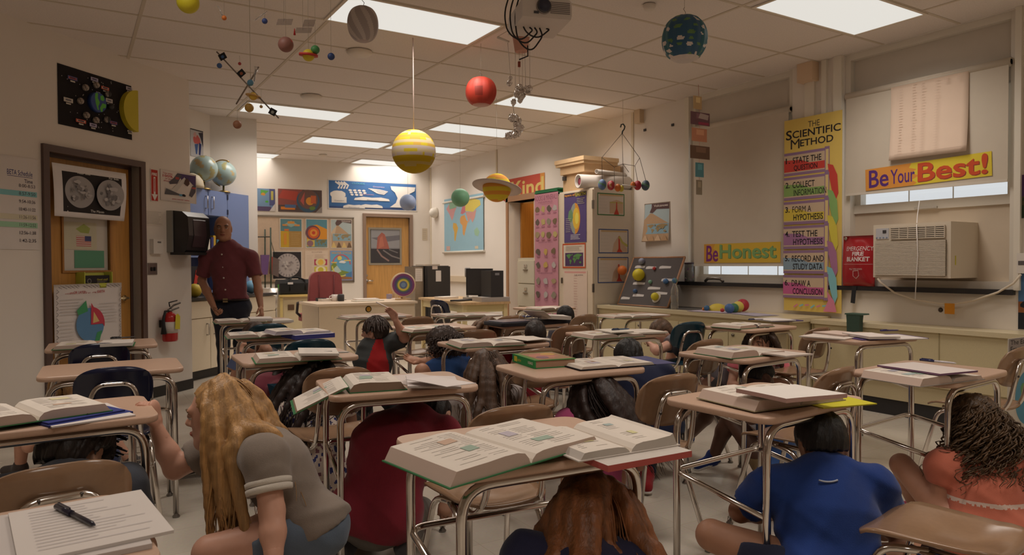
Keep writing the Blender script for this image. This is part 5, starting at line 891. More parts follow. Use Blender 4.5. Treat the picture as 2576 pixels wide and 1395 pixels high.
# red office chair
c = Yp(818, 720, 9.95); t = root('office_chair', (c.x, 9.8, 0), 'maroon upholstered office chair behind the teacher desk', 'chair'); X0, Y0 = c.x, 9.95; RD = (150, 74, 76)
w_ = 42*dep(c)/FPX; zt = Yp(818, 682, 9.95).z; mb = MB(); n = 18; pr = []
for k in range(n+1): a = math.pi*k/n; pr.append((w_*math.copysign(abs(math.cos(a))**.55, math.cos(a))*(.94), zt-.16+.16*math.sin(a)**.7))
pr = [(w_*1.03, .62)]+pr+[(-w_*1.03, .62)]
mb.prism(pr, (Vector((X0, Y0-.06, 0)), Vector((1, 0, 0)), Vector((0, 0, 1))), Vector((0, .12, 0)), RD, True); bk_ = mb.build('backrest', CLOTH, t)
mb = MB()
for s_ in (-1, 1): mb.tube([(X0+s_*w_*.45, Y0-.065, .64), (X0+s_*w_*.45, Y0-.066, zt-.05)], .008, (122, 58, 62), 6)
mb.build('piping', CLOTH, bk_)
mb = MB(); mb.prism([(.27*math.copysign(abs(math.cos(a))**.5, math.cos(a)), .27*math.copysign(abs(math.sin(a))**.5, math.sin(a))) for a in np.linspace(0, 6.28, 25)[:-1]], (Vector((X0, Y0+.28, .44)), Vector((1, 0, 0)), Vector((0, 1, 0))), Vector((0, 0, .1)), RD); mb.build('seat', CLOTH, t)
for s_ in (-1, 1): mb = MB(); mb.tube([(X0+s_*.26, Y0+.3, .5), (X0+s_*.32, Y0+.3, .56), (X0+s_*.32, Y0+.25, .7), (X0+s_*.31, Y0+.05, .72)], .02, (44, 42, 44), 8); mb.build('armrest', MATTE, t)
mb = MB(); mb.lathe([(.03, .1), (.03, .44)], (X0, Y0+.28, 0), (40, 40, 42), 14)
for k in range(5): a = 6.283*k/5; mb.tube([(X0, Y0+.28, .12), (X0+.3*math.cos(a), Y0+.28+.3*math.sin(a), .07)], .02, (44, 42, 44), 8)
mb.build('base', MATTE, t)
for k in range(5): a = 6.283*k/5; mb = MB(); mb.ball((X0+.3*math.cos(a), Y0+.28+.3*math.sin(a), .03), .03, (40, 38, 40), 12, 8); mb.build('caster', RUBBER, t)
# side table with duffel bag
p = Zp(702, 742, .78); q = Yp(776, 742, p.y); sx0, sx1, sy = p.x, q.x+.5, p.y
t = root('side_table', ((sx0+sx1)/2, sy+.25, 0), 'yellow-edged cream side cabinet with small vent under the black bag', 'table'); mb = MB(); mb.box((sx0, sy, .75), (sx1, sy+.5, .78), (222, 190, 110)); mb.build('top', LAMI, t); mb = MB(); mb.box((sx0+.08, sy+.05, .04), (sx1-.03, sy+.47, .75), (206, 190, 150)); bd = mb.build('cabinet_body', LAMI, t)
for x in (sx0+.02, sx1-.06): 
    for y in (sy+.02, sy+.44): mb = MB(); mb.box((x, y, 0), (x+.04, y+.04, .75), (220, 196, 120)); mb.build('leg', LAMI, t)
a = Yp(724, 766, sy+.05); b = Yp(740, 779, sy+.05); mb = MB(); mb.box((a.x, sy+.042, b.z), (b.x, sy+.049, a.z), (150, 136, 110)); mb.build('vent', STEEL, bd)
a = Yp(703, 703, sy+.12); b = Yp(776, 738, sy+.12); t = root('duffel_bag', ((a.x+b.x)/2+.03, sy+.27, .78), 'black duffel bag on the side table left of the red chair', 'bag'); mb = MB(); hh = a.z-.78
pr = [(0, .02), (.02, 0), (.3, 0), (.32, .02), (.32, hh*.75), (.26, hh*.97), (.16, hh), (.06, hh*.97), (0, hh*.75)]
mb.prism(pr, (Vector((a.x, sy+.1, .781)), Vector((0, 1, 0)), Vector((0, 0, 1))), Vector((b.x-a.x+.12, 0, 0)), (40, 40, 40), False); mb.build('body', CLOTH, t)
mb = MB(); xm = (a.x+b.x)/2+.05; 
for y in (.0, .32): mb.tube([(xm-.12, sy+.1+y*.95, .78+hh*.3), (xm-.12, sy+.12+y*.9, .78+hh*.95), (xm-.05, sy+.25, .78+hh*1.12), (xm+.05, sy+.25, .78+hh*1.12), (xm+.12, sy+.12+y*.9, .78+hh*.95), (xm+.12, sy+.1+y*.95, .78+hh*.3)], .014, (30, 30, 31), 8)
mb.build('handle', CLOTH, t); mb = MB(); mb.box((a.x-.004, sy+.15, .78+.06), (a.x, sy+.22, .78+.16), (80, 170, 70)); mb.box((a.x+.12, sy+.095, .78+hh*.68), (a.x+.2, sy+.1, .78+hh*.82), (206, 200, 196)); mb.build('luggage_tag', PAPER, t)
# steel bin
c = Yp(680, 775, sy-.1); k = dep(c)/FPX; t = root('steel_bin', (c.x, c.y, 0), 'shiny steel bin on a stand below the broom rack', 'bin'); mb = MB(); zt_ = Yp(680, 724, sy-.1).z; zb_ = c.z; mb.lathe([(18*k, zb_), (20*k, zb_+.02), (20*k, zt_), (18*k, zt_), (17*k, zb_+.05)], (c.x, c.y, 0), (206, 200, 192), 26); mb.build('bucket', STEEL, t)
for a_ in range(4): mb = MB(); x = c.x+15*k*math.cos(a_*1.57+.8); y = c.y+15*k*math.sin(a_*1.57+.8); mb.tube([(x, y, 0), (x, y, zb_+.01)], .012, (90, 80, 66), 8); mb.build('leg', STEEL, t)
# computer table
tc_ = Zp(1165, 762, .75); rot = math.radians(-6); U = Vector((math.cos(rot), math.sin(rot), 0)); V = Vector((-math.sin(rot), math.cos(rot), 0)); LU, LV = .68, 1.75; o_ = Vector((4.22, 8.02, 0))
def tb(a, b, z=0): return o_+U*a+V*b+Vector((0, 0, z))
t = root('computer_table', tb(LU/2, LV/2), 'wooden table with cream apron carrying computer gear', 'table')
def ub(mb, a0, b0, a1, b1, z0, z1, c): 
    vs = [tb(a, b, z) for z in (z0, z1) for a, b in ((a0, b0), (a1, b0), (a1, b1), (a0, b1))]; mb.add(vs, [(0, 3, 2, 1), (4, 5, 6, 7), (0, 1, 5, 4), (1, 2, 6, 5), (2, 3, 7, 6), (3, 0, 4, 7)], c); return mb
ub(MB(), 0, 0, LU, LV, .72, .75, (200, 164, 116)).build('table_top', WOOD, t)
mb = MB(); ub(mb, .04, .04, LU-.04, .06, .62, .72, (214, 198, 140)); ub(mb, .04, .04, .06, LV-.04, .62, .72, (214, 198, 140)); ub(mb, LU-.06, .04, LU-.04, LV-.04, .62, .72, (214, 198, 140)); ub(mb, .04, LV-.06, LU-.04, LV-.04, .62, .72, (214, 198, 140)); mb.build('apron', LAMI, t)
for a in (.03, LU-.08):
    for b in (.03, LV-.08): ub(MB(), a, b, a+.05, b+.05, 0, .72, (220, 202, 146)).build('leg', LAMI, t)
TAB = {1160: (.42, .78), 1205: (.42, .42), 1232: (.5, .18), 1228: (.48, .18), 1180: (.2, .45), 1128: (.22, 1.15)}
def onTab(px, py): return tb(*TAB[px], .75)
p = onTab(1160, 744); t = root('document_camera', p, 'silver document camera on a thin stalk left of the monitor', 'document camera'); mb = MB(); mb.box((-.06, -.08, .75), (.06, .08, .78), (150, 146, 140), o=Vector((p.x, p.y, 0))); mb.build('base', MATTE, t); zt_ = Dp(1160, 680, dep(p)).z; mb = MB(); mb.tube([(p.x, p.y+.05, .75), (p.x-.01, p.y+.05, zt_-.07)], .018, (196, 190, 180), 8); mb.build('arm', STEEL, t); mb = MB(); mb.lathe([(.035, zt_-.09), (.04, zt_-.07), (.04, zt_+.03), (.03, zt_+.04)], (p.x-.01, p.y+.03, 0), (130, 126, 122), 18); mb.build('camera_head', MATTE, t)
p = onTab(1205, 740); zt_ = Dp(1200, 675, dep(p)).z; Fm = Vector((-.86, -.5, 0)); Sm = Vector((.5, -.86, 0)); t = root('computer_monitor', p, 'black flat monitor seen edge-on on the computer table', 'monitor')
def obx(mb, c, ax, ay, hx, hy, z0, z1, col): vs = [c+ax*(sx*hx)+ay*(sy_*hy)+Vector((0, 0, z-c.z)) for z in (z0, z1) for sx, sy_ in ((-1, -1), (1, -1), (1, 1), (-1, 1))]; mb.add(vs, [(0, 3, 2, 1), (4, 5, 6, 7), (0, 1, 5, 4), (1, 2, 6, 5), (2, 3, 7, 6), (3, 0, 4, 7)], col); return mb
obx(MB(), p, Sm, Fm, .12, .1, .75, .765, (42, 40, 40)).build('foot', MATTE, t); obx(MB(), p-Fm*.03, Sm, Fm, .03, .02, .76, .88, (44, 42, 42)).build('stand', MATTE, t); obx(MB(), p, Sm, Fm, .2, .02, .82, zt_, (48, 46, 46)).build('panel', GLOSS, t); obx(MB(), p+Fm*.021, Sm, Fm, .185, .001, .84, zt_-.02, (60, 58, 58)).build('screen', GLOSS, t)
p = onTab(1232, 738); zt_ = Dp(1232, 680, dep(p)).z; t = root('computer_tower', p, 'black computer tower right of the monitor', 'computer'); obx(MB(), p, U, V, .09, .16, .81, zt_, (44, 43, 44)).build('case', MATTE, t); obx(MB(), p-V*.161, U, V, .03, .001, zt_-.06, zt_-.03, (130, 130, 134)).build('drive_slot', MATTE, t)
mb = obx(MB(), onTab(1228, 741), U, V, .2, .16, .751, .809, (168, 160, 152)); tag(mb.build('video_player', MATTE, None, 'base'), 'grey flat player under the computer tower', 'player')

itemb('keyboard', 1180, 748, .2, .07, .02, 25, (52, 50, 52), 'dark keyboard lying at the front of the computer table', 'keyboard', MATTE, .7505)
itemb('white_tray', 1128, 745, .14, .1, .03, 12, (222, 214, 204), 'white tray at the left end of the computer table', 'tray', MATTE, .7505)
# black fridge
fc = Yp(1098, 700, 10.45); k = dep(fc)/FPX; t = root('mini_fridge', (fc.x, 10.4, 0), 'black mini fridge with notes stuck on it behind computer table', 'fridge'); zt_ = Yp(1098, 668, 10.3).z; a = Yp(1072, 700, 10.15).x; b = Yp(1129, 700, 10.15).x
mb = MB(); mb.box((a, 10.15, .02), (b, 10.7, zt_), (66, 62, 60)); mb.build('cabinet', MATTE, t); mb = MB(); mb.box((a+.01, 10.10, .04), (b, 10.15, zt_-.01), (50, 47, 46)); dr = mb.build('door', MATTE, t); mb = MB(); p = Yp(1105, 680, 10.1); mb.box((p.x-.06, 10.097, p.z-.17), (p.x+.03, 10.1, p.z), (216, 210, 206)); mb.box((p.x-.12, 10.097, p.z+.02), (p.x-.03, 10.1, p.z+.07), (206, 190, 180)); mb.build('note', PAPER, dr)
mb = MB(); mb.box((a-.02, 10.16, zt_), (b-.15, 10.5, zt_+.025), (206, 190, 170)); tag(mb.build('paper_pile', PAPER, None, 'base'), 'papers lying on top of the mini fridge', 'papers')
a2 = Yp(1044, 690, 10.2).x; mb = MB(); mb.box((a2, 10.2, 0), (a-.02, 10.6, zt_-.01), (170, 160, 150)); tag(mb.build('metal_locker', STEEL, None, 'base'), 'narrow grey metal locker left of the mini fridge', 'locker')
s = Sheet(Vector((a2+.0, 10.19, zt_-.24)), Vector((1, 0, 0)), Vector((0, 0, 1)), Vector((0, -1, 0)), .12, .2, (216, 206, 196)); s.lines(.1, .1, .9, .9, 5, (170, 160, 150)); s.done('hanging_list', 'white sheets hanging on the metal locker behind the rainbow disc', 'paper')
mb = MB(); q = onw(RW, 1140, 700); mb.fbox(RW, uz(RW, 1125, 700)[0], q.z-.05, uz(RW, 1245, 700)[0], q.z+.05, 0, .05, (214, 196, 168)); tag(mb.build('raceway', MATTE, None, 'base'), 'beige cable raceway on wall behind the computer table', 'raceway')
# ================================================================ ceiling things
def vent(px, py, rx, lab, name='ceiling_vent'):
    c = Zp(px, py, CEIL); r = rx*dep(c)/FPX; mb = MB(); mb.lathe([(r*.3, -.045), (r*.8, -.04), (r, -.02), (r, -.0045)], c, (222, 212, 200), 30); tag(mb.build(name, MATTE, None, 'base'), lab, 'ceiling fitting')
vent(904, 128, 32, 'white round ceiling fitting below the grey paper globe', 'access_point'); vent(783, 240, 26, 'white round ceiling fitting left of the tall thread of the striped globe', 'access_point'); vent(1633, 10, 16, 'beige smoke detector left of the earth globe', 'smoke_detector'); vent(812, 388, 10, 'small round ceiling sensor near the back wall', 'ceiling_sensor')
def thread(p0, p1, name, parent, r=.0016, c=(190, 178, 160)): mb = MB(); mb.tube([p0, p1], r, c, 5); return mb.build(name, MATTE, parent)
def hung(px, py, rpx, d, name, label, col, fn=None, rr=None, panels=0, mat=None, n=36, sq=1.):
    c = Dp(px, py, d); r = rpx*d/FPX; t = root(name, c, label, 'paper globe'); mb = MB()
    mb.ball(c, (r, r, r*sq), col, n, 22, fn); o = mb.build('globe', mat or PAPER, t)
    thread(c+Vector((0, 0, r*sq*.98)), Vector((c.x, c.y, CEIL)), 'thread', t); return t, c, r
R = random.Random(1)
def jup(th, v):
    b = math.sin(v*13+.5*math.sin(2*th)+.3*math.sin(5*th+9*v)); 
    if .02 < v < .13 or -.27 < v < -.1 and math.sin(9*th+30*v) > -.6: return (206, 188, 176)
    if v < -.3: return (202, 168, 14) if b > -.5 else (196, 170, 90)
    return (222, 176, 66) if b > .3 else ((226, 200, 40) if b > -.5 else (216, 196, 150))
jd = dep(Zp(1041, 97, CEIL)); t, c, r = hung(1041, 381, 55, jd, 'striped_globe', 'large yellow striped paper globe on a long white thread', (222, 190, 40), jup, n=72)
for o in t.children:
    if o.name.startswith('thread'): bpy.data.objects.remove(o)
thread(c+Vector((0, 0, r)), Vector((c.x, c.y, CEIL)), 'thread', t, .004, (226, 200, 190))
def sat(th, v): b = math.sin(v*11+.4*math.sin(3*th)); return (226, 150, 50) if b > .1 else (222, 196, 40)
t, c, r = hung(1250, 472, 36, 8.0, 'ringed_globe', 'orange and yellow ringed paper globe before the doorway', (222, 170, 40), sat, n=48)
mb = MB(); ax = (Vector((.25, .1, 1))).normalized(); mb.lathe([(r*.98, 0), (r*1.75, .0), (r*1.75, .006), (r*.98, .006), (r*.98, 0)], c, (206, 190, 180), 40, axis=ax); mb.build('ring', PAPER, t)
hung(1158, 497, 23, 9.0, 'green_globe', 'small mint green paper globe over the world map corner', (110, 176, 136), mat=MATTE)
hung(1026, 509, 20.5, 10.0, 'blue_globe', 'small pale blue paper globe overlapping the cloud chart', (140, 158, 196), mat=MATTE)
def lant(px, py, rpx, d, name, label, c1, fn, gores, sq, cap):
    c = Dp(px, py, d); r = rpx*d/FPX; t = root(name, c, label, 'paper globe'); mb = MB(); n = gores*12; m = 44; vs = []; fs = []; cc = []
    for i in range(m+1):
        p = -1.25+2.5*i/m
        for k in range(n):
            a = 2*math.pi*k/n; q = (k % 12)/12.; g = .955+.045*abs(2*q-1)
            vs.append(c+Vector((r*math.cos(p)**.8*math.cos(a)*g, r*math.cos(p)**.8*math.sin(a)*g, r*sq*math.sin(p))))
    for i in range(m):
        for k in range(n): l = (k+1) % n; fs.append((i*n+k, i*n+l, (i+1)*n+l, (i+1)*n+k)); cc.append(fn(2*math.pi*k/n, -1+2*i/m) if fn else c1)
    fs.append(tuple(range(n))[::-1]); cc.append(cap); fs.append(tuple(range(m*n, m*n+n))); cc.append(c1); mb.add(vs, fs, cc, True); mb.build('globe', MATTE, t)
    top = c+Vector((0, 0, r*sq*.95)); mb = MB(); mb.tube([top, top+Vector((.01, 0, .03)), top+Vector((-.01, 0, .05)), top+Vector((0, 0, .06))], .002, (150, 140, 136), 6); mb.build('wire_hook', STEEL, t); thread(top+Vector((0, 0, .055)), Vector((c.x, c.y, CEIL)), 'thread', t)
lant(1210, 231, 40, 6.0, 'red_lantern', 'shiny red paper globe hanging left of the foil strings', (186, 48, 30), lambda a, v: (206, 150, 140) if v < -.9 else ((150, 40, 26) if math.sin(3*a+2) > .7 and -.4 < v < .1 else (190, 50, 32)), 8, .92, (206, 160, 150))
lant(913, 61, 40, 4.6, 'grey_lantern', 'grey crinkled paper globe in front of the nearest light', (168, 156, 152), lambda a, v: (188, 176, 170) if math.sin(7*a+5*v) > .2 else (160, 148, 144), 8, 1.12, (170, 150, 146))
def earth(a, v):
    n = math.sin(4*a+6*v+1.5*math.sin(5*v+2*a))+.7*math.sin(7*a-9*v+math.sin(9*v))+.5*math.sin(3*a+23*v+2*math.sin(4*a))
    if v < -.8 or n > 1.15: return (206, 194, 186)
    if n < -1.35: return (90, 130, 70)
    return (34, 84, 120) if math.sin(2*a) > 0 else (30, 96, 112)
lant(1722, 98, 57, 4.7, 'earth_lantern', 'large earth paper globe with white clouds, right of projector', (34, 84, 120), earth, 14, 1.02, (200, 190, 184))
# projector
d = 4.1; c = Dp(1356, 46, d); k = d/FPX; t = root('projector', c, 'white ceiling projector with dangling black cables', 'projector'); yw = math.radians(-18); Rz = Matrix.Rotation(yw, 3, 'Z'); W_ = (206, 194, 184)
hx, hy, hz = 62*k, 46*k*1.6, 24*k
mb = MB(); pr = [(-hx, -hz), (hx*.96, -hz), (hx, -hz*.6), (hx, hz*.7), (hx*.9, hz), (-hx*.92, hz), (-hx, hz*.8)]; A = Rz @ Vector((1, 0, 0)); Bv = Rz @ Vector((0, 1, 0)); mb.prism(pr, (c-Bv*hy, A, Vector((0, 0, 1))), Bv*2*hy, W_); mb.build('body', MATTE, t)
lc = c-Bv*hy-A*hx*.15+Vector((0, 0, hz*.15)); mb = MB(); mb.lathe([(.001, .02), (hz*.62, .02), (hz*.75, .012), (hz*.8, 0)], lc, (52, 50, 56), 24, axis=-Bv, cols=[(36, 38, 60), (60, 56, 58), (150, 140, 132)]); mb.build('lens', GLOSS, t)
mb = MB()
for i in range(7): z = hz*(-.45+.18*i); mb.box((-hx*.4, -.003, -.0018), (hx*.4, .0, .0018), (120, 110, 104), R=Rz, o=c-Bv*hy+A*hx*.52+Vector((0, 0, z)))
mb.build('vent_slots', MATTE, t)
mb = MB(); mb.box((-.014, -.003, -.007), (.014, 0, .007), (50, 46, 46), R=Rz, o=c-Bv*hy-A*hx*.45+Vector((0, 0, -hz*.5))); mb.build('sensor', GLOSS, t)
mb = MB(); mb.lathe([(.04, 0), (.04, CEIL-c.z-hz)], c+Vector((0, 0, hz)), (44, 42, 42), 16); mb.lathe([(.1, CEIL-c.z-hz-.02), (.1, CEIL-c.z-hz)], c+Vector((0, 0, hz)), (44, 42, 42), 20); mb.build('ceiling_mount', MATTE, t)
mb = MB(); e = c-A*hx*.9
for i, (dx, dz) in enumerate(((0, .16), (.03, .2), (-.03, .14), (.07, .12))):
    mb.tube(arc_pts([e+A*dx+Vector((0, 0, hz+.12)), e+A*(dx-.05)+Vector((0, 0, hz*.2)), e+A*(dx-.03)-Vector((0, 0, dz*.7)), e+A*(dx+.05)-Vector((0, 0, dz)), e+A*(.12+dx)-Vector((0, 0, dz*.5)), e+A*(.1+dx)-Vector((0, 0, hz))], .08, 5), .0045, (34, 32, 33), 7)
mb.build('cable', RUBBER, t); mb = MB(); p = e+A*.06-Vector((0, 0, .16)); mb.tube([p, p+Vector((.0, 0, -.06)), Dp(1306, 150, d)], .004, (40, 36, 36), 6); q = Dp(1306, 155, d); mb.lathe([(.008, -.03), (.008, .0)], q, (150, 60, 36), 8); mb.build('loose_plug', RUBBER, t)
# foil planet strings
d = 4.6; t = root('foil_mobile', Dp(1310, 115, d), 'salmon paper bucket mobile with dangling tin foil balls', 'mobile'); k = d/FPX
mb = MB(); c = Dp(1311, 108, d); mb.lathe([(16*k, -22*k), (23*k, 22*k)], c, (206, 150, 130), 18); mb.build('paper_bucket', PAPER, t); mb = MB(); mb.tube([Dp(1251, 93, d), Dp(1281, 106, d)], .008, (226, 214, 200), 8); mb.build('stick', MATTE, t); thread(Dp(1251, 93, d), Dp(1290, 70, d), 'tie', t); thread(c+Vector((0, 0, .05)), Vector((c.x, c.y, CEIL)), 'tie', t, .003)
R = random.Random(9)
def foil(px, py, r): 
    mb = MB(); c_ = Dp(px, py, d+R.uniform(-.03, .03)); vs = []; n, m = 14, 9
    for i in range(m+1):
        for j in range(n): p_ = -1.57+3.14*i/m; a = 6.283*j/n; q = r*k*R.uniform(.75, 1.2); vs.append(c_+Vector((q*math.cos(p_)*math.cos(a), q*math.cos(p_)*math.sin(a), q*1.1*math.sin(p_))))
    mb.add(vs, [(i*n+j, i*n+(j+1) % n, (i+1)*n+(j+1) % n, (i+1)*n+j) for i in range(m) for j in range(n)], (222, 214, 208), False); mb.build('foil_ball', FOIL, t); return c_
for (x0, y0, x1, y1) in ((1277, 105, 1285, 200), (1296, 125, 1296, 252), (1306, 128, 1306, 225), (1314, 128, 1314, 222), (1320, 125, 1322, 224), (1332, 110, 1333, 222), (1290, 262, 1294, 290)): thread(Dp(x0, y0, d), Dp(x1, y1, d), 'thread', t, .0018, (214, 200, 190))
for px, py, r in ((1284, 196, 5), (1281, 209, 7), (1307, 222, 9), (1299, 236, 8), (1310, 240, 11), (1308, 252, 7), (1319, 230, 8), (1324, 222, 6), (1333, 222, 7), (1330, 232, 6), (1292, 256, 7), (1291, 263, 4), (1288, 296, 9), (1296, 297, 9), (1303, 304, 9), (1300, 314, 9), (1304, 322, 10), (1311, 322, 8), (1303, 334, 9), (1294, 338, 9), (1285, 340, 8), (1277, 341, 7), (1276, 345, 5)): foil(px, py, r)
# ball-and-stick mobile
d = 4.2; k = d/FPX; t = root('stick_mobile', Dp(625, 200, d), 'cross-stick mobile with planet balls and black cards at upper left', 'mobile')
for a, b in (((545, 130), (701, 297)), ((651, 168), (594, 262))): mb = MB(); mb.tube([Dp(*a, d), Dp(*b, d)], .0045, (120, 104, 90), 6); mb.build('stick', WOOD, t)
mb = MB(); mb.tube([Dp(640, 205, d), Dp(645, 168, d)], [.004, .012], (190, 186, 182), 8); mb.build('spoon_end', GLS, t)
thread(Dp(630, 207, d), Vector((*Dp(630, 207, d).xy, CEIL)), 'thread', t)
for px, py, rot, c in ((561, 143, .5, (60, 90, 130)), (608, 185, .7, (150, 80, 50)), (687, 282, -.5, (140, 140, 130))):
    c_ = Dp(px, py, d); a = Vector(_R); b_ = Vector(_U); U_ = a*math.cos(rot)+b_*math.sin(rot); V_ = -a*math.sin(rot)+b_*math.cos(rot); s = Sheet(c_-U_*9*k-V_*8*k-Vector(_F)*.006, U_, V_, -Vector(_F), 18*k, 16*k, (36, 34, 34)); s.disc(.5, .45, 4*k, c, 12); s.done('card', '', '', parent=t)
for px, py, r, c in ((552, 165, 6.5, (50, 84, 136)), (603, 160, 4, (170, 44, 40)), (630, 208, 8, (76, 130, 160)), (637, 242, 10, (214, 170, 50)), (627, 271, 11, (176, 132, 44)), (657, 268, 4, (170, 130, 60)), (597, 313, 10.5, (150, 96, 64))):
    mb = MB(); c_ = Dp(px, py, d); mb.ball(c_, r*k, c, 18, 12)
    if px == 637: mb.lathe([(r*k*1.1, 0), (r*k*1.9, 0), (r*k*1.9, .003), (r*k*1.1, .003)], c_, (206, 160, 90), 20, axis=Vector((.2, 0, 1)))
    mb.build('planet_ball', MATTE, t); thread(c_, Dp(px, py-(45 if py > 230 else 20), d), 'thread', t, .0012)
# second mobile nearer the camera
d = 3.6; k = d/FPX; t = root('hanging_planets', Dp(720, 40, d), 'clear-plate mobile of coloured planet balls near the top left', 'mobile')
for px, py, r, c in ((473, 6, 27, (206, 190, 16)), (564, 45, 6, (206, 106, 26)), (666, 53, 7, (44, 66, 130)), (719, 112, 19, (140, 88, 76)), (776, 139, 15, (214, 190, 26)), (793, 125, 11, (66, 140, 72)), (833, 142, 9, (36, 62, 120))):
    mb = MB(); c_ = Dp(px, py, d); 
    def f_(th, v, c=c, px=px): return (190, 60, 56) if px == 719 and v > .2 and abs(math.sin(th+.9)) < .25 else c
    mb.ball(c_, r*k, c, 24, 14, f_); o = mb.build('planet_ball', MATTE, t)
    if px == 776: mb = MB(); mb.lathe([(r*k*1.05, -.004), (r*k*1.55, -.004), (r*k*1.55, .006), (r*k*1.05, .006), (r*k*1.05, -.004)], c_, (196, 44, 30), 30, axis=Vector((.02, -.12, 1)).normalized()); mb.build('planet_ring', MATTE, t)
    thread(c_+Vector((0, 0, r*k)), Vector((c_.x, c_.y, CEIL)), 'thread', t, .001)
for px, py, w_, h_ in ((714, 55, 19, 8), (762, 76, 20, 7), (775, 58, 14, 9)): 
    c_ = Dp(px, py, d); s = Sheet(c_-Vector(_R)*w_*k-Vector(_U)*h_*k, Vector(_R), (Vector(_U)+Vector(_R)*.3).normalized(), -Vector(_F), 2*w_*k, 2*h_*k, (196, 180, 168), .002); s.done('clear_plate', '', '', parent=t, mat=GLS); thread(c_, Vector((c_.x, c_.y, CEIL)), 'thread', t, .001)
for a, b in (((640, 52), (672, 28)), ((548, 15), (562, 42))): mb = MB(); mb.tube([Dp(*a, d), Dp(*b, d)], .004, (206, 194, 184), 6); mb.build('rod', GLS, t)
mb = MB(); mb.tube([Dp(741, 72, d), Dp(741, 88, d)], [.002, .006], (180, 34, 34), 6); mb.build('red_ribbon', CLOTH, t)
# hook mobile over the tall cabinet
d = 8.05; k = d/FPX; hk = Dp(1566, 320, d); t = root('hook_mobile', hk, 'black hook mobile with half planet balls before the tall cabinet', 'mobile')
mb = MB(); mb.tube([Dp(x, y, d) for x, y in ((1561, 320), (1563, 313), (1568, 312), (1572, 318), (1570, 325), (1566, 330), (1565, 336))], .008, (40, 50, 44), 8); mb.build('hook', MATTE, t); thread(Dp(1567, 312, d), Vector((*Dp(1567, 312, d).xy, CEIL)), 'tie', t)
mb = MB()
for pts in (((1565, 335), (1514, 396), (1515, 450)), ((1565, 335), (1567, 412), (1568, 468)), ((1565, 335), (1609, 397), (1625, 455)), ((1514, 396), (1545, 420), (1567, 412), (1597, 417), (1609, 397)), ((1545, 420), (1546, 462)), ((1597, 417), (1604, 455)), ((1567, 412), (1582, 433))): mb.tube([Dp(x, y, d) for x, y in pts], .003, (96, 86, 74), 5)
mb.build('wire_frame', STEEL, t)
for px, py, r, c, half in ((1515, 464, 12.5, (92, 122, 180), 0), (1537, 466, 11, (190, 44, 56), 1), (1554, 472, 9, (222, 120, 40), 0), (1563, 474, 7.5, (214, 196, 60), 0), (1592, 464, 7, (222, 120, 40), 0), (1604, 466, 11, (190, 40, 54), 0), (1624, 466, 12, (76, 98, 120), 2)):
    c_ = Dp(px, py, d); mb = MB(); mb.ball(c_, (r*k*.75, r*k, r*k*1.1), c, 20, 14, (lambda th, v, c=c: (90, 140, 100) if math.sin(2*th+5*v) > .6 else c) if px in (1515, 1624) else None)
    if half == 1: 
        N_ = -Vector(_F); mb.lathe([(.001, r*k*.86), (r*k*.3, r*k*.86), (r*k*.6, r*k*.8), (r*k*.62, 0)], c_, (220, 190, 60), 16, axis=N_, cols=[(220, 190, 60), (222, 150, 130), (190, 44, 56)])
    mb.build('half_planet', MATTE, t)
mb = MB(); mb.tube([Dp(1565, 465, d-.02), Dp(1605, 470, d-.02)], .008, (206, 196, 186), 8); mb.build('stick', MATTE, t)
# ================================================================ student desks, chairs
TAN = (204, 166, 140)
def rrect(hx, hy, r, n=6):
    P = []
    for cx_, cy_, a0 in ((hx-r, hy-r, 0), (-hx+r, hy-r, 90), (-hx+r, -hy+r, 180), (hx-r, -hy+r, 270)):
        for i in range(n+1): a = math.radians(a0+90*i/n); P.append((cx_+r*math.cos(a), cy_+r*math.sin(a)))
    return P
def slab(mb, poly, z0, z1, c, e=.006):
    n = len(poly); rings = []
    for s_, z in ((1-e*2.5, z0), (1, z0+e), (1, z1-e), (1-e*1.2, z1)): rings.append([(x*s_, y*s_, z) for x, y in poly])
    vs = [v for r in rings for v in r]; fs = [tuple(range(n))[::-1], tuple(range(3*n, 4*n))]; mb.add(vs, fs, c); o = len(mb.v)-len(vs)
    for i in range(3):
        for k in range(n): l = (k+1) % n; mb.f.append([o+i*n+k, o+i*n+l, o+(i+1)*n+l, o+(i+1)*n+k]); mb.c.append(c); mb.sm.append(True); mb.mi.append(0)
DTOP = .74
BRN = (152, 116, 86); NAVY = (22, 28, 58); TEAL = (24, 60, 76)
CC = (214, 206, 198)
def make_desk():
    t = root('student_desk', (0, 0, 0), '', 'desk', 'student desks')
    mb = MB(); slab(mb, rrect(.305, .228, .05), DTOP-.024, DTOP, TAN); mb.build('desk_top', LAMI, t)
    for sy in (-1, 1):
        mb = MB(); y = sy*.19; mb.tube(arc_pts([(-.262, y, .02), (-.262, y, DTOP-.042), (.262, y, DTOP-.042), (.262, y, .02)], .085, 8), .0135, CC, 12); fr = mb.build('leg_frame', CHROME, t)
        mb = MB()
        for sx in (-1, 1): mb.lathe([(.016, 0), (.018, .006), (.010, .016), (.009, .04)], (sx*.262, y, 0), (150, 146, 142), 12)
        mb.build('glide', STEEL, fr)
    mb = MB(); mb.tube(arc_pts([(-.262, -.185, .40), (-.262, .205, .47), (.262, .205, .47), (.262, -.185, .40)], .05, 6), .0105, CC, 10); mb.build('brace', CHROME, t)
    mb = MB(); mb.box((-.25, -.17, DTOP-.03), (.25, .17, DTOP-.0245), (120, 112, 104)); mb.build('under_plate', STEEL, t)
    return t
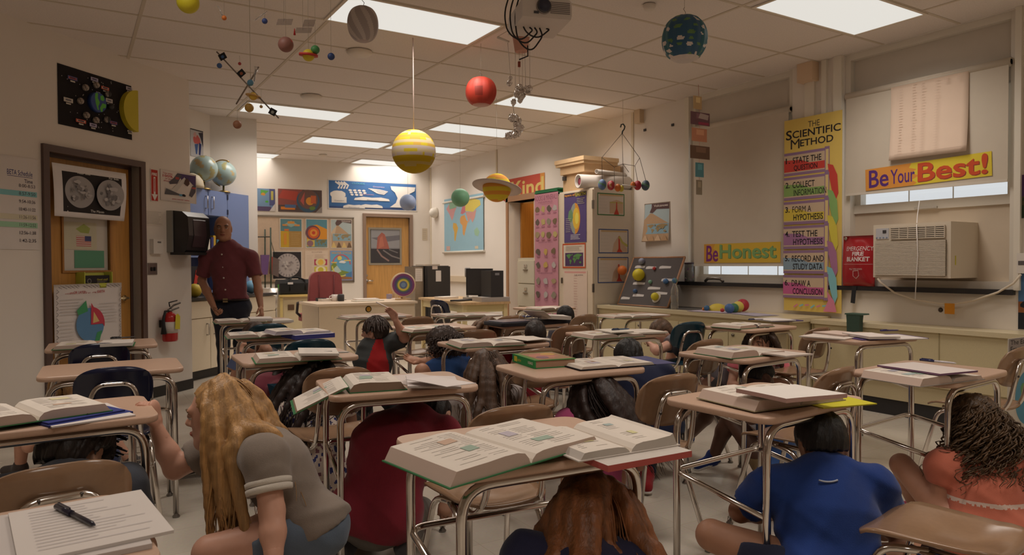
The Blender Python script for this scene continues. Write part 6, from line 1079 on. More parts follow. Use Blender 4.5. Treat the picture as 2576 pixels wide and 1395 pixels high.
def make_chair(name, col, group):
    "seat toward +y, backrest at -y"
    t = root(name, (0, 0, 0), '', 'chair', group)
    # seat shell
    mb = MB(); nx, ny = 12, 12; top = []; bot = []
    for j in range(ny+1):
        for i in range(nx+1):
            u = -1+2*i/nx; v = -1+2*j/ny
            w_ = .172+.02*v; sq = 1/max(1, (abs(u)**6+abs(v)**6)**(1/6)); x = u*w_*sq; y = v*.195*sq+.0
            z = .445+.012*(u*u)-.014*math.exp(-((v+.35)/.45)**2)*(1-u*u)+(.004 if v < -.6 else 0)-(.018*max(0, (v-.6)/.4)**2)
            top.append((x, y, z)); bot.append((x, y, z-.011))
    q = (nx+1)*(ny+1); fs = []
    for j in range(ny):
        for i in range(nx): a = j*(nx+1)+i; fs.append((a, a+1, a+nx+2, a+nx+1)); fs.append((q+a, q+a+nx+1, q+a+nx+2, q+a+1))
    edge = [i for i in range(nx+1)]+[j*(nx+1)+nx for j in range(1, ny+1)]+[ny*(nx+1)+i for i in range(nx-1, -1, -1)]+[j*(nx+1) for j in range(ny-1, 0, -1)]
    for i in range(len(edge)): a, b = edge[i], edge[(i+1) % len(edge)]; fs.append((a, q+a, q+b, b))
    mb.add(top+bot, fs, col, True); mb.build('seat', SHELL, t)
    # backrest
    mb = MB(); F_ = []; B_ = []; n = 14; m = 8
    for j in range(m+1):
        for i in range(n+1):
            u = -1+2*i/n; v = -1+2*j/m; sq = 1/max(1, (abs(u)**3.2+abs(v)**3.2)**(1/3.2)); uu, vv = u*sq, v*sq
            x = .162*uu; z = .672+.100*vv+.012*(1-uu*uu)*vv; y = -.215+.045*uu*uu-.028*vv
            F_.append((x, y+.006, z)); B_.append((x, y-.006, z))
    q = (n+1)*(m+1); fs = []
    for j in range(m):
        for i in range(n): a = j*(n+1)+i; fs.append((a, a+n+1, a+n+2, a+1)); fs.append((q+a, q+a+1, q+a+n+2, q+a+n+1))
    edge = [i for i in range(n+1)]+[j*(n+1)+n for j in range(1, m+1)]+[m*(n+1)+i for i in range(n-1, -1, -1)]+[j*(n+1) for j in range(m-1, 0, -1)]
    for i in range(len(edge)): a, b = edge[i], edge[(i+1) % len(edge)]; fs.append((a, b, q+b, q+a))
    mb.add(F_+B_, fs, col, True); bk_ = mb.build('backrest', SHELL, t)
    mb = MB()
    for x, z in ((-.042, .705), (.042, .705), (-.098, .63), (.098, .63)): mb.ball((x, -.243+.0*x, z), (.007, .005, .007), (90, 84, 80), 8, 6)
    mb.build('rivets', STEEL, bk_)
    mb = MB(); L_ = [(-.115, .12, .415), (-.115, -.14, .405), (-.105, -.20, .47), (-.098, -.232, .63), (-.07, -.236, .705), (.07, -.236, .705), (.098, -.232, .63), (.105, -.20, .47), (.115, -.14, .405), (.115, .12, .415)]
    mb.tube(arc_pts(L_, .07, 5), .0115, CC, 10); mb.build('back_frame', CHROME, t)
    for sx in (-1, 1):
        mb = MB(); mb.tube(arc_pts([(sx*.185, .225, .02), (sx*.15, .13, .40), (sx*.13, .0, .415)], .05, 5), .0115, CC, 10); mb.tube(arc_pts([(sx*.13, .05, .412), (sx*.15, -.09, .395), (sx*.185, -.225, .02)], .05, 5), .0115, CC, 10); lg = mb.build('legs', CHROME, t)
        mb = MB()
        for y in (.226, -.226): mb.lathe([(.015, 0), (.017, .006), (.010, .014), (.009, .035)], (sx*.186, y, 0), (150, 146, 142), 10)
        mb.build('glide', STEEL, lg)
    if col != NAVY: return t
    mb = MB()
    for k in range(6): x = -.15+.06*k; mb.tube([(x, -.15, .30), (x, .15, .28)], .0028, CC, 6)
    for y in (-.15, .0, .15): mb.tube([(-.165, y, .31), (-.16, y, .29), (.16, y, .29), (.165, y, .31)], .0028, CC, 6)
    for sx in (-1, 1):
        for y in (-.12, .12): mb.tube([(sx*.155, y, .30), (sx*.145, y*.8, .405)], .0028, CC, 6)
    mb.build('book_rack', STEEL, t)
    return t
def front(px0, py0, px1, py1): 
    a = Zp(px0, py0, DTOP); b = Zp(px1, py1, DTOP); return a, b
# name, centre x of near edge, y of near edge, rotation, label of desk
DESKS = {
 'pen': (-.17, 1.31, 6), 'hand': (-.055, 2.63, 2), 'bare': (.165, 3.82, -2), 'door': (.165, 5.05, -2),
 'near': (1.055, 1.465, -5), 'tip': (1.13, 2.60, -9), 'b3': (1.045, 3.77, -2), 'b4': (1.265, 5.08, -5), 'b5': (1.40, 6.52, -4),
 'yel': (2.20, 1.525, 4.5), 'green': (2.04, 2.57, -4.5), 'c3': (2.285, 3.71, -2), 'c4': (2.46, 4.99, -3), 'c5': (2.57, 6.49, -2),
 'redpen': (3.38, 1.555, 5), 'd2': (3.235, 2.50, 6), 'd3': (3.335, 3.76, -3), 'pack': (3.265, 4.85, -3), 'd5': (3.36, 6.11, -4),
 'purple': (4.50, 2.63, -6), 'e2': (4.58, 3.57, 3), 'e3': (4.70, 5.10, 0), 'e4': (4.64, 6.55, 2)}
DL = dict(pen='desk at the bottom left corner with pen and loose papers', hand='left desk whose corner the blonde girl grips', bare='empty desk between the two dark blue chair backs', door='left desk nearest the classroom door', near='closest desk in the middle, with big open textbook overhanging', tip='desk with textbook tipping off its left edge', b3='desk with open book and notebook, above the floral dress girl', b4='desk with a blue binder beneath open books', b5='far left desk right beside the standing man', yel='front right desk with yellow folder under open textbook', green='desk with closed green textbook', c3='desk above the girl with long brown hair', c4='desk right of the boy with raised arm', c5='desk in front of the teacher desk', redpen='right desk with silver pen on a notebook', d2='desk with workbook overhanging, above the blue shoes', d3='desk left of the dark teal chair', pack='desk with open black zip binder', d5='far desk before the computer table', purple='desk with purple binder near the green bag', e2='desk below the scientific method banner', e3='far right desk below the planet board', e4='farthest desk before the pink minerals chart')
proto = make_desk(); first = True; DO = {}
for k, (x, y, r) in DESKS.items():
    o = proto if first else copy_tree(proto); first = False
    a = math.radians(r); o.location = (x-math.sin(a)*.228, y+math.cos(a)*.228, 0); o.rotation_euler = (0, 0, a); o['label'] = 'tan-topped chrome student desk, '+DL[k]; DO[k] = o
def dpt(k, dx, dy, z=DTOP):
    "a point on a desk: dx,dy from its centre"
    x, y, r = DESKS[k]; a = math.radians(r); return Vector((x-math.sin(a)*.228+math.cos(a)*dx-math.sin(a)*dy, y+math.cos(a)*.228+math.sin(a)*dx+math.cos(a)*dy, z))
cb = make_chair('student_chair', BRN, 'brown student chairs'); cn = make_chair('student_chair', NAVY, 'dark blue student chairs'); ct = make_chair('student_chair', TEAL, 'teal student chairs')
fl_ = {id(cb): True, id(cn): True, id(ct): True}
def chair(proto, x, y, r, lab):
    o = proto if fl_[id(proto)] else copy_tree(proto); fl_[id(proto)] = False
    o.location = (x, y, 0); o.rotation_euler = (0, 0, math.radians(r)); o['label'] = lab; return o
chair(cb, -.06, 2.18, 8, 'brown chair with chrome tube, back cut off at the bottom left')
chair(cn, .17, 3.92, -2, 'dark blue chair in front of the empty desk'); chair(cn, .15, 5.10, -2, 'dark blue chair behind the empty desk, toward the door')
chair(cb, 1.25, 2.19, -4, 'brown chair whose seat shows under the closest middle desk'); chair(cb, 1.05, 3.34, -6, 'brown chair behind the tipping textbook, seat showing left of the desk leg')
chair(ct, 1.28, 4.62, -4, 'dark teal chair behind the open notebook, mostly hidden'); chair(ct, 1.33, 5.98, -2, 'dark teal chair under the far left desk, behind the blue binder')
chair(cb, 2.14, 2.38, -2, 'brown chair with rivets left of the front right desk'); chair(cb, 2.20, 3.44, -6, 'brown chair behind the closed green textbook')
chair(cb, 2.45, 4.60, -4, 'brown chair behind the textbook and papers, right of the curly-haired child'); chair(cb, 2.62, 6.0, -2, 'brown chair right of the raised arm, behind an open textbook')
o = chair(cb, 2.2, 1.115, 10, 'brown chair with glossy seat at the bottom right corner')
for ch in o.children:
    if ch.name.startswith('back'): ch.location.y -= .095
chair(cb, 2.86, 2.12, 6, 'brown chair just left of the desk with the silver pen'); chair(cb, 3.28, 3.26, 2, 'brown chair behind the textbook on the desk above the blue shoes'); chair(cb, 3.2, 4.50, -4, 'brown chair behind the textbook left of the teal chair')
chair(ct, 4.17, 4.23, -8, 'teal blue chair in the aisle beside the boy in grey'); chair(cb, 4.5, 3.36, 2, 'brown chair behind the purple binder desk, seat to the left')
chair(cb, 3.95, 5.35, 4, 'reddish brown chair at the far desk below the planet board'); chair(cb, 4.35, 2.05, 6, 'brown chair at the right edge beside the leaning blue globe board')
chair(cb, .96, .62, 4, 'brown chair back at the bottom edge behind the boy in blue'); chair(cn, 4.25, 8.45, -70, 'small dark blue chair between teacher desk and computer table'); chair(cb, 3.35, 5.62, -2, 'brown chair half hidden by the black zip binder')
# ================================================================ books and papers on the desks
PG = (224, 212, 198); PE = (204, 178, 162)
def half_profile(w, t, s_):
    "cross-section of one half of an open book, x outward"
    P = [(0.002, .003), (.006, t*.45), (.018, t*.86), (.04, t*1.02), (.08, t*1.05), (.13, t*.98), (w*.9, t*.95), (w-.004-.25*t, t*.93), (w+.35*t*.5, .003)]
    return [(s_*x, z) for x, z in P]
def make_book(label, w=.2, h=.27, tl=.024, tr=.02, cov=(60, 120, 74), droop=0, marks=1, edge=PE, cat='book', name='open_book', group=None, page=PG, curl=0):
    t = root(name, (0, 0, 0), label, cat, group); g = random.Random(marks)
    mb = MB(); c0 = .004
    if droop: mb.box((0, -h/2-.004, 0), (w+.012, h/2+.004, .003), cov)
    else: mb.box((-w-.012, -h/2-.004, 0), (w+.012, h/2+.004, .003), cov)
    if droop:
        R = Matrix.Rotation(math.radians(-droop), 3, 'Y'); mb.box((-w-.012, -h/2-.004, 0), (0, h/2+.004, .003), cov, R=R, o=Vector((0, 0, .024)))
    mb.build('cover', PAPER, t)
    for s_, th in ((-1, tl), (1, tr)):
        pr = half_profile(w, th, s_); mb = MB(); n = len(pr); vs = [Vector((x, y, z)) for y in (-h/2, h/2) for x, z in pr]
        if curl and s_ > 0:
            for v in vs:
                if v.x > w*.8 and v.z > .004: v.z += curl*(v.x-w*.8)/(w*.2)
        fs = []; cs = []
        for i in range(n-1): fs.append((i, i+1, n+i+1, n+i) if s_ > 0 else (i, n+i, n+i+1, i+1)); cs.append(edge if i == n-2 else page)
        fs += [tuple(range(n)) if s_ < 0 else tuple(range(n))[::-1], tuple(range(n, 2*n))[::-1] if s_ < 0 else tuple(range(n, 2*n)), (0, n, 2*n-1, n-1) if s_ > 0 else (0, n-1, 2*n-1, n)]; ec = tuple(int(c*.93) for c in edge); cs += [ec, ec, edge]
        mb.add(vs, fs, cs)
        # printed matter following the page
        def zt(x):
            for (x0, z0), (x1, z1) in zip(half_profile(w, th, 1)[3:-1], half_profile(w, th, 1)[4:]):
                if x0 <= x <= x1: return z0+(z1-z0)*(x-x0)/(x1-x0)
            return th
        def quad(x0, y0, x1, y1, c, e=.0006):
            xs = [x0, (x0+x1)/2, x1]; vs = [Vector((s_*x, y, zt(x)+e)) for x in xs for y in (y0, y1)]; f = [(0, 1, 3, 2), (2, 3, 5, 4)]
            mb.add(vs, [q[::-1] for q in f] if s_ > 0 else f, c)
        for k in range(int(h/.013)-3):
            y = h/2-.025-.013*k
            for a, b in ((.045, .10), (.108, w*.84)):
                if g.random() < .8: quad(a, y, a+(b-a)*g.uniform(.6, 1), y+.003, (198, 186, 174))
        for k in range(g.choice([2, 3])):
            a = g.uniform(.05, .1); y = g.uniform(-h*.35, h*.25); c = g.choice([(214, 206, 150), (166, 182, 178), (204, 170, 146), (164, 160, 172), (158, 178, 160), (218, 206, 164), (190, 180, 190)]); quad(a, y, a+g.uniform(.03, .06), y+g.uniform(.02, .05), c, .0012)
        if droop and s_ < 0:
            R = Matrix.Rotation(math.radians(-droop), 3, 'Y'); mb.v = [tuple(R @ Vector(v)+Vector((0, 0, .024))) for v in mb.v]
        mb.build('pages', PAPER, t)
    return t
def put(o, p, rot=0, tilt=0, z=0):
    o.location = (p.x, p.y, p.z+z); o.rotation_euler = (0, math.radians(tilt), math.radians(rot)); return o
def at(px, py, z=DTOP+.012): p = Zp(px, py, z); p.z = DTOP; return p
def book(px, py, rot, label, z=0.0006, tilt=0, **k): return put(make_book(label, **k), at(px, py, DTOP+.02+z), rot, tilt, z)
def slabt(name, px, py, rot, w, h, th, c, label, cat, z=.0006, tilt=0, mat=PAPER, lines=0, edge=None, wob=0):
    p = at(px, py, DTOP+z+th); mb = MB(); nx = 8; vs = []; fs = []
    def f(x, y): return wob*(math.sin(9*x+3)*math.cos(7*y)+1)
    for lay in (0, 1):
        for i in range(nx+1):
            for j in range(nx+1): x = -w/2+w*i/nx; y = -h/2+h*j/nx; vs.append((x, y, (f(x, y) if lay else (f(x, y) if wob else 0))+th*lay))
    q = (nx+1)**2
    for i in range(nx):
        for j in range(nx): a = i*(nx+1)+j; fs.append((a, a+1, a+nx+2, a+nx+1)); fs.append((q+a, q+a+nx+1, q+a+nx+2, q+a+1))
    cs = [c]*len(fs); ed = edge or tuple(int(v*.9) for v in c)
    for i in range(nx):
        for (a, b) in ((i*(nx+1), (i+1)*(nx+1)), ((i+1)*(nx+1)+nx, i*(nx+1)+nx), (i+1, i), (nx*(nx+1)+i, nx*(nx+1)+i+1)): fs.append((a, b, q+b, q+a)); cs.append(ed)
    mb.add(vs, fs, cs)
    for k in range(lines):
        y = h/2-.03-(h-.05)*k/lines; x1 = -w/2+w*random.uniform(.5, .92); mb.add([(-w/2+.03, y, th+f(0, y)+.0015), (x1, y, th+f(x1, y)+.0015), (x1, y+.002, th+f(x1, y)+.0015), (-w/2+.03, y+.002, th+f(0, y)+.0015)], [(0, 1, 2, 3)], (186, 178, 180))
    o = mb.build(name, mat); tag(o, label, cat); o.location = (p.x, p.y, DTOP+z); o.rotation_euler = (0, math.radians(tilt), math.radians(rot)); return o
def pen(px, py, rot, c0, c1, label, z, r=.0045, L=.14):
    p = at(px, py, DTOP+z); t = root('pen', (0, 0, 0), label, 'pen'); mb = MB(); mb.tube([(-L/2, 0, r), (L*.22, 0, r), (L*.42, 0, r), (L/2, 0, r)], [r, r, r*.9, .0012], c0, 10); mb.build('barrel', GLOSS, t); mb = MB(); mb.tube([(-L/2-.002, 0, r), (-L*.1, 0, r)], r*1.25, c1, 10); mb.box((-L*.45, -.0016, r*2.2), (-L*.15, .0016, r*2.9), c1); mb.box((-L*.47, -.0016, r), (-L*.44, .0016, r*2.9), c1); mb.build('cap', GLOSS, t)
    t.location = (p.x, p.y, DTOP+z); t.rotation_euler = (0, 0, math.radians(rot)); return t
WP = (224, 216, 208)
# closest desk
slabt('spiral_folder', 1545, 1118, -2, .27, .30, .016, (206, 196, 186), 'white-topped folder with red edge under the workbook on closest desk', 'folder', edge=(186, 84, 76))
book(1508, 1092, -3, 'open workbook with green picture at the right end of the closest middle desk', z=.0175, w=.15, h=.27, tl=.02, tr=.024, cov=(206, 196, 186), marks=11, curl=.018, edge=(206, 196, 186), cat='workbook', name='open_workbook')
book(1243, 1118, 8, 'big open textbook with green cover overhanging the closest middle desk', z=.014, tilt=-2.5, w=.232, h=.29, tl=.036, tr=.026, marks=21)
# tipping book desk
book(868, 962, -12, 'open textbook tipping over the left edge of its desk', z=.001, w=.215, h=.28, tl=.008, tr=.036, droop=24, marks=5, edge=(150, 124, 104))
slabt('loose_papers', 1088, 965, -22, .21, .28, .008, (222, 210, 206), 'pile of crumpled loose papers on the tipping book desk', 'papers', wob=.012); slabt('loose_papers', 1108, 962, 14, .15, .25, .002, (228, 218, 214), 'top sheet of the crumpled papers sticking out right on the tipping book desk', 'papers', z=.034, wob=.006); slabt('loose_papers', 1042, 952, 5, .2, .27, .003, (222, 208, 200), 'flat white sheet between the textbook and crumpled papers', 'papers', z=.0006)
# yellow folder desk
slabt('folder', 2062, 1000, -14, .23, .30, .004, (206, 196, 40), 'yellow folder under the open textbook on the front right desk', 'folder')
book(1938, 990, -5, 'open textbook lying on yellow folder on the front right desk', z=.005, w=.21, h=.275, tl=.036, tr=.026, marks=22, cov=(150, 140, 110))
slabt('notebook', 1990, 985, -4, .29, .215, .014, WP, 'white notebook lying on the open textbook of the front right desk', 'notebook', z=.047, tilt=1, edge=(190, 150, 140), wob=.003)
# green textbook desk
t = root('closed_textbook', (0, 0, 0), 'closed green textbook with picture cover', 'book'); mb = MB(); w_, h_, th = .215, .28, .04
mb.box((-w_/2+.004, -h_/2+.004, .004), (w_/2-.004, h_/2-.004, th-.004), (166, 130, 104)); mb.build('pages', PAPER, t)
mb = MB(); mb.box((-w_/2, -h_/2, 0), (w_/2, h_/2, .004), (50, 130, 70)); mb.box((-w_/2, -h_/2, th-.004), (w_/2, h_/2, th), (70, 140, 76)); mb.box((-w_/2-.004, -h_/2, 0), (-w_/2+.003, h_/2, th), (44, 136, 70)); s = Sheet(Vector((-w_/2, -h_/2, th)), Vector((1, 0, 0)), Vector((0, 1, 0)), Vector((0, 0, 1)), w_, h_, (110, 146, 76), .0004)
s.rect(.12, .05, .98, .95, (170, 130, 100)); s.blob(.5, .5, .3, .3, (196, 130, 110), 3); s.blob(.7, .7, .2, .15, (206, 160, 90), 4); s.blob(.35, .3, .15, .15, (150, 110, 120), 5); mb.add(s.mb.v, s.mb.f, s.mb.c)
s = Sheet(Vector((-w_/2-.004, h_/2, 0)), Vector((0, -1, 0)), Vector((0, 0, 1)), Vector((-1, 0, 0)), h_, th, (44, 136, 70), .0003); s.rect(.08, .2, .22, .85, (206, 190, 50)); s.text('EARTH', .24, .3, .4, .6, (190, 180, 60)); s.text('SCIENCE', .72, .4, .93, .7, (220, 214, 200)); mb.add(s.mb.v, s.mb.f, s.mb.c); mb.build('cover', PAPER, t)
put(t, at(1368, 905, DTOP+.02), -10, 0, .0006)
book(1520, 905, -8, 'open notebook beside the closed green textbook', z=.004, w=.2, h=.265, tl=.016, tr=.016, cov=(40, 36, 40), marks=31, edge=(210, 196, 180), cat='notebook', name='open_notebook')
slabt('folder', 1610, 906, -12, .24, .29, .003, (88, 88, 128), 'blue-violet folder under the open notebook on the green textbook desk', 'folder')
# row c
book(1222, 858, -9, 'open textbook on the desk above the girl with long brown hair', w=.205, h=.27, tl=.03, tr=.022, marks=41); slabt('loose_papers', 1325, 852, -8, .23, .29, .006, (222, 210, 196), 'white papers right of the textbook above the girl with brown hair', 'papers', wob=.004); slabt('loose_papers', 1318, 851, 12, .22, .28, .003, (226, 214, 202), 'upper sheet on the papers above the girl with brown hair', 'papers', z=.016, wob=.004)
book(1078, 823, 4, 'open textbook on desk right of the boy with raised arm', w=.205, h=.27, tl=.024, tr=.022, marks=42)
book(915, 795, 2, 'open textbook on the desk in front of the teacher desk', w=.2, h=.27, tl=.022, tr=.02, marks=43); slabt('notebook', 985, 793, -5, .2, .27, .012, (206, 196, 190), 'grey notebook right of the textbook in front of the teacher desk', 'notebook')
# row b
book(745, 892, -8, 'open textbook on the desk above the floral dress girl', w=.205, h=.27, tl=.028, tr=.022, marks=51); slabt('notebook', 800, 882, -14, .2, .265, .012, (226, 216, 204), 'white notebook lying on the textbook above the floral dress girl', 'notebook', z=.03, tilt=2, wob=.002, lines=9); pen(846, 888, -20, (196, 190, 184), (60, 56, 60), 'silver pen at the right of the notebook above floral dress girl', .03)
slabt('binder', 772, 836, 6, .28, .3, .03, (206, 198, 206), 'blue-violet ring binder at the right end of the fourth desk', 'binder', edge=(70, 72, 150)); book(648, 838, -6, 'open textbook at the left end of the blue binder desk', w=.2, h=.27, tl=.026, tr=.02, marks=52); book(748, 828, 4, 'open notebook lying half on the blue binder', z=.034, w=.19, h=.25, tl=.026, tr=.012, cov=(196, 190, 186), marks=53, cat='notebook', name='open_notebook', edge=(196, 186, 196))
book(603, 804, -4, 'open textbook on the far left desk by the standing man', w=.2, h=.27, tl=.028, tr=.024, marks=54); slabt('notebook', 655, 799, -8, .18, .25, .02, (224, 214, 206), 'white notebook on top of the textbook by the standing man', 'notebook', z=.032, wob=.003); slabt('loose_papers', 705, 803, -3, .18, .25, .02, (224, 214, 202), 'paper stack at the right end of desk by the standing man', 'papers')
# left row
book(240, 862, -6, 'open textbook on the desk nearest the classroom door', w=.205, h=.27, tl=.026, tr=.018, marks=61); slabt('notebook', 296, 858, -6, .17, .24, .018, (226, 216, 206), 'white notebook on the textbook nearest the classroom door', 'notebook', z=.022); pen(310, 850, 6, (70, 66, 66), (40, 38, 40), 'dark pen on the white notebook nearest the classroom door', .0415)
slabt('folder', 178, 1038, 24, .26, .3, .006, (52, 60, 130), 'blue folder under the textbook beside the blonde girl hand', 'folder'); slabt('loose_papers', 205, 1040, 14, .24, .3, .005, (216, 206, 200), 'white sheets sticking out from the blue folder', 'papers', z=.0008); DO_ = slabt('folder', 165, 1034, 26, .24, .29, .006, (54, 62, 134), 'blue folder sheet lying over the white papers', 'folder', z=.0065); book(62, 1030, 17, 'open textbook cut by the left edge of the picture', z=.013, w=.205, h=.27, tl=.03, tr=.03, marks=62)
slabt('loose_papers', 222, 1310, 6, .235, .30, .006, (218, 208, 200), 'white lined papers with a pen on them at the bottom left', 'papers', z=.0102, lines=14); slabt('loose_papers', 120, 1340, 3, .30, .33, .009, (206, 196, 190), 'lower sheets of the white paper stack at bottom left', 'papers') ; pen(190, 1302, -69, (40, 36, 50), (46, 42, 60), 'black pen lying on white papers at the bottom left', .0178, r=.005, L=.17)
# row d
book(2318, 940, -6, 'open textbook under the notebook and silver pen on the right desk', w=.2, h=.27, tl=.034, tr=.02, marks=71, cov=(150, 140, 130)); slabt('notebook', 2330, 925, -7, .24, .29, .008, (216, 204, 198), 'white notebook with a pen on it on the right desk', 'notebook', z=.036, edge=(120, 84, 110), wob=.002); pen(2360, 911, -85, (206, 200, 206), (40, 44, 90), 'silver pen with blue cap on the white notebook of the right desk', .049, r=.0045, L=.15)
slabt('loose_papers', 1955, 888, 2, .24, .28, .008, (222, 206, 194), 'open workbook pages overhanging the desk above blue shoes', 'papers', wob=.006, lines=10); book(1862, 880, -3, 'open textbook on the desk above the blue shoes', z=.001, w=.2, h=.27, tl=.036, tr=.02, marks=72)
slabt('notebook', 1615, 832, -6, .26, .27, .012, (222, 210, 196), 'white notebook right of the textbook beside the teal chair', 'notebook', wob=.003, lines=8); book(1528, 838, -5, 'open textbook on the desk left of the teal chair', z=.0012, w=.205, h=.27, tl=.028, tr=.022, marks=73); slabt('notebook', 1545, 830, -12, .17, .24, .008, (224, 214, 200), 'open white notebook lying on the textbook left of the teal chair', 'notebook', z=.034); pen(1562, 829, -8, (50, 84, 120), (40, 60, 96), 'dark blue pen on notebook left of the teal chair', .044)
t = root('zip_binder', (0, 0, 0), 'open black zip binder spilling papers', 'binder'); mb = MB(); slab(mb, rrect(.17, .15, .03), 0, .03, (44, 42, 48)); mb.v = [(x-.19, y, z+.016*max(0, -x-.2)/.2) for x, y, z in mb.v]; o = mb.build('left_half', CLOTH, t); mb = MB(); slab(mb, rrect(.15, .12, .02), .03, .038, (96, 88, 104)); mb.v = [(x-.18, y, z) for x, y, z in mb.v]; mb.build('mesh_pocket', GLOSS, o); mb = MB(); slab(mb, rrect(.17, .15, .03), 0, .03, (40, 38, 44)); mb.v = [(x+.17, y, z) for x, y, z in mb.v]; o = mb.build('right_half', CLOTH, t)
mb = MB()
for k in range(3): mb.tube([Vector((.0+.035*math.cos(a), -.09+.09*k, .045+.035*math.sin(a))) for a in np.linspace(0, 5.8, 14)], .003, CC, 6)
mb.build('binder_ring', STEEL, t); put(t, at(1330, 808, DTOP+.02), 2, 0, .0006)
slabt('loose_papers', 1390, 795, -16, .26, .2, .03, (222, 212, 202), 'thick white papers lying on the black zip binder', 'papers', z=.032, wob=.01); slabt('loose_papers', 1352, 790, 24, .14, .2, .004, (226, 216, 206), 'sheets standing up from the black zip binder rings', 'papers', z=.085, tilt=24, wob=.004); slabt('folder', 1310, 795, 12, .2, .12, .01, (54, 60, 100), 'navy pouch behind the black zip binder', 'folder', z=.0006)
book(1160, 790, -6, 'open textbook on the far desk before the computer table', w=.2, h=.27, tl=.024, tr=.02, marks=74); slabt('loose_papers', 1228, 790, -5, .2, .27, .01, (224, 214, 204), 'white papers right of the textbook before the computer table', 'papers')
# row e
slabt('binder', 2215, 846, -22, .48, .29, .006, (104, 84, 140), 'purple open binder near the green bag', 'binder'); slabt('binder_paper', 2190, 842, -22, .22, .28, .016, (226, 214, 206), 'white paper stack in the purple binder, left side', 'papers', z=.007, wob=.003); slabt('binder_paper', 2262, 846, -22, .2, .27, .006, (222, 212, 206), 'white papers in the purple binder, right side', 'papers', z=.007); pen(2238, 832, -22, (70, 60, 120), (60, 50, 110), 'purple pen on the purple binder', .0245)
slabt('newspaper', 2085, 845, 12, .24, .3, .008, (222, 208, 196), 'folded newspaper with red print overhanging left of the purple binder', 'newspaper', lines=8); slabt('newspaper', 2112, 836, -8, .22, .26, .012, (210, 186, 172), 'pinkish leaflets left of the purple binder', 'newspaper', z=.009)
slabt('binder', 1955, 803, -14, .3, .3, .008, (104, 90, 140), 'lilac ring binder below the scientific method banner', 'binder'); slabt('binder_paper', 1945, 802, -14, .25, .27, .008, (226, 218, 214), 'white papers in the lilac binder under the banner', 'papers', z=.009); book(1868, 815, 2, 'open textbook on the desk below the scientific method banner', z=.0012, w=.2, h=.27, tl=.026, tr=.022, marks=81); pen(1902, 804, -16, (150, 150, 170), (50, 60, 100), 'blue pen beside the textbook under the banner', .028)
book(1570, 792, -6, 'open textbook on the far right desk below planet board', w=.2, h=.27, tl=.022, tr=.022, marks=82); slabt('loose_papers', 1640, 790, -4, .2, .26, .006, (222, 212, 204), 'white papers right of the textbook below the planet board', 'papers')
book(1378, 772, 4, 'open textbook on the farthest desk by the pink chart', w=.2, h=.27, tl=.022, tr=.02, marks=83)
# leaning globe board at the right edge
bx = 5.45; P = Yp(2570, 930, 1.9); fr = YWy(2.25)
s = sheet(fr, 2535, 852, 2640, 1090, (206, 198, 186), .006, gap=0); s.rect(0, .86, .6, 1, (150, 140, 136)); s.text('The Earth', .04, .94, .5, .985, (60, 56, 56), .01); s.text('Fractures', .04, .875, .5, .925, (60, 56, 56), .01); s.disc(.45, .42, .3*s.w, (90, 150, 180), 40); s.blob(.4, .5, .12, .08, (110, 160, 110), 3); s.blob(.55, .36, .1, .08, (206, 180, 90), 4)
o = s.done('earth_board', 'board titled The Earth Fractures with blue globe at the right edge', 'poster')
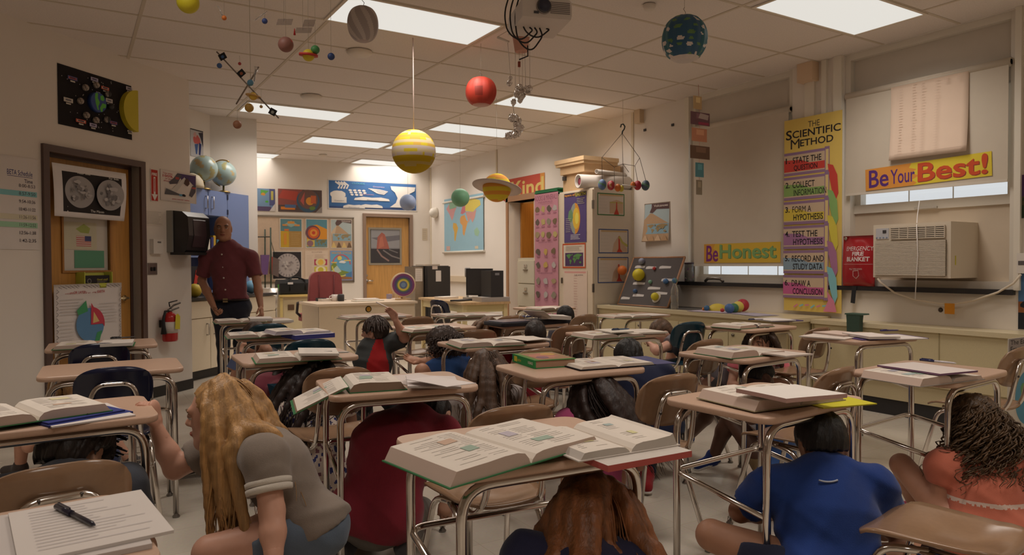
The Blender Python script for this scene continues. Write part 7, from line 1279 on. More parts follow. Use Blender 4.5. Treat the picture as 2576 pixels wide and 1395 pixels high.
# ================================================================ figures
def nrm(v): v = np.asarray(v, float); return v/(np.linalg.norm(v)+1e-9)
A3 = lambda *v: np.array(v, float)
class Field:
    "a body as a smooth union of tapered limbs and ellipsoids, meshed as one surface"
    def __init__(s): s.it = []; s.cuts = []; s.pts = []
    def cone(s, a, b, ra, rb, k=.02, n=None, f=1., end=None):
        a, b = np.asarray(a, float), np.asarray(b, float); s.it.append(('c', a, b, ra, rb, k, None if n is None else nrm(n), f, end)); m = max(ra, rb)/min(1, f); s.pts += [a-m, a+m, b-m, b+m]; return s
    def ell(s, c, r, ax=None, k=.02, sub=False):
        c = np.asarray(c, float); s.it.append(('e', c, np.asarray(r, float), np.eye(3) if ax is None else np.asarray(ax), k, sub))
        if not sub: m = max(r); s.pts += [c-m, c+m]
        return s
    def cut(s, p, n): s.cuts.append((np.asarray(p, float), nrm(n))); return s
    def mesh(s, h, noise=None, pad=.03):
        p = np.array(s.pts); lo = p.min(0)-pad; hi = p.max(0)+pad; N = np.ceil((hi-lo)/h).astype(int)+1
        g = [lo[i]+h*np.arange(N[i]) for i in range(3)]
        G = np.stack(np.meshgrid(*g, indexing='ij'), -1).astype(np.float32); V = np.full(G.shape[:3], .5, np.float32)
        for t in s.it:
            if t[0] == 'c': m = max(t[3], t[4])/min(1, t[7])+t[5]+3*h; b0, b1 = np.minimum(t[1], t[2])-m, np.maximum(t[1], t[2])+m
            else: m = max(t[2])+t[4]+3*h; b0, b1 = t[1]-m, t[1]+m
            a0 = np.clip(((b0-lo)/h).astype(int), 0, N); a1 = np.clip(((b1-lo)/h).astype(int)+2, 0, N); sl = tuple(slice(a0[i], a1[i]) for i in range(3)); P = G[sl]; d = V[sl]
            if P.size == 0: continue
            if t[0] == 'c':
                _, a, b, ra, rb, k, n, f, end = t; ba = b-a; L = ba@ba+1e-12; q = P-a; u = np.clip(q@ba/L, 0, 1); q = q-u[..., None]*ba
                if n is not None: q = q+n*((q@n)*(1/f-1))[..., None]
                di = np.sqrt((q*q).sum(-1))-(ra+(rb-ra)*u)
                if end is not None: di = np.maximum(di, (P-b)@(ba/np.sqrt(L))-end)
            else:
                _, c, r, ax, k, neg = t; q = (P-c)@ax.T; l = np.sqrt(((q/r)**2).sum(-1)); di = (l-1)*min(r)*.5+(l-1)*np.sqrt((q*q).sum(-1))/(l+1e-6)*.5
                if neg: u = np.clip(.5-.5*(d+di)/k, 0, 1); V[sl] = d*(1-u)-di*u+k*u*(1-u); continue
            u = np.clip(.5+.5*(d-di)/k, 0, 1); V[sl] = d*(1-u)+di*u-k*u*(1-u)
        for p_, n in s.cuts: V = np.maximum(V, (G-p_)@n)
        if noise is not None: V = V+noise(G)
        return surf_nets(V, lo, h)
def surf_nets(V, lo, h):
    S = V < 0; n = V.shape; c = [x-1 for x in n]
    cnt = np.zeros(c, np.int16); acc = np.zeros(c+[3], np.float32)
    corners = [(i, j, k) for i in (0, 1) for j in (0, 1) for k in (0, 1)]
    sl = lambda o: tuple(slice(o[a], c[a]+o[a]) for a in range(3))
    for a in corners:
        for ax in range(3):
            if a[ax]: continue
            b = list(a); b[ax] = 1; va = V[sl(a)]; vb = V[sl(b)]; m = S[sl(a)] != S[sl(b)]; t = np.where(m, va/(va-vb+1e-12), 0); cnt += m
            for q in range(3): acc[..., q] += np.where(m, a[q]+(t if q == ax else 0), 0)
    act = cnt > 0; idx = -np.ones(c, np.int64); idx[act] = np.arange(act.sum())
    w = np.argwhere(act); vs = lo+h*(w+acc[act]/cnt[act][:, None])
    F = []
    for ax in range(3):
        o1, o2 = [(1, 2), (2, 0), (0, 1)][ax]
        s0 = [slice(1, x-1) for x in n]; s0[ax] = slice(0, n[ax]-1); s1 = list(s0); s1[ax] = slice(1, n[ax])
        m = S[tuple(s0)] != S[tuple(s1)]; e = np.argwhere(m)
        if not len(e): continue
        off = np.array([1, 1, 1]); off[ax] = 0; e = e+off; flip = S[tuple(e.T)]
        d1 = np.zeros(3, int); d1[o1] = 1; d2 = np.zeros(3, int); d2[o2] = 1
        q = np.stack([idx[tuple((e-d1-d2).T)], idx[tuple((e-d2).T)], idx[tuple(e.T)], idx[tuple((e-d1).T)]], 1)
        q = np.where(flip[:, None], q, q[:, ::-1]); F.append(q[(q >= 0).all(1)])
    return vs, np.concatenate(F)
def put_field(mb, fld, h, col, fn=None, noise=None):
    vs, fs = fld.mesh(h, noise)
    if fn is not None: cen = vs[fs].mean(1); cols = [tuple(c) for c in fn(cen)]
    else: cols = col
    return mb.add(vs, [tuple(int(i) for i in f) for f in fs], cols, True)
def basis(f, u):
    f = nrm(f); r = nrm(np.cross(f, u)); u = np.cross(r, f); return np.stack([r, f, u])     # rows right, forward, up
def head_field(c, B, s, F=None, face=True):
    F = F or Field(); L = lambda x, y, z: c+s*(A3(x, y, z)@B)
    F.ell(L(0, -.012, .025), A3(.074, .094, .088)*s, B, .02*s); F.ell(L(0, .018, -.035), A3(.06, .070, .082)*s, B, .03*s)
    F.cone(L(0, .045, -.085), L(0, .062, -.098), .034*s, .024*s, .03*s)
    F.cone(L(-.052, .01, -.06), L(-.02, .055, -.095), .022*s, .02*s, .02*s); F.cone(L(.052, .01, -.06), L(.02, .055, -.095), .022*s, .02*s, .02*s)
    if face:
        F.cone(L(-.04, .074, .022), L(.04, .074, .022), .012*s, .012*s, .015*s)
        F.ell(L(-.033, .094, .002), A3(.017, .013, .010)*s, B, .012*s, True); F.ell(L(.033, .094, .002), A3(.017, .013, .010)*s, B, .012*s, True)
        F.cone(L(0, .083, .012), L(0, .104, -.026), .008*s, .013*s, .012*s); F.ell(L(.011, .092, -.031), A3(.008, .01, .007)*s, B, .008*s); F.ell(L(-.011, .092, -.031), A3(.008, .01, .007)*s, B, .008*s)
        F.ell(L(0, .084, -.058), A3(.024, .012, .006)*s, B, .008*s); F.ell(L(0, .081, -.069), A3(.02, .012, .007)*s, B, .008*s)
    for sx in (-1, 1):
        F.ell(L(sx*.076, -.012, -.012), A3(.009, .02, .032)*s, B, .008*s); F.ell(L(sx*.083, -.006, -.012), A3(.005, .010, .02)*s, B, .006*s, True)
    return F, L
def hand_field(F, wr, d, pn, b, curl=.4, spread=.12, k=.008, point=False, side=1, thumb=.5):
    "palm, four fingers of different lengths and a thumb; d along the hand, pn out of the palm"
    d = nrm(d); pn = nrm(pn-d*np.dot(pn, d)); x = np.cross(d, pn)*side
    e = wr+d*.078*b; F.cone(wr, wr+d*.03*b, .025*b, .034*b, k, pn, .62); F.cone(wr+d*.03*b, e, .035*b, .037*b, k, pn, .46)
    for i, (o, L_) in enumerate(((.027, .066), (.010, .075), (-.009, .070), (-.026, .054))):
        c = curl if not (point and i == 0) else .05
        p0 = e+x*o*b-d*.006*b; dd = nrm(d+x*o*spread*20); q = nrm(dd*math.cos(c)+pn*math.sin(c)); p1 = p0+q*L_*.5*b; q = nrm(dd*math.cos(c*2.1)+pn*math.sin(c*2.1)); p2 = p1+q*L_*.3*b; q = nrm(dd*math.cos(c*2.9)+pn*math.sin(c*2.9)); p3 = p2+q*L_*.22*b
        F.cone(p0, p1, .0088*b, .0082*b, .004); F.cone(p1, p2, .0082*b, .0074*b, .004); F.cone(p2, p3, .0074*b, .0064*b, .004)
    t0 = wr+d*.022*b+x*.022*b; t1 = t0+nrm(d*.7+x*.8+pn*thumb*.6)*.036*b; t2 = t1+nrm(d*.95+x*.25+pn*thumb)*.03*b; t3 = t2+nrm(d+pn*thumb)*.022*b
    F.cone(t0, t1, .0135*b, .011*b, .008); F.cone(t1, t2, .0105*b, .009*b, .004); F.cone(t2, t3, .009*b, .007*b, .004)
class Hair:
    def __init__(s, c, B, sc, col, seed=1): s.c, s.B, s.s, s.col, s.g = c, B, sc, col, random.Random(seed); s.coll = []; s.mb = MB()
    def tone(s, v=.11): f = 1+s.g.uniform(-v, v); return tuple(int(max(0, min(255, k*f))) for k in s.col)
    def cap(s, back=-.05, front=.05, puff=.0, h=.008, fringe=.03, rough=.004):
        F = Field(); sc = s.s; L = lambda x, y, z: s.c+sc*(A3(x, y, z)@s.B)
        F.ell(L(0, -.016, .030), A3(.082+puff, .102+puff, .095+puff)*sc, s.B); lo = back < -.085; F.ell(L(0, -.04, -.02), A3(*((.074, .072, .075) if lo else (.066, .062, .062)))*sc+puff, s.B, .03)
        F.ell(L(0, .115, -.05), A3(.078, .085, .098)*sc, s.B, .012, True)
        F.cut(L(0, -.05, back), s.B.T @ A3(0, .35, -1)); F.cut(L(0, front, fringe), s.B.T @ A3(0, 1, -.55))
        for sx in (-1, 1): F.ell(L(sx*.088, -.002, -.036), A3(.034, .042, .056)*sc, s.B, .008, True)
        ph = s.g.uniform(0, 6)
        def nz(P): q = (P-s.c)@s.B.T/sc; a = np.arctan2(q[..., 0], q[..., 1]+.3*q[..., 2]); return (np.sin(a*31+q[..., 2]*60+ph)*.5+np.sin(q[..., 0]*150+q[..., 1]*70)*.5)*rough*sc
        n_ = [0]
        def colf(C): q = (C-s.c)@s.B.T/sc; f = 1+.10*np.sin(np.arctan2(q[:, 0], q[:, 2]+.03)*19+ph)+.05*np.sin(q[:, 0]*330); f = np.round(f*16)/16; return [tuple(int(max(0, min(255, k*x))) for k in s.col) for x in f]
        put_field(s.mb, F, h, s.col, colf, nz); return s
    def push(s, p):
        for (a, b, ra, rb) in s.coll:
            ba = b-a; h = min(1, max(0, float((p-a)@ba/(ba@ba+1e-9)))); q = a+ba*h; r = ra+(rb-ra)*h; v = p-q; l = np.linalg.norm(v)
            if l < r: p = q+v/(l+1e-6)*r
        q = ((p-s.c)@s.B.T)/s.s-A3(0, -.016, .03); e = A3(.086, .105, .1); l = np.sqrt(((q/e)**2).sum())
        if l < 1: p = s.c+s.s*((q/l+A3(0, -.016, .03))@s.B)
        return p
    def paths(s, n, length, grav=(0, 0, -1), bias=(0, 0, 0), part=0., front=.35, spread=.0, lmin=.8, low=-.25, st=.028):
        sc = s.s
        for i in range(n):
            g = s.g; th = g.uniform(-math.pi, math.pi); v = g.uniform(low, 1)
            d = A3(math.sin(th)*math.sqrt(1-min(1, v)**2), -math.cos(th)*math.sqrt(1-min(1, v)**2), v)
            if d[1] > front and (d[2] < .8 or front < .2): continue
            p = s.c+sc*((A3(0, -.016, .03)+d*A3(.084, .103, .098))@s.B); pts = [p]
            vel = nrm(A3(d[0]-part if abs(d[0]-part) > .02 else .02, -.35-.4*abs(d[1]), -.3)@s.B)
            m = int(length*g.uniform(lmin, 1.05)/st); G = nrm(A3(*grav)+A3(*bias)+A3(g.gauss(0, spread), g.gauss(0, spread), 0))
            for k in range(m): vel = nrm(vel*.62+G*.38); p = s.push(p+vel*st*sc); pts.append(p)
            yield pts, G
    def mass(s, n, length, r=.023, h=.0095, **k):
        "the body of long hair as one soft volume"
        F = Field(); sc = s.s
        for pts, G in s.paths(n, length, st=.045, **k):
            m = len(pts)
            for i in range(m-1):
                f = lambda x: r*sc*(1-.65*max(0, x/m-.4)/.6)
                F.cone(pts[i], pts[i+1], f(i), f(i+1), .012)
        if not F.it: return s
        F.ell(s.c+(A3(0, .115, -.05)*sc)@s.B, A3(.074, .085, .098)*sc, s.B, .012, True)
        ph = s.g.uniform(0, 6)
        def colf(C): q = (C-s.c)@s.B.T/sc; a = np.arctan2(q[:, 0], -q[:, 1]); f = 1+.09*np.sin(a*19+ph+.5*np.sin(q[:, 2]*6))+.05*np.sin(a*43); f = np.round(f*20)/20; return [tuple(int(max(0, min(255, c*x))) for c in s.col) for x in f]
        def nz(P): q = (P-s.c)@s.B.T/sc; a = np.arctan2(q[..., 0], -q[..., 1]); return .0016*np.sin(a*26+ph+4*np.sin(q[..., 2]*8))+.001*np.sin(a*61+q[..., 2]*20)
        put_field(s.mb, F, h, s.col, colf, nz); return s
    def locks(s, n, length, wave=.006, r=.011, curl=0, freq=18, **k):
        sc = s.s; st = .028
        for pts, G in s.paths(n, length, **k):
            g = s.g; ph = g.uniform(0, 6.28); w1 = g.uniform(.6, 1.4); ax = nrm(np.cross(G, A3(.3, .9, .1))); ay = np.cross(G, ax); out = []; kk = 1
            if curl: pts = [pts[0]]+[pts[j]*(1-t)+pts[j+1]*t for j in range(len(pts)-1) for t in (.33, .66, 1)]; kk = 3
            for i, q in enumerate(pts):
                a = min(1, i/(4*kk)); x = i/kk*st
                if curl: q = q+(ax*math.cos(x*freq*6+ph)+ay*math.sin(x*freq*6+ph))*curl*a*w1
                else: q = q+(ax*math.sin(x*freq+ph)+ay*math.cos(x*freq*.8+ph))*wave*a*w1*min(2, .5+i*.12)
                out.append(q)
            M_ = len(out)
            if M_ < 3: continue
            rr = [r*sc*(.55+.45*min(1, 3*i/M_))*(1-.75*max(0, (i/M_-.55)/.45)) for i in range(M_)]
            s.mb.tube(out, rr, s.tone(), 4, flat=.55, caps=False)
        return s
    def build(s, root_, name='hair'): return s.mb.build(name, HAIR, root_)
def person(label, J, b=.82, skin=(196, 146, 120), top=None, sleeve=.55, bottom=None, leg=.55, hair=None, hs=None, face=True, fine=(), shoe=None, head=True, topfn=None, h=.012, grp=None, hem=None, collar=None, curls=(.5, .5), palms=None, fat=1., bare=False):
    """J: pv ch nk hd(centre) hf(face direction) hu(head up) sl sr el er wl wr kl kr al ar tl tr (left/right shoulder, elbow, wrist, knee, ankle, toe)"""
    g = {k: np.asarray(v, float) for k, v in J.items()}
    t = root('person', (g['pv'][0], g['pv'][1], 0), label, 'person')
    right = nrm(g['sr']-g['sl']); up = nrm(g['ch']-g['pv']); fw = nrm(np.cross(up, right)); hs = hs or b**.35
    hipw = .082*b; hl = g['pv']-right*hipw; hr = g['pv']+right*hipw
    def trunk(F, o=0.):
        F.cone(g['pv'], g['pv']*.5+g['ch']*.5, .135*b*fat+o, .122*b*fat+o, .04*b, fw, .74); F.cone(g['pv']*.5+g['ch']*.5, g['ch'], .122*b*fat+o, .145*b*fat+o, .04*b, fw, .72); F.cone(g['ch'], g['nk']*.75+g['ch']*.25, .145*b*fat+o, .10*b+o, .04*b, fw, .72)
        for s_ in ('sl', 'sr'): F.cone(g['ch']*.25+g['nk']*.75, g[s_], .068*b+o, .058*b+o, .035*b)
        F.ell(hl+(-fw*.02)*b, A3(.095, .095, .1)*b*fat+o, None, .04*b); F.ell(hr+(-fw*.02)*b, A3(.095, .095, .1)*b*fat+o, None, .04*b)
    F = Field(); trunk(F, -.009 if top else 0); F.cone(g['nk'], g['hd']-nrm(g['hu'])*.04*hs-nrm(g['hf'])*.02*hs, .056*b, .052*hs, .02)
    for s_ in 'lr':
        F.cone(g['s'+s_], g['e'+s_], .052*b, .040*b, .025*b); F.cone(g['e'+s_], g['e'+s_]*.6+g['w'+s_]*.4, .040*b, .041*b, .02*b); F.cone(g['e'+s_]*.6+g['w'+s_]*.4, g['w'+s_], .041*b, .026*b, .02*b)
        hp = hl if s_ == 'l' else hr
        F.cone(hp, g['k'+s_], .088*b*fat, .056*b, .03*b); k_, a_ = g['k'+s_], g['a'+s_]; F.cone(k_, k_*.65+a_*.35, .053*b, .055*b, .02*b); F.cone(k_*.65+a_*.35, a_, .055*b, .034*b, .02*b)
        if not shoe: F.cone(a_, g['t'+s_], .034*b, .03*b, .02*b); F.cone(a_*1.3-g['t'+s_]*.3, g['t'+s_], .03*b, .026*b, .02*b)
        i = 'lr'.index(s_); dirn = nrm(g['w'+s_]-g['e'+s_]) if 'd'+s_ not in g else g['d'+s_]; pn = g['p'+s_] if 'p'+s_ in g else fw
        if s_ not in fine: hand_field(F, g['w'+s_], dirn, pn, b, curls[i], side=-1 if s_ == 'l' else 1)
    mb = MB(); put_field(mb, F, h, skin)
    for s_ in fine:
        i = 'lr'.index(s_); Fh = Field(); dirn = nrm(g['w'+s_]-g['e'+s_]) if 'd'+s_ not in g else g['d'+s_]; Fh.cone(g['w'+s_]-(g['w'+s_]-g['e'+s_])*.25, g['w'+s_], .032*b, .026*b, .01); hand_field(Fh, g['w'+s_], dirn, g['p'+s_], b, curls[i], side=-1 if s_ == 'l' else 1, point=('x'+s_ in g)); put_field(mb, Fh, .0042, skin)
    B = basis(g['hf'], g['hu'])
    if head: Fh, L = head_field(g['hd'], B, hs, None, face); Fh.cone(g['hd']-nrm(g['hu'])*.05*hs, g['nk'], .054*hs, .054*b, .03); put_field(mb, Fh, .0062 if face else .009, skin)
    body = mb.build('body', SKIN, t)
    if head and face:
        L = lambda x, y, z: g['hd']+hs*(A3(x, y, z)@B)
        for sx in (-1, 1):
            mb = MB(); mb.ball(L(sx*.033, .0765, .002), .0125*hs, (196, 182, 172), 16, 10); mb.ball(L(sx*.033, .0825, .001), .0075*hs, (44, 32, 26), 12, 8); mb.ball(L(sx*.033, .0765, .0045), (.0136*hs, .0136*hs, .0115*hs), tuple(int(k*.8) for k in skin), 16, 10); mb.build('eye', GLOSS, body)
            mb = MB(); mb.tube([L(sx*.016, .091, .020), L(sx*.034, .090, .025), L(sx*.052, .078, .019)], [.003*hs, .0042*hs, .002*hs], tuple(int(k*.6) for k in (hair or (60, 44, 36))), 6); mb.build('eyebrow', HAIR, body)
        mb = MB(); mb.tube([L(-.022, .0895, -.062), L(-.008, .0955, -.0595), L(.008, .0955, -.0595), L(.022, .0895, -.062)], [.0028*hs, .0045*hs, .0045*hs, .0028*hs], tuple(int(k*f) for k, f in zip(skin, (.86, .66, .66))), 8); mb.tube([L(-.02, .089, -.065), L(0, .0945, -.0695), L(.02, .089, -.065)], [.0025*hs, .0055*hs, .0025*hs], tuple(int(k*f) for k, f in zip(skin, (.9, .7, .7))), 8); mb.build('lips', SKIN, body)
    if top:
        F = Field(); o = .013; trunk(F, .017)
        for s_ in 'lr':
            e = g['s'+s_]+(g['e'+s_]-g['s'+s_])*min(1, sleeve); F.cone(g['s'+s_], e, .058*b+o, .049*b+o+.006, .03*b, end=.0)
            if sleeve > 1: F.cone(g['e'+s_], g['e'+s_]+(g['w'+s_]-g['e'+s_])*(sleeve-1), .049*b+o, .036*b+o, .02*b, end=.0)
        hm = g['pv']-up*(hem if hem is not None else .06)*b; F.cut(hm, -up); q = nrm(nrm(g['nk']-g['ch'])+fw*.25); F.ell(g['nk']+q*.075*b, A3(.062, .062, .085)*b, basis(nrm(np.cross(right, q)), q), .006, True)
        ph = g['pv'][0]*37
        def wr_(P): q = P@np.array([right, fw, up]).T; return -.007*np.maximum(0, np.sin(q[..., 2]*44+q[..., 0]*26+ph+1.5*np.sin(q[..., 1]*17)))**2*(.5+.5*np.sin(q[..., 0]*15+q[..., 2]*9+ph))-.003*np.maximum(0, np.sin(q[..., 0]*60-q[..., 2]*42))
        mb = MB(); put_field(mb, F, h*.85, top, topfn, wr_); mb.build('dress' if hem and hem > .2 else 'shirt', CLOTH, t)
        if collar: mb = MB(); c0 = g['nk']+nrm(g['nk']-g['ch'])*.01; ax_ = nrm(g['nk']-g['ch']); mb.lathe([(.068*b, -.012), (.064*b, .014), (.072*b, .0)], c0, collar, 22, axis=Vector(ax_)); mb.build('collar', CLOTH, t)
    if bottom:
        F = Field(); o = .007
        F.cone(g['pv'], g['pv']+up*.07*b, .135*b*fat+o, .125*b*fat+o, .04*b, fw, .76); F.ell(hl-fw*.02*b, A3(.098, .098, .1)*b*fat+o, None, .04*b); F.ell(hr-fw*.02*b, A3(.098, .098, .1)*b*fat+o, None, .04*b)
        for s_, hp in (('l', hl), ('r', hr)):
            k_, a_ = g['k'+s_], g['a'+s_]
            if leg <= 1: F.cone(hp, hp+(k_-hp)*leg, .09*b*fat+o, .066*b*fat+o, .03*b, end=.0)
            else: F.cone(hp, k_, .09*b*fat+o, .058*b+o, .03*b); F.cone(k_, k_+(a_-k_)*(leg-1), .057*b+o, .046*b+o, .02*b, end=.0)
        F.cut(g['pv']+up*.075*b, up); mb = MB(); put_field(mb, F, h*.9, bottom, None, lambda P: .0025*np.sin(P[..., 0]*61+P[..., 2]*47)*np.sin(P[..., 1]*53)); mb.build('shorts' if leg < 1 else 'trousers', CLOTH, t)
    if shoe:
        for s_ in 'lr':
            a_, to = g['a'+s_], g['t'+s_]; F = Field(); d = to-a_; dn = nrm(d); dirv = dn; F.cone(a_-dirv*.02*b-A3(0, 0, .0), to, .042*b, .034*b, .02, A3(0, 0, 1), .95); F.cone(a_+A3(0, 0, .03*b), a_, .044*b, .044*b, .02); mb = MB(); put_field(mb, F, .009, shoe); sh = mb.build('shoe', CLOTH, t)
            F = Field(); z = A3(0, 0, -.026*b) if abs(dirv[2]) < .8 else A3(0, 0, 0); F.cone(a_-dirv*.025*b+z, to+z, .04*b, .036*b, .01, A3(0, 0, 1), .35); mb = MB(); put_field(mb, F, .009, (206, 200, 192) if sum(shoe) > 150 else (70, 60, 50)); mb.build('sole', RUBBER, sh)
    H = None
    if hair: H = Hair(g['hd'], B, hs, hair, int(abs(g['hd'][0]*1000)) % 97); H.coll = [(g['pv'], g['ch'], .13*b+.02, .125*b+.02), (g['ch'], g['nk'], .125*b+.015, .075*b+.012), (g['nk'], g['sl'], .07*b+.012, .065*b+.012), (g['nk'], g['sr'], .07*b+.012, .065*b+.012)]
    return t, g, H
def pose(kind, x, y, az, b=.82, **ov):
    "joints of a kneeling or sitting child; az in degrees from +Y clockwise; overrides are world points"
    P = dict(kneel=dict(pv=(0, -.14, .27), ch=(0, .10, .47), nk=(0, .21, .55), hd=(0, .31, .60), hf=(0, .75, -.66), hu=(0, .66, .75), sl=(-.155, .19, .52), sr=(.155, .19, .52), el=(-.2, .27, .28), er=(.2, .27, .28), wl=(-.12, .42, .08), wr=(.12, .42, .08), kl=(-.12, .18, .07), kr=(.12, .18, .07), al=(-.11, -.20, .06), ar=(.11, -.20, .06), tl=(-.10, -.33, .04), tr=(.10, -.33, .04)),
             up=dict(pv=(0, -.02, .32), ch=(0, .03, .58), nk=(0, .05, .72), hd=(0, .09, .83), hf=(0, 1, -.1), hu=(0, .1, 1), sl=(-.165, .04, .69), sr=(.165, .04, .69), el=(-.21, .06, .46), er=(.21, .06, .46), wl=(-.13, .24, .36), wr=(.13, .24, .36), kl=(-.11, .28, .07), kr=(.11, .28, .07), al=(-.1, -.1, .06), ar=(.1, -.1, .06), tl=(-.1, -.22, .04), tr=(.1, -.22, .04)),
             sit=dict(pv=(0, 0, .13), ch=(0, .04, .38), nk=(0, .10, .52), hd=(0, .17, .62), hf=(0, .85, -.5), hu=(0, .5, .85), sl=(-.155, .09, .49), sr=(.155, .09, .49), el=(-.21, .22, .30), er=(.21, .22, .30), wl=(-.09, .42, .30), wr=(.09, .42, .30), kl=(-.12, .38, .38), kr=(.12, .38, .38), al=(-.10, .45, .06), ar=(.10, .45, .06), tl=(-.1, .58, .04), tr=(.1, .58, .04)))[kind]
    a = math.radians(az); c, s = math.cos(a), math.sin(a); k = b/.82; J = {}
    for n, v in P.items():
        vx, vy, vz = v; w_ = A3(c*vx+s*vy, -s*vx+c*vy, vz)
        J[n] = w_ if n in ('hf', 'hu') else w_*k+A3(x, y, 0)
    for n, v in ov.items(): J[n] = np.asarray(v, float)
    return J
FC, RC = np.array([_F[0], _F[1], 0]), np.array([_R0[0], _R0[1], 0]); UZ = A3(0, 0, 1)
def D_(px, py, d): return np.array(Dp(px, py, d))
def posed(kind, px, py, d, az, b=.82, **ov):
    "place a posed child by where the head is"
    h = D_(px, py, d); J = pose(kind, 0, 0, az, b); dx = h-J['hd']
    for n in J:
        if n in ('hf', 'hu'): continue
        J[n] = J[n]+A3(dx[0], dx[1], 0)
        J[n][2] += dx[2]*{'pv': .25, 'ch': .7, 'el': .6, 'er': .6, 'nk': 1, 'hd': 1, 'sl': 1, 'sr': 1}.get(n, 0)
    for n, v in ov.items(): J[n] = np.asarray(v, float)
    return J
AWAY = 31.8
DARK = (44, 32, 27)
# ---- the standing man
J = dict(pv=D_(581, 772, 7.2), ch=D_(576, 672, 7.2), nk=D_(571, 612, 7.2), hd=D_(561, 573, 7.17), hf=-FC*.93+RC*.33-UZ*.05, hu=UZ, sr=D_(521, 652, 7.18), sl=D_(631, 648, 7.22), er=D_(508, 705, 7.2), wr=D_(538, 772, 6.98), el=D_(646, 705, 7.2), wl=D_(656, 770, 7.1),
         kr=D_(562, 862, 7.12), kl=D_(604, 862, 7.25), ar=A3(*D_(562, 950, 7.1)[:2], .09), al=A3(*D_(602, 950, 7.3)[:2], .09), tr=A3(*D_(548, 950, 6.9)[:2], .05), tl=A3(*D_(600, 950, 7.1)[:2], .05), pr=RC-FC*.2, pl=-RC)
t, g, H = person('bald man standing in maroon short-sleeved shirt and navy trousers, looking on', J, b=1., skin=(166, 114, 86), top=(112, 54, 60), sleeve=.8, bottom=(36, 38, 50), leg=1.93, hs=1.05, shoe=(40, 34, 32), fine=('l', 'r'), h=.013, hem=-.075, collar=(104, 50, 56), curls=(.55, .75), fat=1.1)
sh = [o for o in t.children if o.name.startswith('shirt')][0]; bd_ = -FC
for k, (y, x) in enumerate(((640, 570), (672, 574), (698, 576), (727, 580), (655, 572))):
    p = D_(x, y, 7.2); c = p-FC*(.118+.012*(y > 660)); mb = MB(); mb.lathe([(.008, 0), (.009, .004), (.001, .005)], c, (206, 196, 186), 10, axis=Vector(-FC)); mb.build('button', MATTE, sh)
tr_ = [o for o in t.children if o.name.startswith('trousers')][0]; c = g['pv']+UZ*.075; mb = MB(); mb.tube([c+RC*math.cos(a)*.168+FC*math.sin(a)*.128 for a in np.linspace(0, 6.283, 33)[:-1]], .02, (40, 28, 24), 6, closed=True, flat=.35); bl_ = mb.build('belt', CLOTH, tr_); mb = MB(); q = Vector(c-FC*.135); mb.box((-.024, -.006, -.02), (.024, .006, .02), (170, 150, 110), R=Matrix.Rotation(-YAW, 3, 'Z'), o=q); mb.build('buckle', STEEL, tr_)
# ---- blonde girl squatting at the left
J = dict(pv=D_(775, 1318, 2.42), ch=D_(695, 1180, 2.42), nk=D_(612, 1118, 2.44), hd=D_(548, 1040, 2.45), hf=-RC*.98+FC*.06-UZ*.06, hu=UZ*.98-RC*.12, sl=D_(668, 1150, 2.25), sr=D_(588, 1108, 2.6), el=D_(684, 1285, 2.2), wl=D_(690, 1420, 2.12), er=D_(440, 1178, 2.6), wr=D_(395, 1078, 2.58),
         kl=D_(528, 1388, 2.24), kr=D_(560, 1370, 2.62), al=A3(*D_(735, 1400, 2.3)[:2], .07), ar=A3(*D_(735, 1400, 2.6)[:2], .07), tl=A3(*D_(640, 1400, 2.26)[:2], .04), tr=A3(*D_(645, 1400, 2.6)[:2], .04), dr=UZ*.95-RC*.12, pr=-RC, dl=-UZ, pl=FC)
t, g, H = person('blonde long-haired girl in grey striped-sleeve shirt squatting and gripping the desk edge', J, b=.93, hs=1., skin=(206, 150, 124), top=(136, 122, 110), sleeve=.66, bottom=(98, 112, 130), leg=.62, hair=(176, 130, 76), fine=('l', 'r'), h=.0105, hem=.03, curls=(.3, .62), shoe=(120, 110, 100))
sh = [o for o in t.children if o.name.startswith('shirt')][0]; sl_, el_ = g['sl'], g['el']
for a in (.42, .54): mb = MB(); mb.lathe([(.0665, 0), (.0715, .003), (.0705, .017), (.065, .02)], sl_+(el_-sl_)*a, (206, 196, 182), 28, axis=Vector(nrm(el_-sl_))); mb.build('sleeve_stripe', CLOTH, sh)
H.cap(back=-.09, front=.045, fringe=.06); H.mass(34, .56, bias=FC*-.02+RC*.12, front=.1, spread=.07, low=-.1); H.locks(700, .56, wave=.006, r=.0028, bias=FC*-.02+RC*.12, front=.1, spread=.07, low=-.1); H.build(t)
# ---- boy in maroon bent under the tipping-book desk
J = dict(pv=D_(948, 1285, 3.0), ch=D_(988, 1135, 3.05), nk=D_(1052, 1052, 3.16), hd=D_(1092, 1050, 3.28), hf=FC*.45+RC*.15-UZ*.88, hu=FC*.8+UZ*.5, sl=D_(955, 1078, 3.15), sr=D_(1118, 1088, 3.12), el=D_(900, 1180, 3.2), er=D_(1150, 1190, 3.1), wl=D_(960, 1230, 3.45), wr=D_(1135, 1235, 3.05))
for s_, sx in (('l', -1), ('r', 1)): p = J['pv']; J['k'+s_] = A3(*(p+RC*.14*sx+FC*.36)[:2], .08); J['a'+s_] = A3(*(p+RC*.12*sx-FC*.04)[:2], .07); J['t'+s_] = A3(*(p+RC*.14*sx-FC*.17)[:2], .05)
t, g, H = person('boy in maroon shirt crouching with head down under the tipping-book desk', J, b=.94, skin=(190, 140, 112), top=(138, 38, 52), sleeve=.6, bottom=(112, 104, 96), leg=1.9, hair=(38, 34, 34), face=False, shoe=(50, 46, 44), fat=1.2, hem=.11, h=.0115)
H.cap(back=-.06, front=.05, fringe=.04); H.build(t)
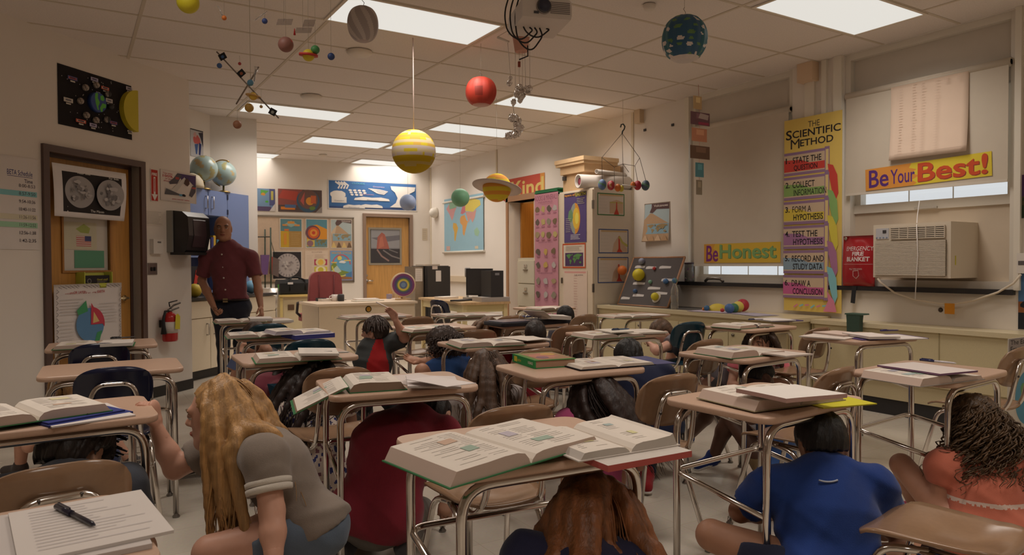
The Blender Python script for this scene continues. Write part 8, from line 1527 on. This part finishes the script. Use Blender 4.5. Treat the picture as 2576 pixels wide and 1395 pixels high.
# ---- boy in blue in front
J = dict(pv=D_(2085, 1440, 2.34), ch=D_(2078, 1290, 2.40), nk=D_(2072, 1188, 2.46), hd=D_(2064, 1118, 2.54), hf=FC*.85-UZ*.5, hu=UZ*.85+FC*.45, sl=D_(1940, 1225, 2.44), sr=D_(2198, 1222, 2.44), el=D_(1862, 1285, 2.52), er=D_(2250, 1330, 2.5), wl=D_(1965, 1290, 2.72), wr=D_(2180, 1330, 2.75), kl=D_(1790, 1345, 2.45), kr=D_(2330, 1400, 2.5), al=A3(*D_(1960, 1420, 2.7)[:2], .07), ar=A3(*D_(2180, 1420, 2.75)[:2], .07), tl=A3(*D_(2030, 1420, 2.8)[:2], .04), tr=A3(*D_(2110, 1420, 2.85)[:2], .04))
t, g, H = person('dark-haired boy in royal blue shirt seen from behind at lower right', J, b=.92, hs=1.0, skin=(172, 122, 94), top=(30, 58, 128), sleeve=.72, bottom=(44, 48, 70), leg=.7, hair=(26, 22, 20), face=False, fat=1.12, shoe=(60, 60, 66), h=.0105)
H.cap(back=-.035, front=.06, fringe=.05, puff=.002); H.build(t)
sh = [o for o in t.children if o.name.startswith('shirt')][0]
mb = MB(); c = D_(2085, 1202, 2.335); mb.tube([c+RC*.05*x-UZ*.012*(1-x*x)+FC*.012*x*x for x in np.linspace(-.62, .62, 9)], .003, (170, 176, 190), 6); mb.build('collar_mark', CLOTH, sh)
# ---- girl in coral with curly hair at the right
J = dict(pv=D_(2482, 1352, 2.86), ch=D_(2480, 1240, 2.92), nk=D_(2466, 1150, 2.98), hd=D_(2446, 1068, 3.06), hf=FC*.9-RC*.2-UZ*.3, hu=UZ*.95+FC*.25, sl=D_(2372, 1172, 2.98), sr=D_(2572, 1172, 2.9), el=D_(2372, 1290, 2.98), er=D_(2625, 1280, 2.95), wl=D_(2400, 1210, 3.25), wr=D_(2520, 1250, 3.25), kl=D_(2268, 1168, 3.2), kr=D_(2420, 1190, 3.5), al=A3(*D_(2305, 1262, 3.38)[:2], .08), ar=A3(*D_(2420, 1262, 3.7)[:2], .07), tl=A3(*D_(2270, 1250, 3.5)[:2], .04), tr=A3(*D_(2380, 1250, 3.85)[:2], .04))
zb = J['pv'][2]
t, g, H = person('girl with dark curly hair and coral top sitting under the right desk', J, b=.86, skin=(196, 140, 112), top=(196, 104, 80), sleeve=.35, bottom=(190, 60, 100), leg=.25, hair=(84, 60, 36), face=False, hem=.12, shoe=(200, 60, 100), topfn=lambda C: [(206, 180, 166) if abs(z-zb-.055) < .007 or abs(z-zb-.145) < .007 else (196, 104, 80) for z in C[:, 2]], h=.0105)
H.cap(back=-.1, front=.07, fringe=.05, puff=.012, rough=.01); H.locks(598, .36, r=.0048, curl=.016, bias=RC*.12-FC*.2, spread=.2, front=.5, freq=16, low=-.2); H.build(t)
# ---- auburn girl at the bottom
J = dict(pv=D_(1470, 1640, 1.86), ch=D_(1465, 1480, 1.84), nk=D_(1475, 1400, 1.9), hd=D_(1492, 1305, 1.97), hf=FC*.8-UZ*.6, hu=UZ*.8+FC*.55, sl=D_(1325, 1405, 1.86), sr=D_(1610, 1425, 1.86), el=D_(1290, 1500, 1.95), er=D_(1640, 1520, 1.95), wl=D_(1400, 1540, 2.15), wr=D_(1560, 1540, 2.15))
p = J['pv']
for s_, sx in (('l', -1), ('r', 1)): J['k'+s_] = A3(*(p+RC*.13*sx+FC*.32)[:2], .2); J['a'+s_] = A3(*(p+RC*.12*sx+FC*.42)[:2], .07); J['t'+s_] = A3(*(p+RC*.12*sx+FC*.55)[:2], .04)
t, g, H = person('auburn-haired girl in navy shirt at the bottom edge, seen from behind', J, b=.84, skin=(206, 152, 126), top=(44, 44, 72), sleeve=.6, bottom=(60, 66, 90), leg=.6, hair=(132, 78, 42), face=False, shoe=(80, 80, 86), h=.0115)
H.cap(back=-.1, front=.06, fringe=.05); H.mass(34, .5, spread=.06, front=.5, bias=-FC*.05, low=-.15); H.locks(331, .5, wave=.005, r=.0036, spread=.06, front=.5, bias=-FC*.05, low=-.15); H.build(t)
# ---- boy with dark hair at the lower left
J = posed('kneel', 190, 1142, 2.38, AWAY-20, .86, hf=FC*.6-UZ*.8, hu=FC*.8+UZ*.6)
t, g, H = person('dark-haired boy crouching under the desk at lower left, only hair showing', J, b=.86, hs=1.12, skin=(200, 150, 122), top=(70, 74, 84), bottom=(60, 64, 80), leg=.7, hair=(40, 31, 27), face=False, shoe=(60, 56, 54))
H.cap(back=-.07, front=.07, fringe=.06, puff=.016, rough=.007); H.locks(160, .06, r=.0070, front=.95, low=.2, wave=.003, grav=(.2, .3, -.3)); H.build(t)
# ---- girl half seen behind the dark blue chair
J = posed('sit', 172, 985, 4.15, AWAY-70, .8, kr=D_(262, 1090, 4.2), ar=A3(*D_(330, 1140, 4.3)[:2], .06), tr=A3(*D_(352, 1140, 4.4)[:2], .04))
t, g, H = person('brown-haired child in navy sitting behind the dark blue chair, bare leg stretched out', J, b=.8, skin=(206, 150, 124), top=(40, 46, 76), bottom=(60, 64, 90), leg=.5, hair=(116, 80, 40), face=False, shoe=(70, 60, 56)); H.cap(); H.mass(26, .3); H.locks(78, .3, r=.0036); H.build(t)
# ---- boy with raised arm
J = posed('up', 942, 834, 5.5, AWAY, .86, hf=-RC*.95+FC*.3-UZ*.02, hu=UZ, sl=D_(928, 872, 5.45), sr=D_(986, 860, 5.5), el=D_(918, 925, 5.42), wl=D_(935, 960, 5.7), er=D_(1018, 850, 5.42), wr=D_(996, 806, 5.3), dr=UZ*.85-RC*.45, pr=-RC*.5-FC*.8)
cx = (J['sl']+J['sr'])/2; hw = np.linalg.norm(J['sr']-J['sl'])/2; nkz = J['nk'][2]
def raglan(C):
    x = np.abs((C-cx)@RC); return [(64, 66, 66) if (a > max(.28*hw, hw*(.36+3.2*(cx[2]+.02-z))) if z > cx[2]-.14 else a > hw*.86) else (168, 28, 30) for a, z in zip(x, C[:, 2])]
t, g, H = person('boy in red and grey raglan shirt raising his arm, face turned left', J, b=.86, hs=.98, skin=(206, 150, 126), top=(168, 28, 30), topfn=raglan, sleeve=.85, bottom=(60, 60, 70), leg=1.8, hair=(58, 42, 34), fine=('r',), curls=(.4, .35), shoe=(60, 56, 54))
H.cap(back=-.052, front=.07, fringe=.05, puff=.003); H.locks(156, .07, r=.0067, front=.95, low=.2, wave=.003, grav=(0, 0, -.3)); H.build(t)
mb = MB(); e = g['wr']+nrm(UZ*.85-RC*.45)*.1; mb.tube([e+RC*.03-UZ*.01, e-RC*.10+UZ*.05], .0045, (222, 206, 196), 8); tag(mb.build('pencil', MATTE, None, 'base'), 'white pencil held in the raised hand of the boy in raglan shirt', 'pencil')
# ---- curly-haired child in blue
J = posed('sit', 1113, 872, 4.9, AWAY-50, .84, hf=-RC*.93+FC*.2-UZ*.25, hu=UZ*.97-RC*.2, el=D_(1085, 912, 4.82), wl=D_(1058, 908, 4.8), kl=D_(1062, 932, 4.65), al=A3(*D_(1050, 1010, 4.6)[:2], .06), tl=A3(*D_(1030, 1010, 4.6)[:2], .04), sl=D_(1095, 925, 4.8), sr=D_(1165, 915, 5.0), dl=-RC*.97+UZ*.2, pl=UZ*.8-FC*.6)
t, g, H = person('curly-haired child in blue shirt reaching a hand forward', J, b=.84, hs=.97, skin=(190, 134, 104), top=(52, 92, 160), sleeve=.6, bottom=(70, 70, 80), leg=.6, hair=(66, 50, 42), fine=('l',), curls=(.25, .4), shoe=(60, 56, 54))
H.cap(back=-.09, front=.07, fringe=.05, puff=.022, rough=.012); H.locks(520, .13, r=.0053, curl=.014, spread=.5, front=.75, freq=20, low=-.2, grav=(0, 0, -.5)); H.build(t)
# ---- girl with long brown hair
J = posed('kneel', 1228, 930, 4.12, AWAY, .82, hf=FC*.9-UZ*.4, hu=UZ*.9+FC*.4)
J = posed('sit', 1228, 935, 4.12, AWAY+5, .82, hf=FC*.95-UZ*.2, hu=UZ)
t, g, H = person('girl with very long light brown hair and pale grey shirt seen from behind', J, b=.82, skin=(206, 156, 130), top=(176, 166, 164), bottom=(84, 90, 110), leg=1.6, hair=(86, 62, 46), face=False, shoe=(90, 86, 84))
H.cap(back=-.1, front=.06); H.mass(34, .62, spread=.07, bias=RC*.06-FC*.1, front=.4, low=-.1); H.locks(331, .62, wave=.010, r=.0036, spread=.07, bias=RC*.06-FC*.1, front=.4, low=-.1); H.build(t)
# ---- girl in the floral dress
J = posed('sit', 790, 955, 3.85, AWAY-25, .84, hf=FC*.7-RC*.4-UZ*.45, hu=UZ*.9+FC*.35)
pz = J['pv']
def floral(C):
    n = np.sin(C[:, 0]*95+1.2*np.sin(C[:, 2]*60))*np.sin(C[:, 1]*90+2)*np.sin(C[:, 2]*85+1.5*np.sin(C[:, 0]*70)); return [(56, 60, 116) if a > .3 else ((130, 84, 96) if a < -.5 else (206, 190, 178)) for a in n]
t, g, H = person('girl in white and blue floral dress with long dark hair', J, b=.84, skin=(150, 102, 76), top=(206, 190, 178), topfn=floral, sleeve=.02, hair=(40, 28, 25), face=False, hem=.3, bottom=(206, 190, 178), leg=.6, shoe=(150, 100, 90), h=.010)
H.cap(back=-.1, front=.06); H.mass(34, .66, spread=.08, bias=-RC*.42-FC*.15, front=.5, low=-.15); H.locks(351, .66, wave=.012, r=.0036, spread=.08, bias=-RC*.42-FC*.15, front=.5, low=-.15); H.build(t)
mb = MB(); dd = nrm(g['sr']-g['nk']); p = g['nk']+dd*.085; mb.tube([p+UZ*.03+FC*.05, p+UZ*.045-FC*.02, p-FC*.085-UZ*.05, p-FC*.1-UZ*.12], .007, (206, 200, 196), 6, flat=.4); mb.build('dress_strap', CLOTH, t)
# ---- child in maroon with white trim
J = posed('kneel', 762, 938, 4.45, AWAY+75, .9, hf=RC*.7+FC*.3-UZ*.6, hu=UZ*.7+RC*.5)
e_ = J['sr']+(J['er']-J['sr'])*.62; ed = nrm(J['er']-J['sr'])
t, g, H = person('child in maroon shirt with white sleeve trim crouching under the notebook desk', J, b=.9, skin=(196, 144, 116), top=(116, 44, 58), sleeve=.66, bottom=(50, 54, 66), leg=1.8, hair=DARK, face=False, shoe=(50, 48, 50), fat=1.12, topfn=lambda C: [(206, 196, 186) if (c-J['sr'])@nrm(J['er']-J['sr']) > .58*np.linalg.norm(J['er']-J['sr']) and np.linalg.norm(c-J['er']) < .2 else (116, 44, 58) for c in C]); H.cap(); H.mass(26, .35, front=.5); H.locks(117, .35, r=.0036, front=.5); H.build(t)
mb = MB(); c = Dp(695, 985, 4.1); mb.add([Dp(672, 965, 4.1), Dp(735, 962, 4.12), Dp(738, 992, 4.05), Dp(680, 996, 4.05), Dp(672, 965, 4.115), Dp(735, 962, 4.135), Dp(738, 992, 4.065), Dp(680, 996, 4.065)], [(0, 1, 2, 3), (7, 6, 5, 4), (0, 4, 5, 1), (1, 5, 6, 2), (2, 6, 7, 3), (3, 7, 4, 0)], (40, 84, 110)); tag(mb.build('folder', PAPER, None, 'base'), 'teal folder held by the child in maroon', 'folder')
# ---- child behind the blue binder desk
J = posed('sit', 640, 846, 5.75, AWAY-120, .84, wl=D_(598, 905, 5.5), el=D_(612, 872, 5.6), wr=D_(655, 872, 5.6), er=D_(640, 880, 5.7), kl=D_(600, 930, 5.6), kr=D_(668, 880, 5.5))
t, g, H = person('child with bare forearms sitting behind the blue binder desk', J, b=.84, skin=(200, 146, 118), top=(120, 120, 130), bottom=(84, 104, 150), leg=1.4, hair=(70, 50, 40), face=False, shoe=(60, 56, 56)); H.cap(); H.build(t)
mb = MB(); p = D_(592, 905, 5.42); mb.box((-.035, -.006, -.07), (.035, .006, .07), (96, 110, 150), R=Matrix.Rotation(.5, 3, 'Y'), o=Vector(p)); tag(mb.build('phone', GLOSS, None, 'base'), 'phone with bluish case held beside the blue binder desk', 'phone')
# ---- girl in pink
J = posed('sit', 1492, 1003, 3.38, AWAY+8, .84, hf=FC*.95-UZ*.25, hu=UZ, sl=D_(1432, 1062, 3.3), sr=D_(1572, 1068, 3.3))
t, g, H = person('girl in bright pink shirt with long dark hair under the green textbook desk', J, b=.84, skin=(196, 140, 112), top=(190, 76, 126), sleeve=.6, bottom=(80, 84, 96), leg=1.2, hair=(46, 31, 27), face=False, shoe=(80, 80, 86), h=.0105)
H.cap(back=-.1, front=.06); H.mass(30, .42, spread=.06, bias=RC*.62-FC*.1, front=.45, low=-.15); H.locks(312, .5, wave=.006, r=.0036, spread=.06, bias=RC*.62-FC*.1, front=.45, low=-.15); H.build(t)
# ---- boy in navy
J = posed('up', 1580, 905, 4.15, AWAY+10, .86, hf=FC*.9-UZ*.4-RC*.1, hu=UZ*.9+FC*.3, sl=D_(1565, 950, 4.1), sr=D_(1665, 940, 4.15), ch=D_(1625, 990, 4.1), pv=D_(1640, 1075, 4.05))
t, g, H = person('black-haired boy in navy shirt crouching behind the pink girl', J, b=.9, skin=(170, 120, 92), top=(38, 44, 72), sleeve=.7, bottom=(34, 38, 54), leg=1.8, hair=(22, 19, 18), face=False, shoe=(150, 30, 36), fat=1.1); H.cap(puff=.004, rough=.006); H.build(t)
# ---- boy in grey behind the teal chair
J = posed('kneel', 1664, 838, 6.0, AWAY-80, .9, hf=-RC*.7-UZ*.6-FC*.2, hu=UZ*.7-RC*.5, el=D_(1652, 882, 5.75), wl=D_(1640, 868, 5.9), sl=D_(1695, 862, 5.85))
t, g, H = person('fair-haired boy in grey shirt with arm over his face behind the teal chair', J, b=.9, skin=(214, 158, 134), top=(116, 108, 114), sleeve=.3, bottom=(90, 88, 92), leg=1.6, hair=(96, 70, 50), face=False, shoe=(70, 66, 66)); H.cap(); H.build(t)
# ---- girl under the desk below the banner
J = posed('sit', 1910, 860, 5.5, AWAY+190, .82, hf=-FC*.72-RC*.65-UZ*.1, hu=UZ)
t, g, H = person('brown-haired girl in pink top peering out under the desk below the banner', J, b=.82, skin=(190, 136, 110), top=(214, 104, 116), sleeve=.5, bottom=(80, 84, 100), leg=1.3, hair=(60, 42, 32), shoe=(90, 84, 84), topfn=lambda C: [(216, 190, 186) if math.sin(40*c[0]+30*c[2]) > .5 else (214, 104, 116) for c in C]); H.cap(back=-.1, front=.05); H.mass(26, .34, front=.3); H.locks(136, .34, r=.0036, wave=.004, front=.3); H.build(t)
# ---- boy with tan shorts and blue shoes
J = posed('sit', 1906, 950, 4.0, AWAY-70, .86, hf=-RC*.6-FC*.25-UZ*.75, hu=UZ*.65-RC*.5, pv=D_(1955, 1185, 3.85), ch=D_(1955, 1080, 3.88), nk=D_(1935, 1005, 3.95), sl=D_(1912, 1030, 3.75), sr=D_(1965, 1010, 4.1), kr=D_(1800, 1020, 4.5), kl=D_(1836, 1045, 4.1), ar=A3(*D_(1728, 1100, 4.7)[:2], .085), al=A3(*D_(1792, 1150, 4.2)[:2], .085), tr=A3(*D_(1690, 1090, 4.75)[:2], .05), tl=A3(*D_(1755, 1160, 4.2)[:2], .05), el=D_(1890, 1050, 3.7), wl=D_(1850, 1020, 3.95), er=D_(1880, 1010, 4.2), wr=D_(1845, 1015, 4.2))
t, g, H = person('boy in blue shirt, tan shorts and blue shoes sitting with knees drawn up', J, b=.84, hs=.96, skin=(104, 70, 54), top=(52, 84, 144), sleeve=.7, bottom=(140, 114, 74), leg=.72, hair=(24, 20, 19), shoe=(38, 56, 124), h=.0105); H.cap(back=-.05, front=.05, fringe=.06, rough=.002); H.build(t)
# ---- children at the back
J = posed('up', 1346, 846, 5.0, AWAY-10, .82, ch=D_(1312, 915, 5.0), sl=D_(1282, 888, 4.95), sr=D_(1338, 885, 5.1), nk=D_(1322, 872, 5.0), pv=D_(1330, 975, 5.0))
t, g, H = person('dark-haired child in red shirt and jeans behind the green textbook desk', J, b=.82, skin=(206, 150, 124), top=(160, 36, 50), sleeve=.6, bottom=(66, 80, 110), leg=1.8, hair=(36, 24, 20), face=False, shoe=(50, 48, 48)); H.cap(); H.build(t)
J = posed('up', 1420, 798, 6.9, AWAY-40, .84, sr=D_(1432, 838, 6.9), ch=D_(1405, 870, 6.9))
t, g, H = person('black-haired child in dark grey shirt at the back behind the zip binder', J, b=.84, skin=(120, 82, 62), top=(88, 84, 94), sleeve=.7, bottom=(40, 42, 52), leg=1.8, hair=(26, 22, 22), face=False, shoe=(40, 40, 42)); H.cap(); H.build(t)
J = posed('kneel', 1228, 836, 6.1, AWAY+50, .82)
t, g, H = person('child with light brown hair crouching behind the zip binder desk, pale pink shirt', J, b=.82, skin=(210, 156, 132), top=(196, 150, 136), sleeve=.6, bottom=(70, 74, 90), leg=1.8, hair=(104, 74, 50), face=False, shoe=(60, 58, 58)); H.cap(); H.mass(26, .25); H.locks(78, .25, r=.0036); H.build(t)
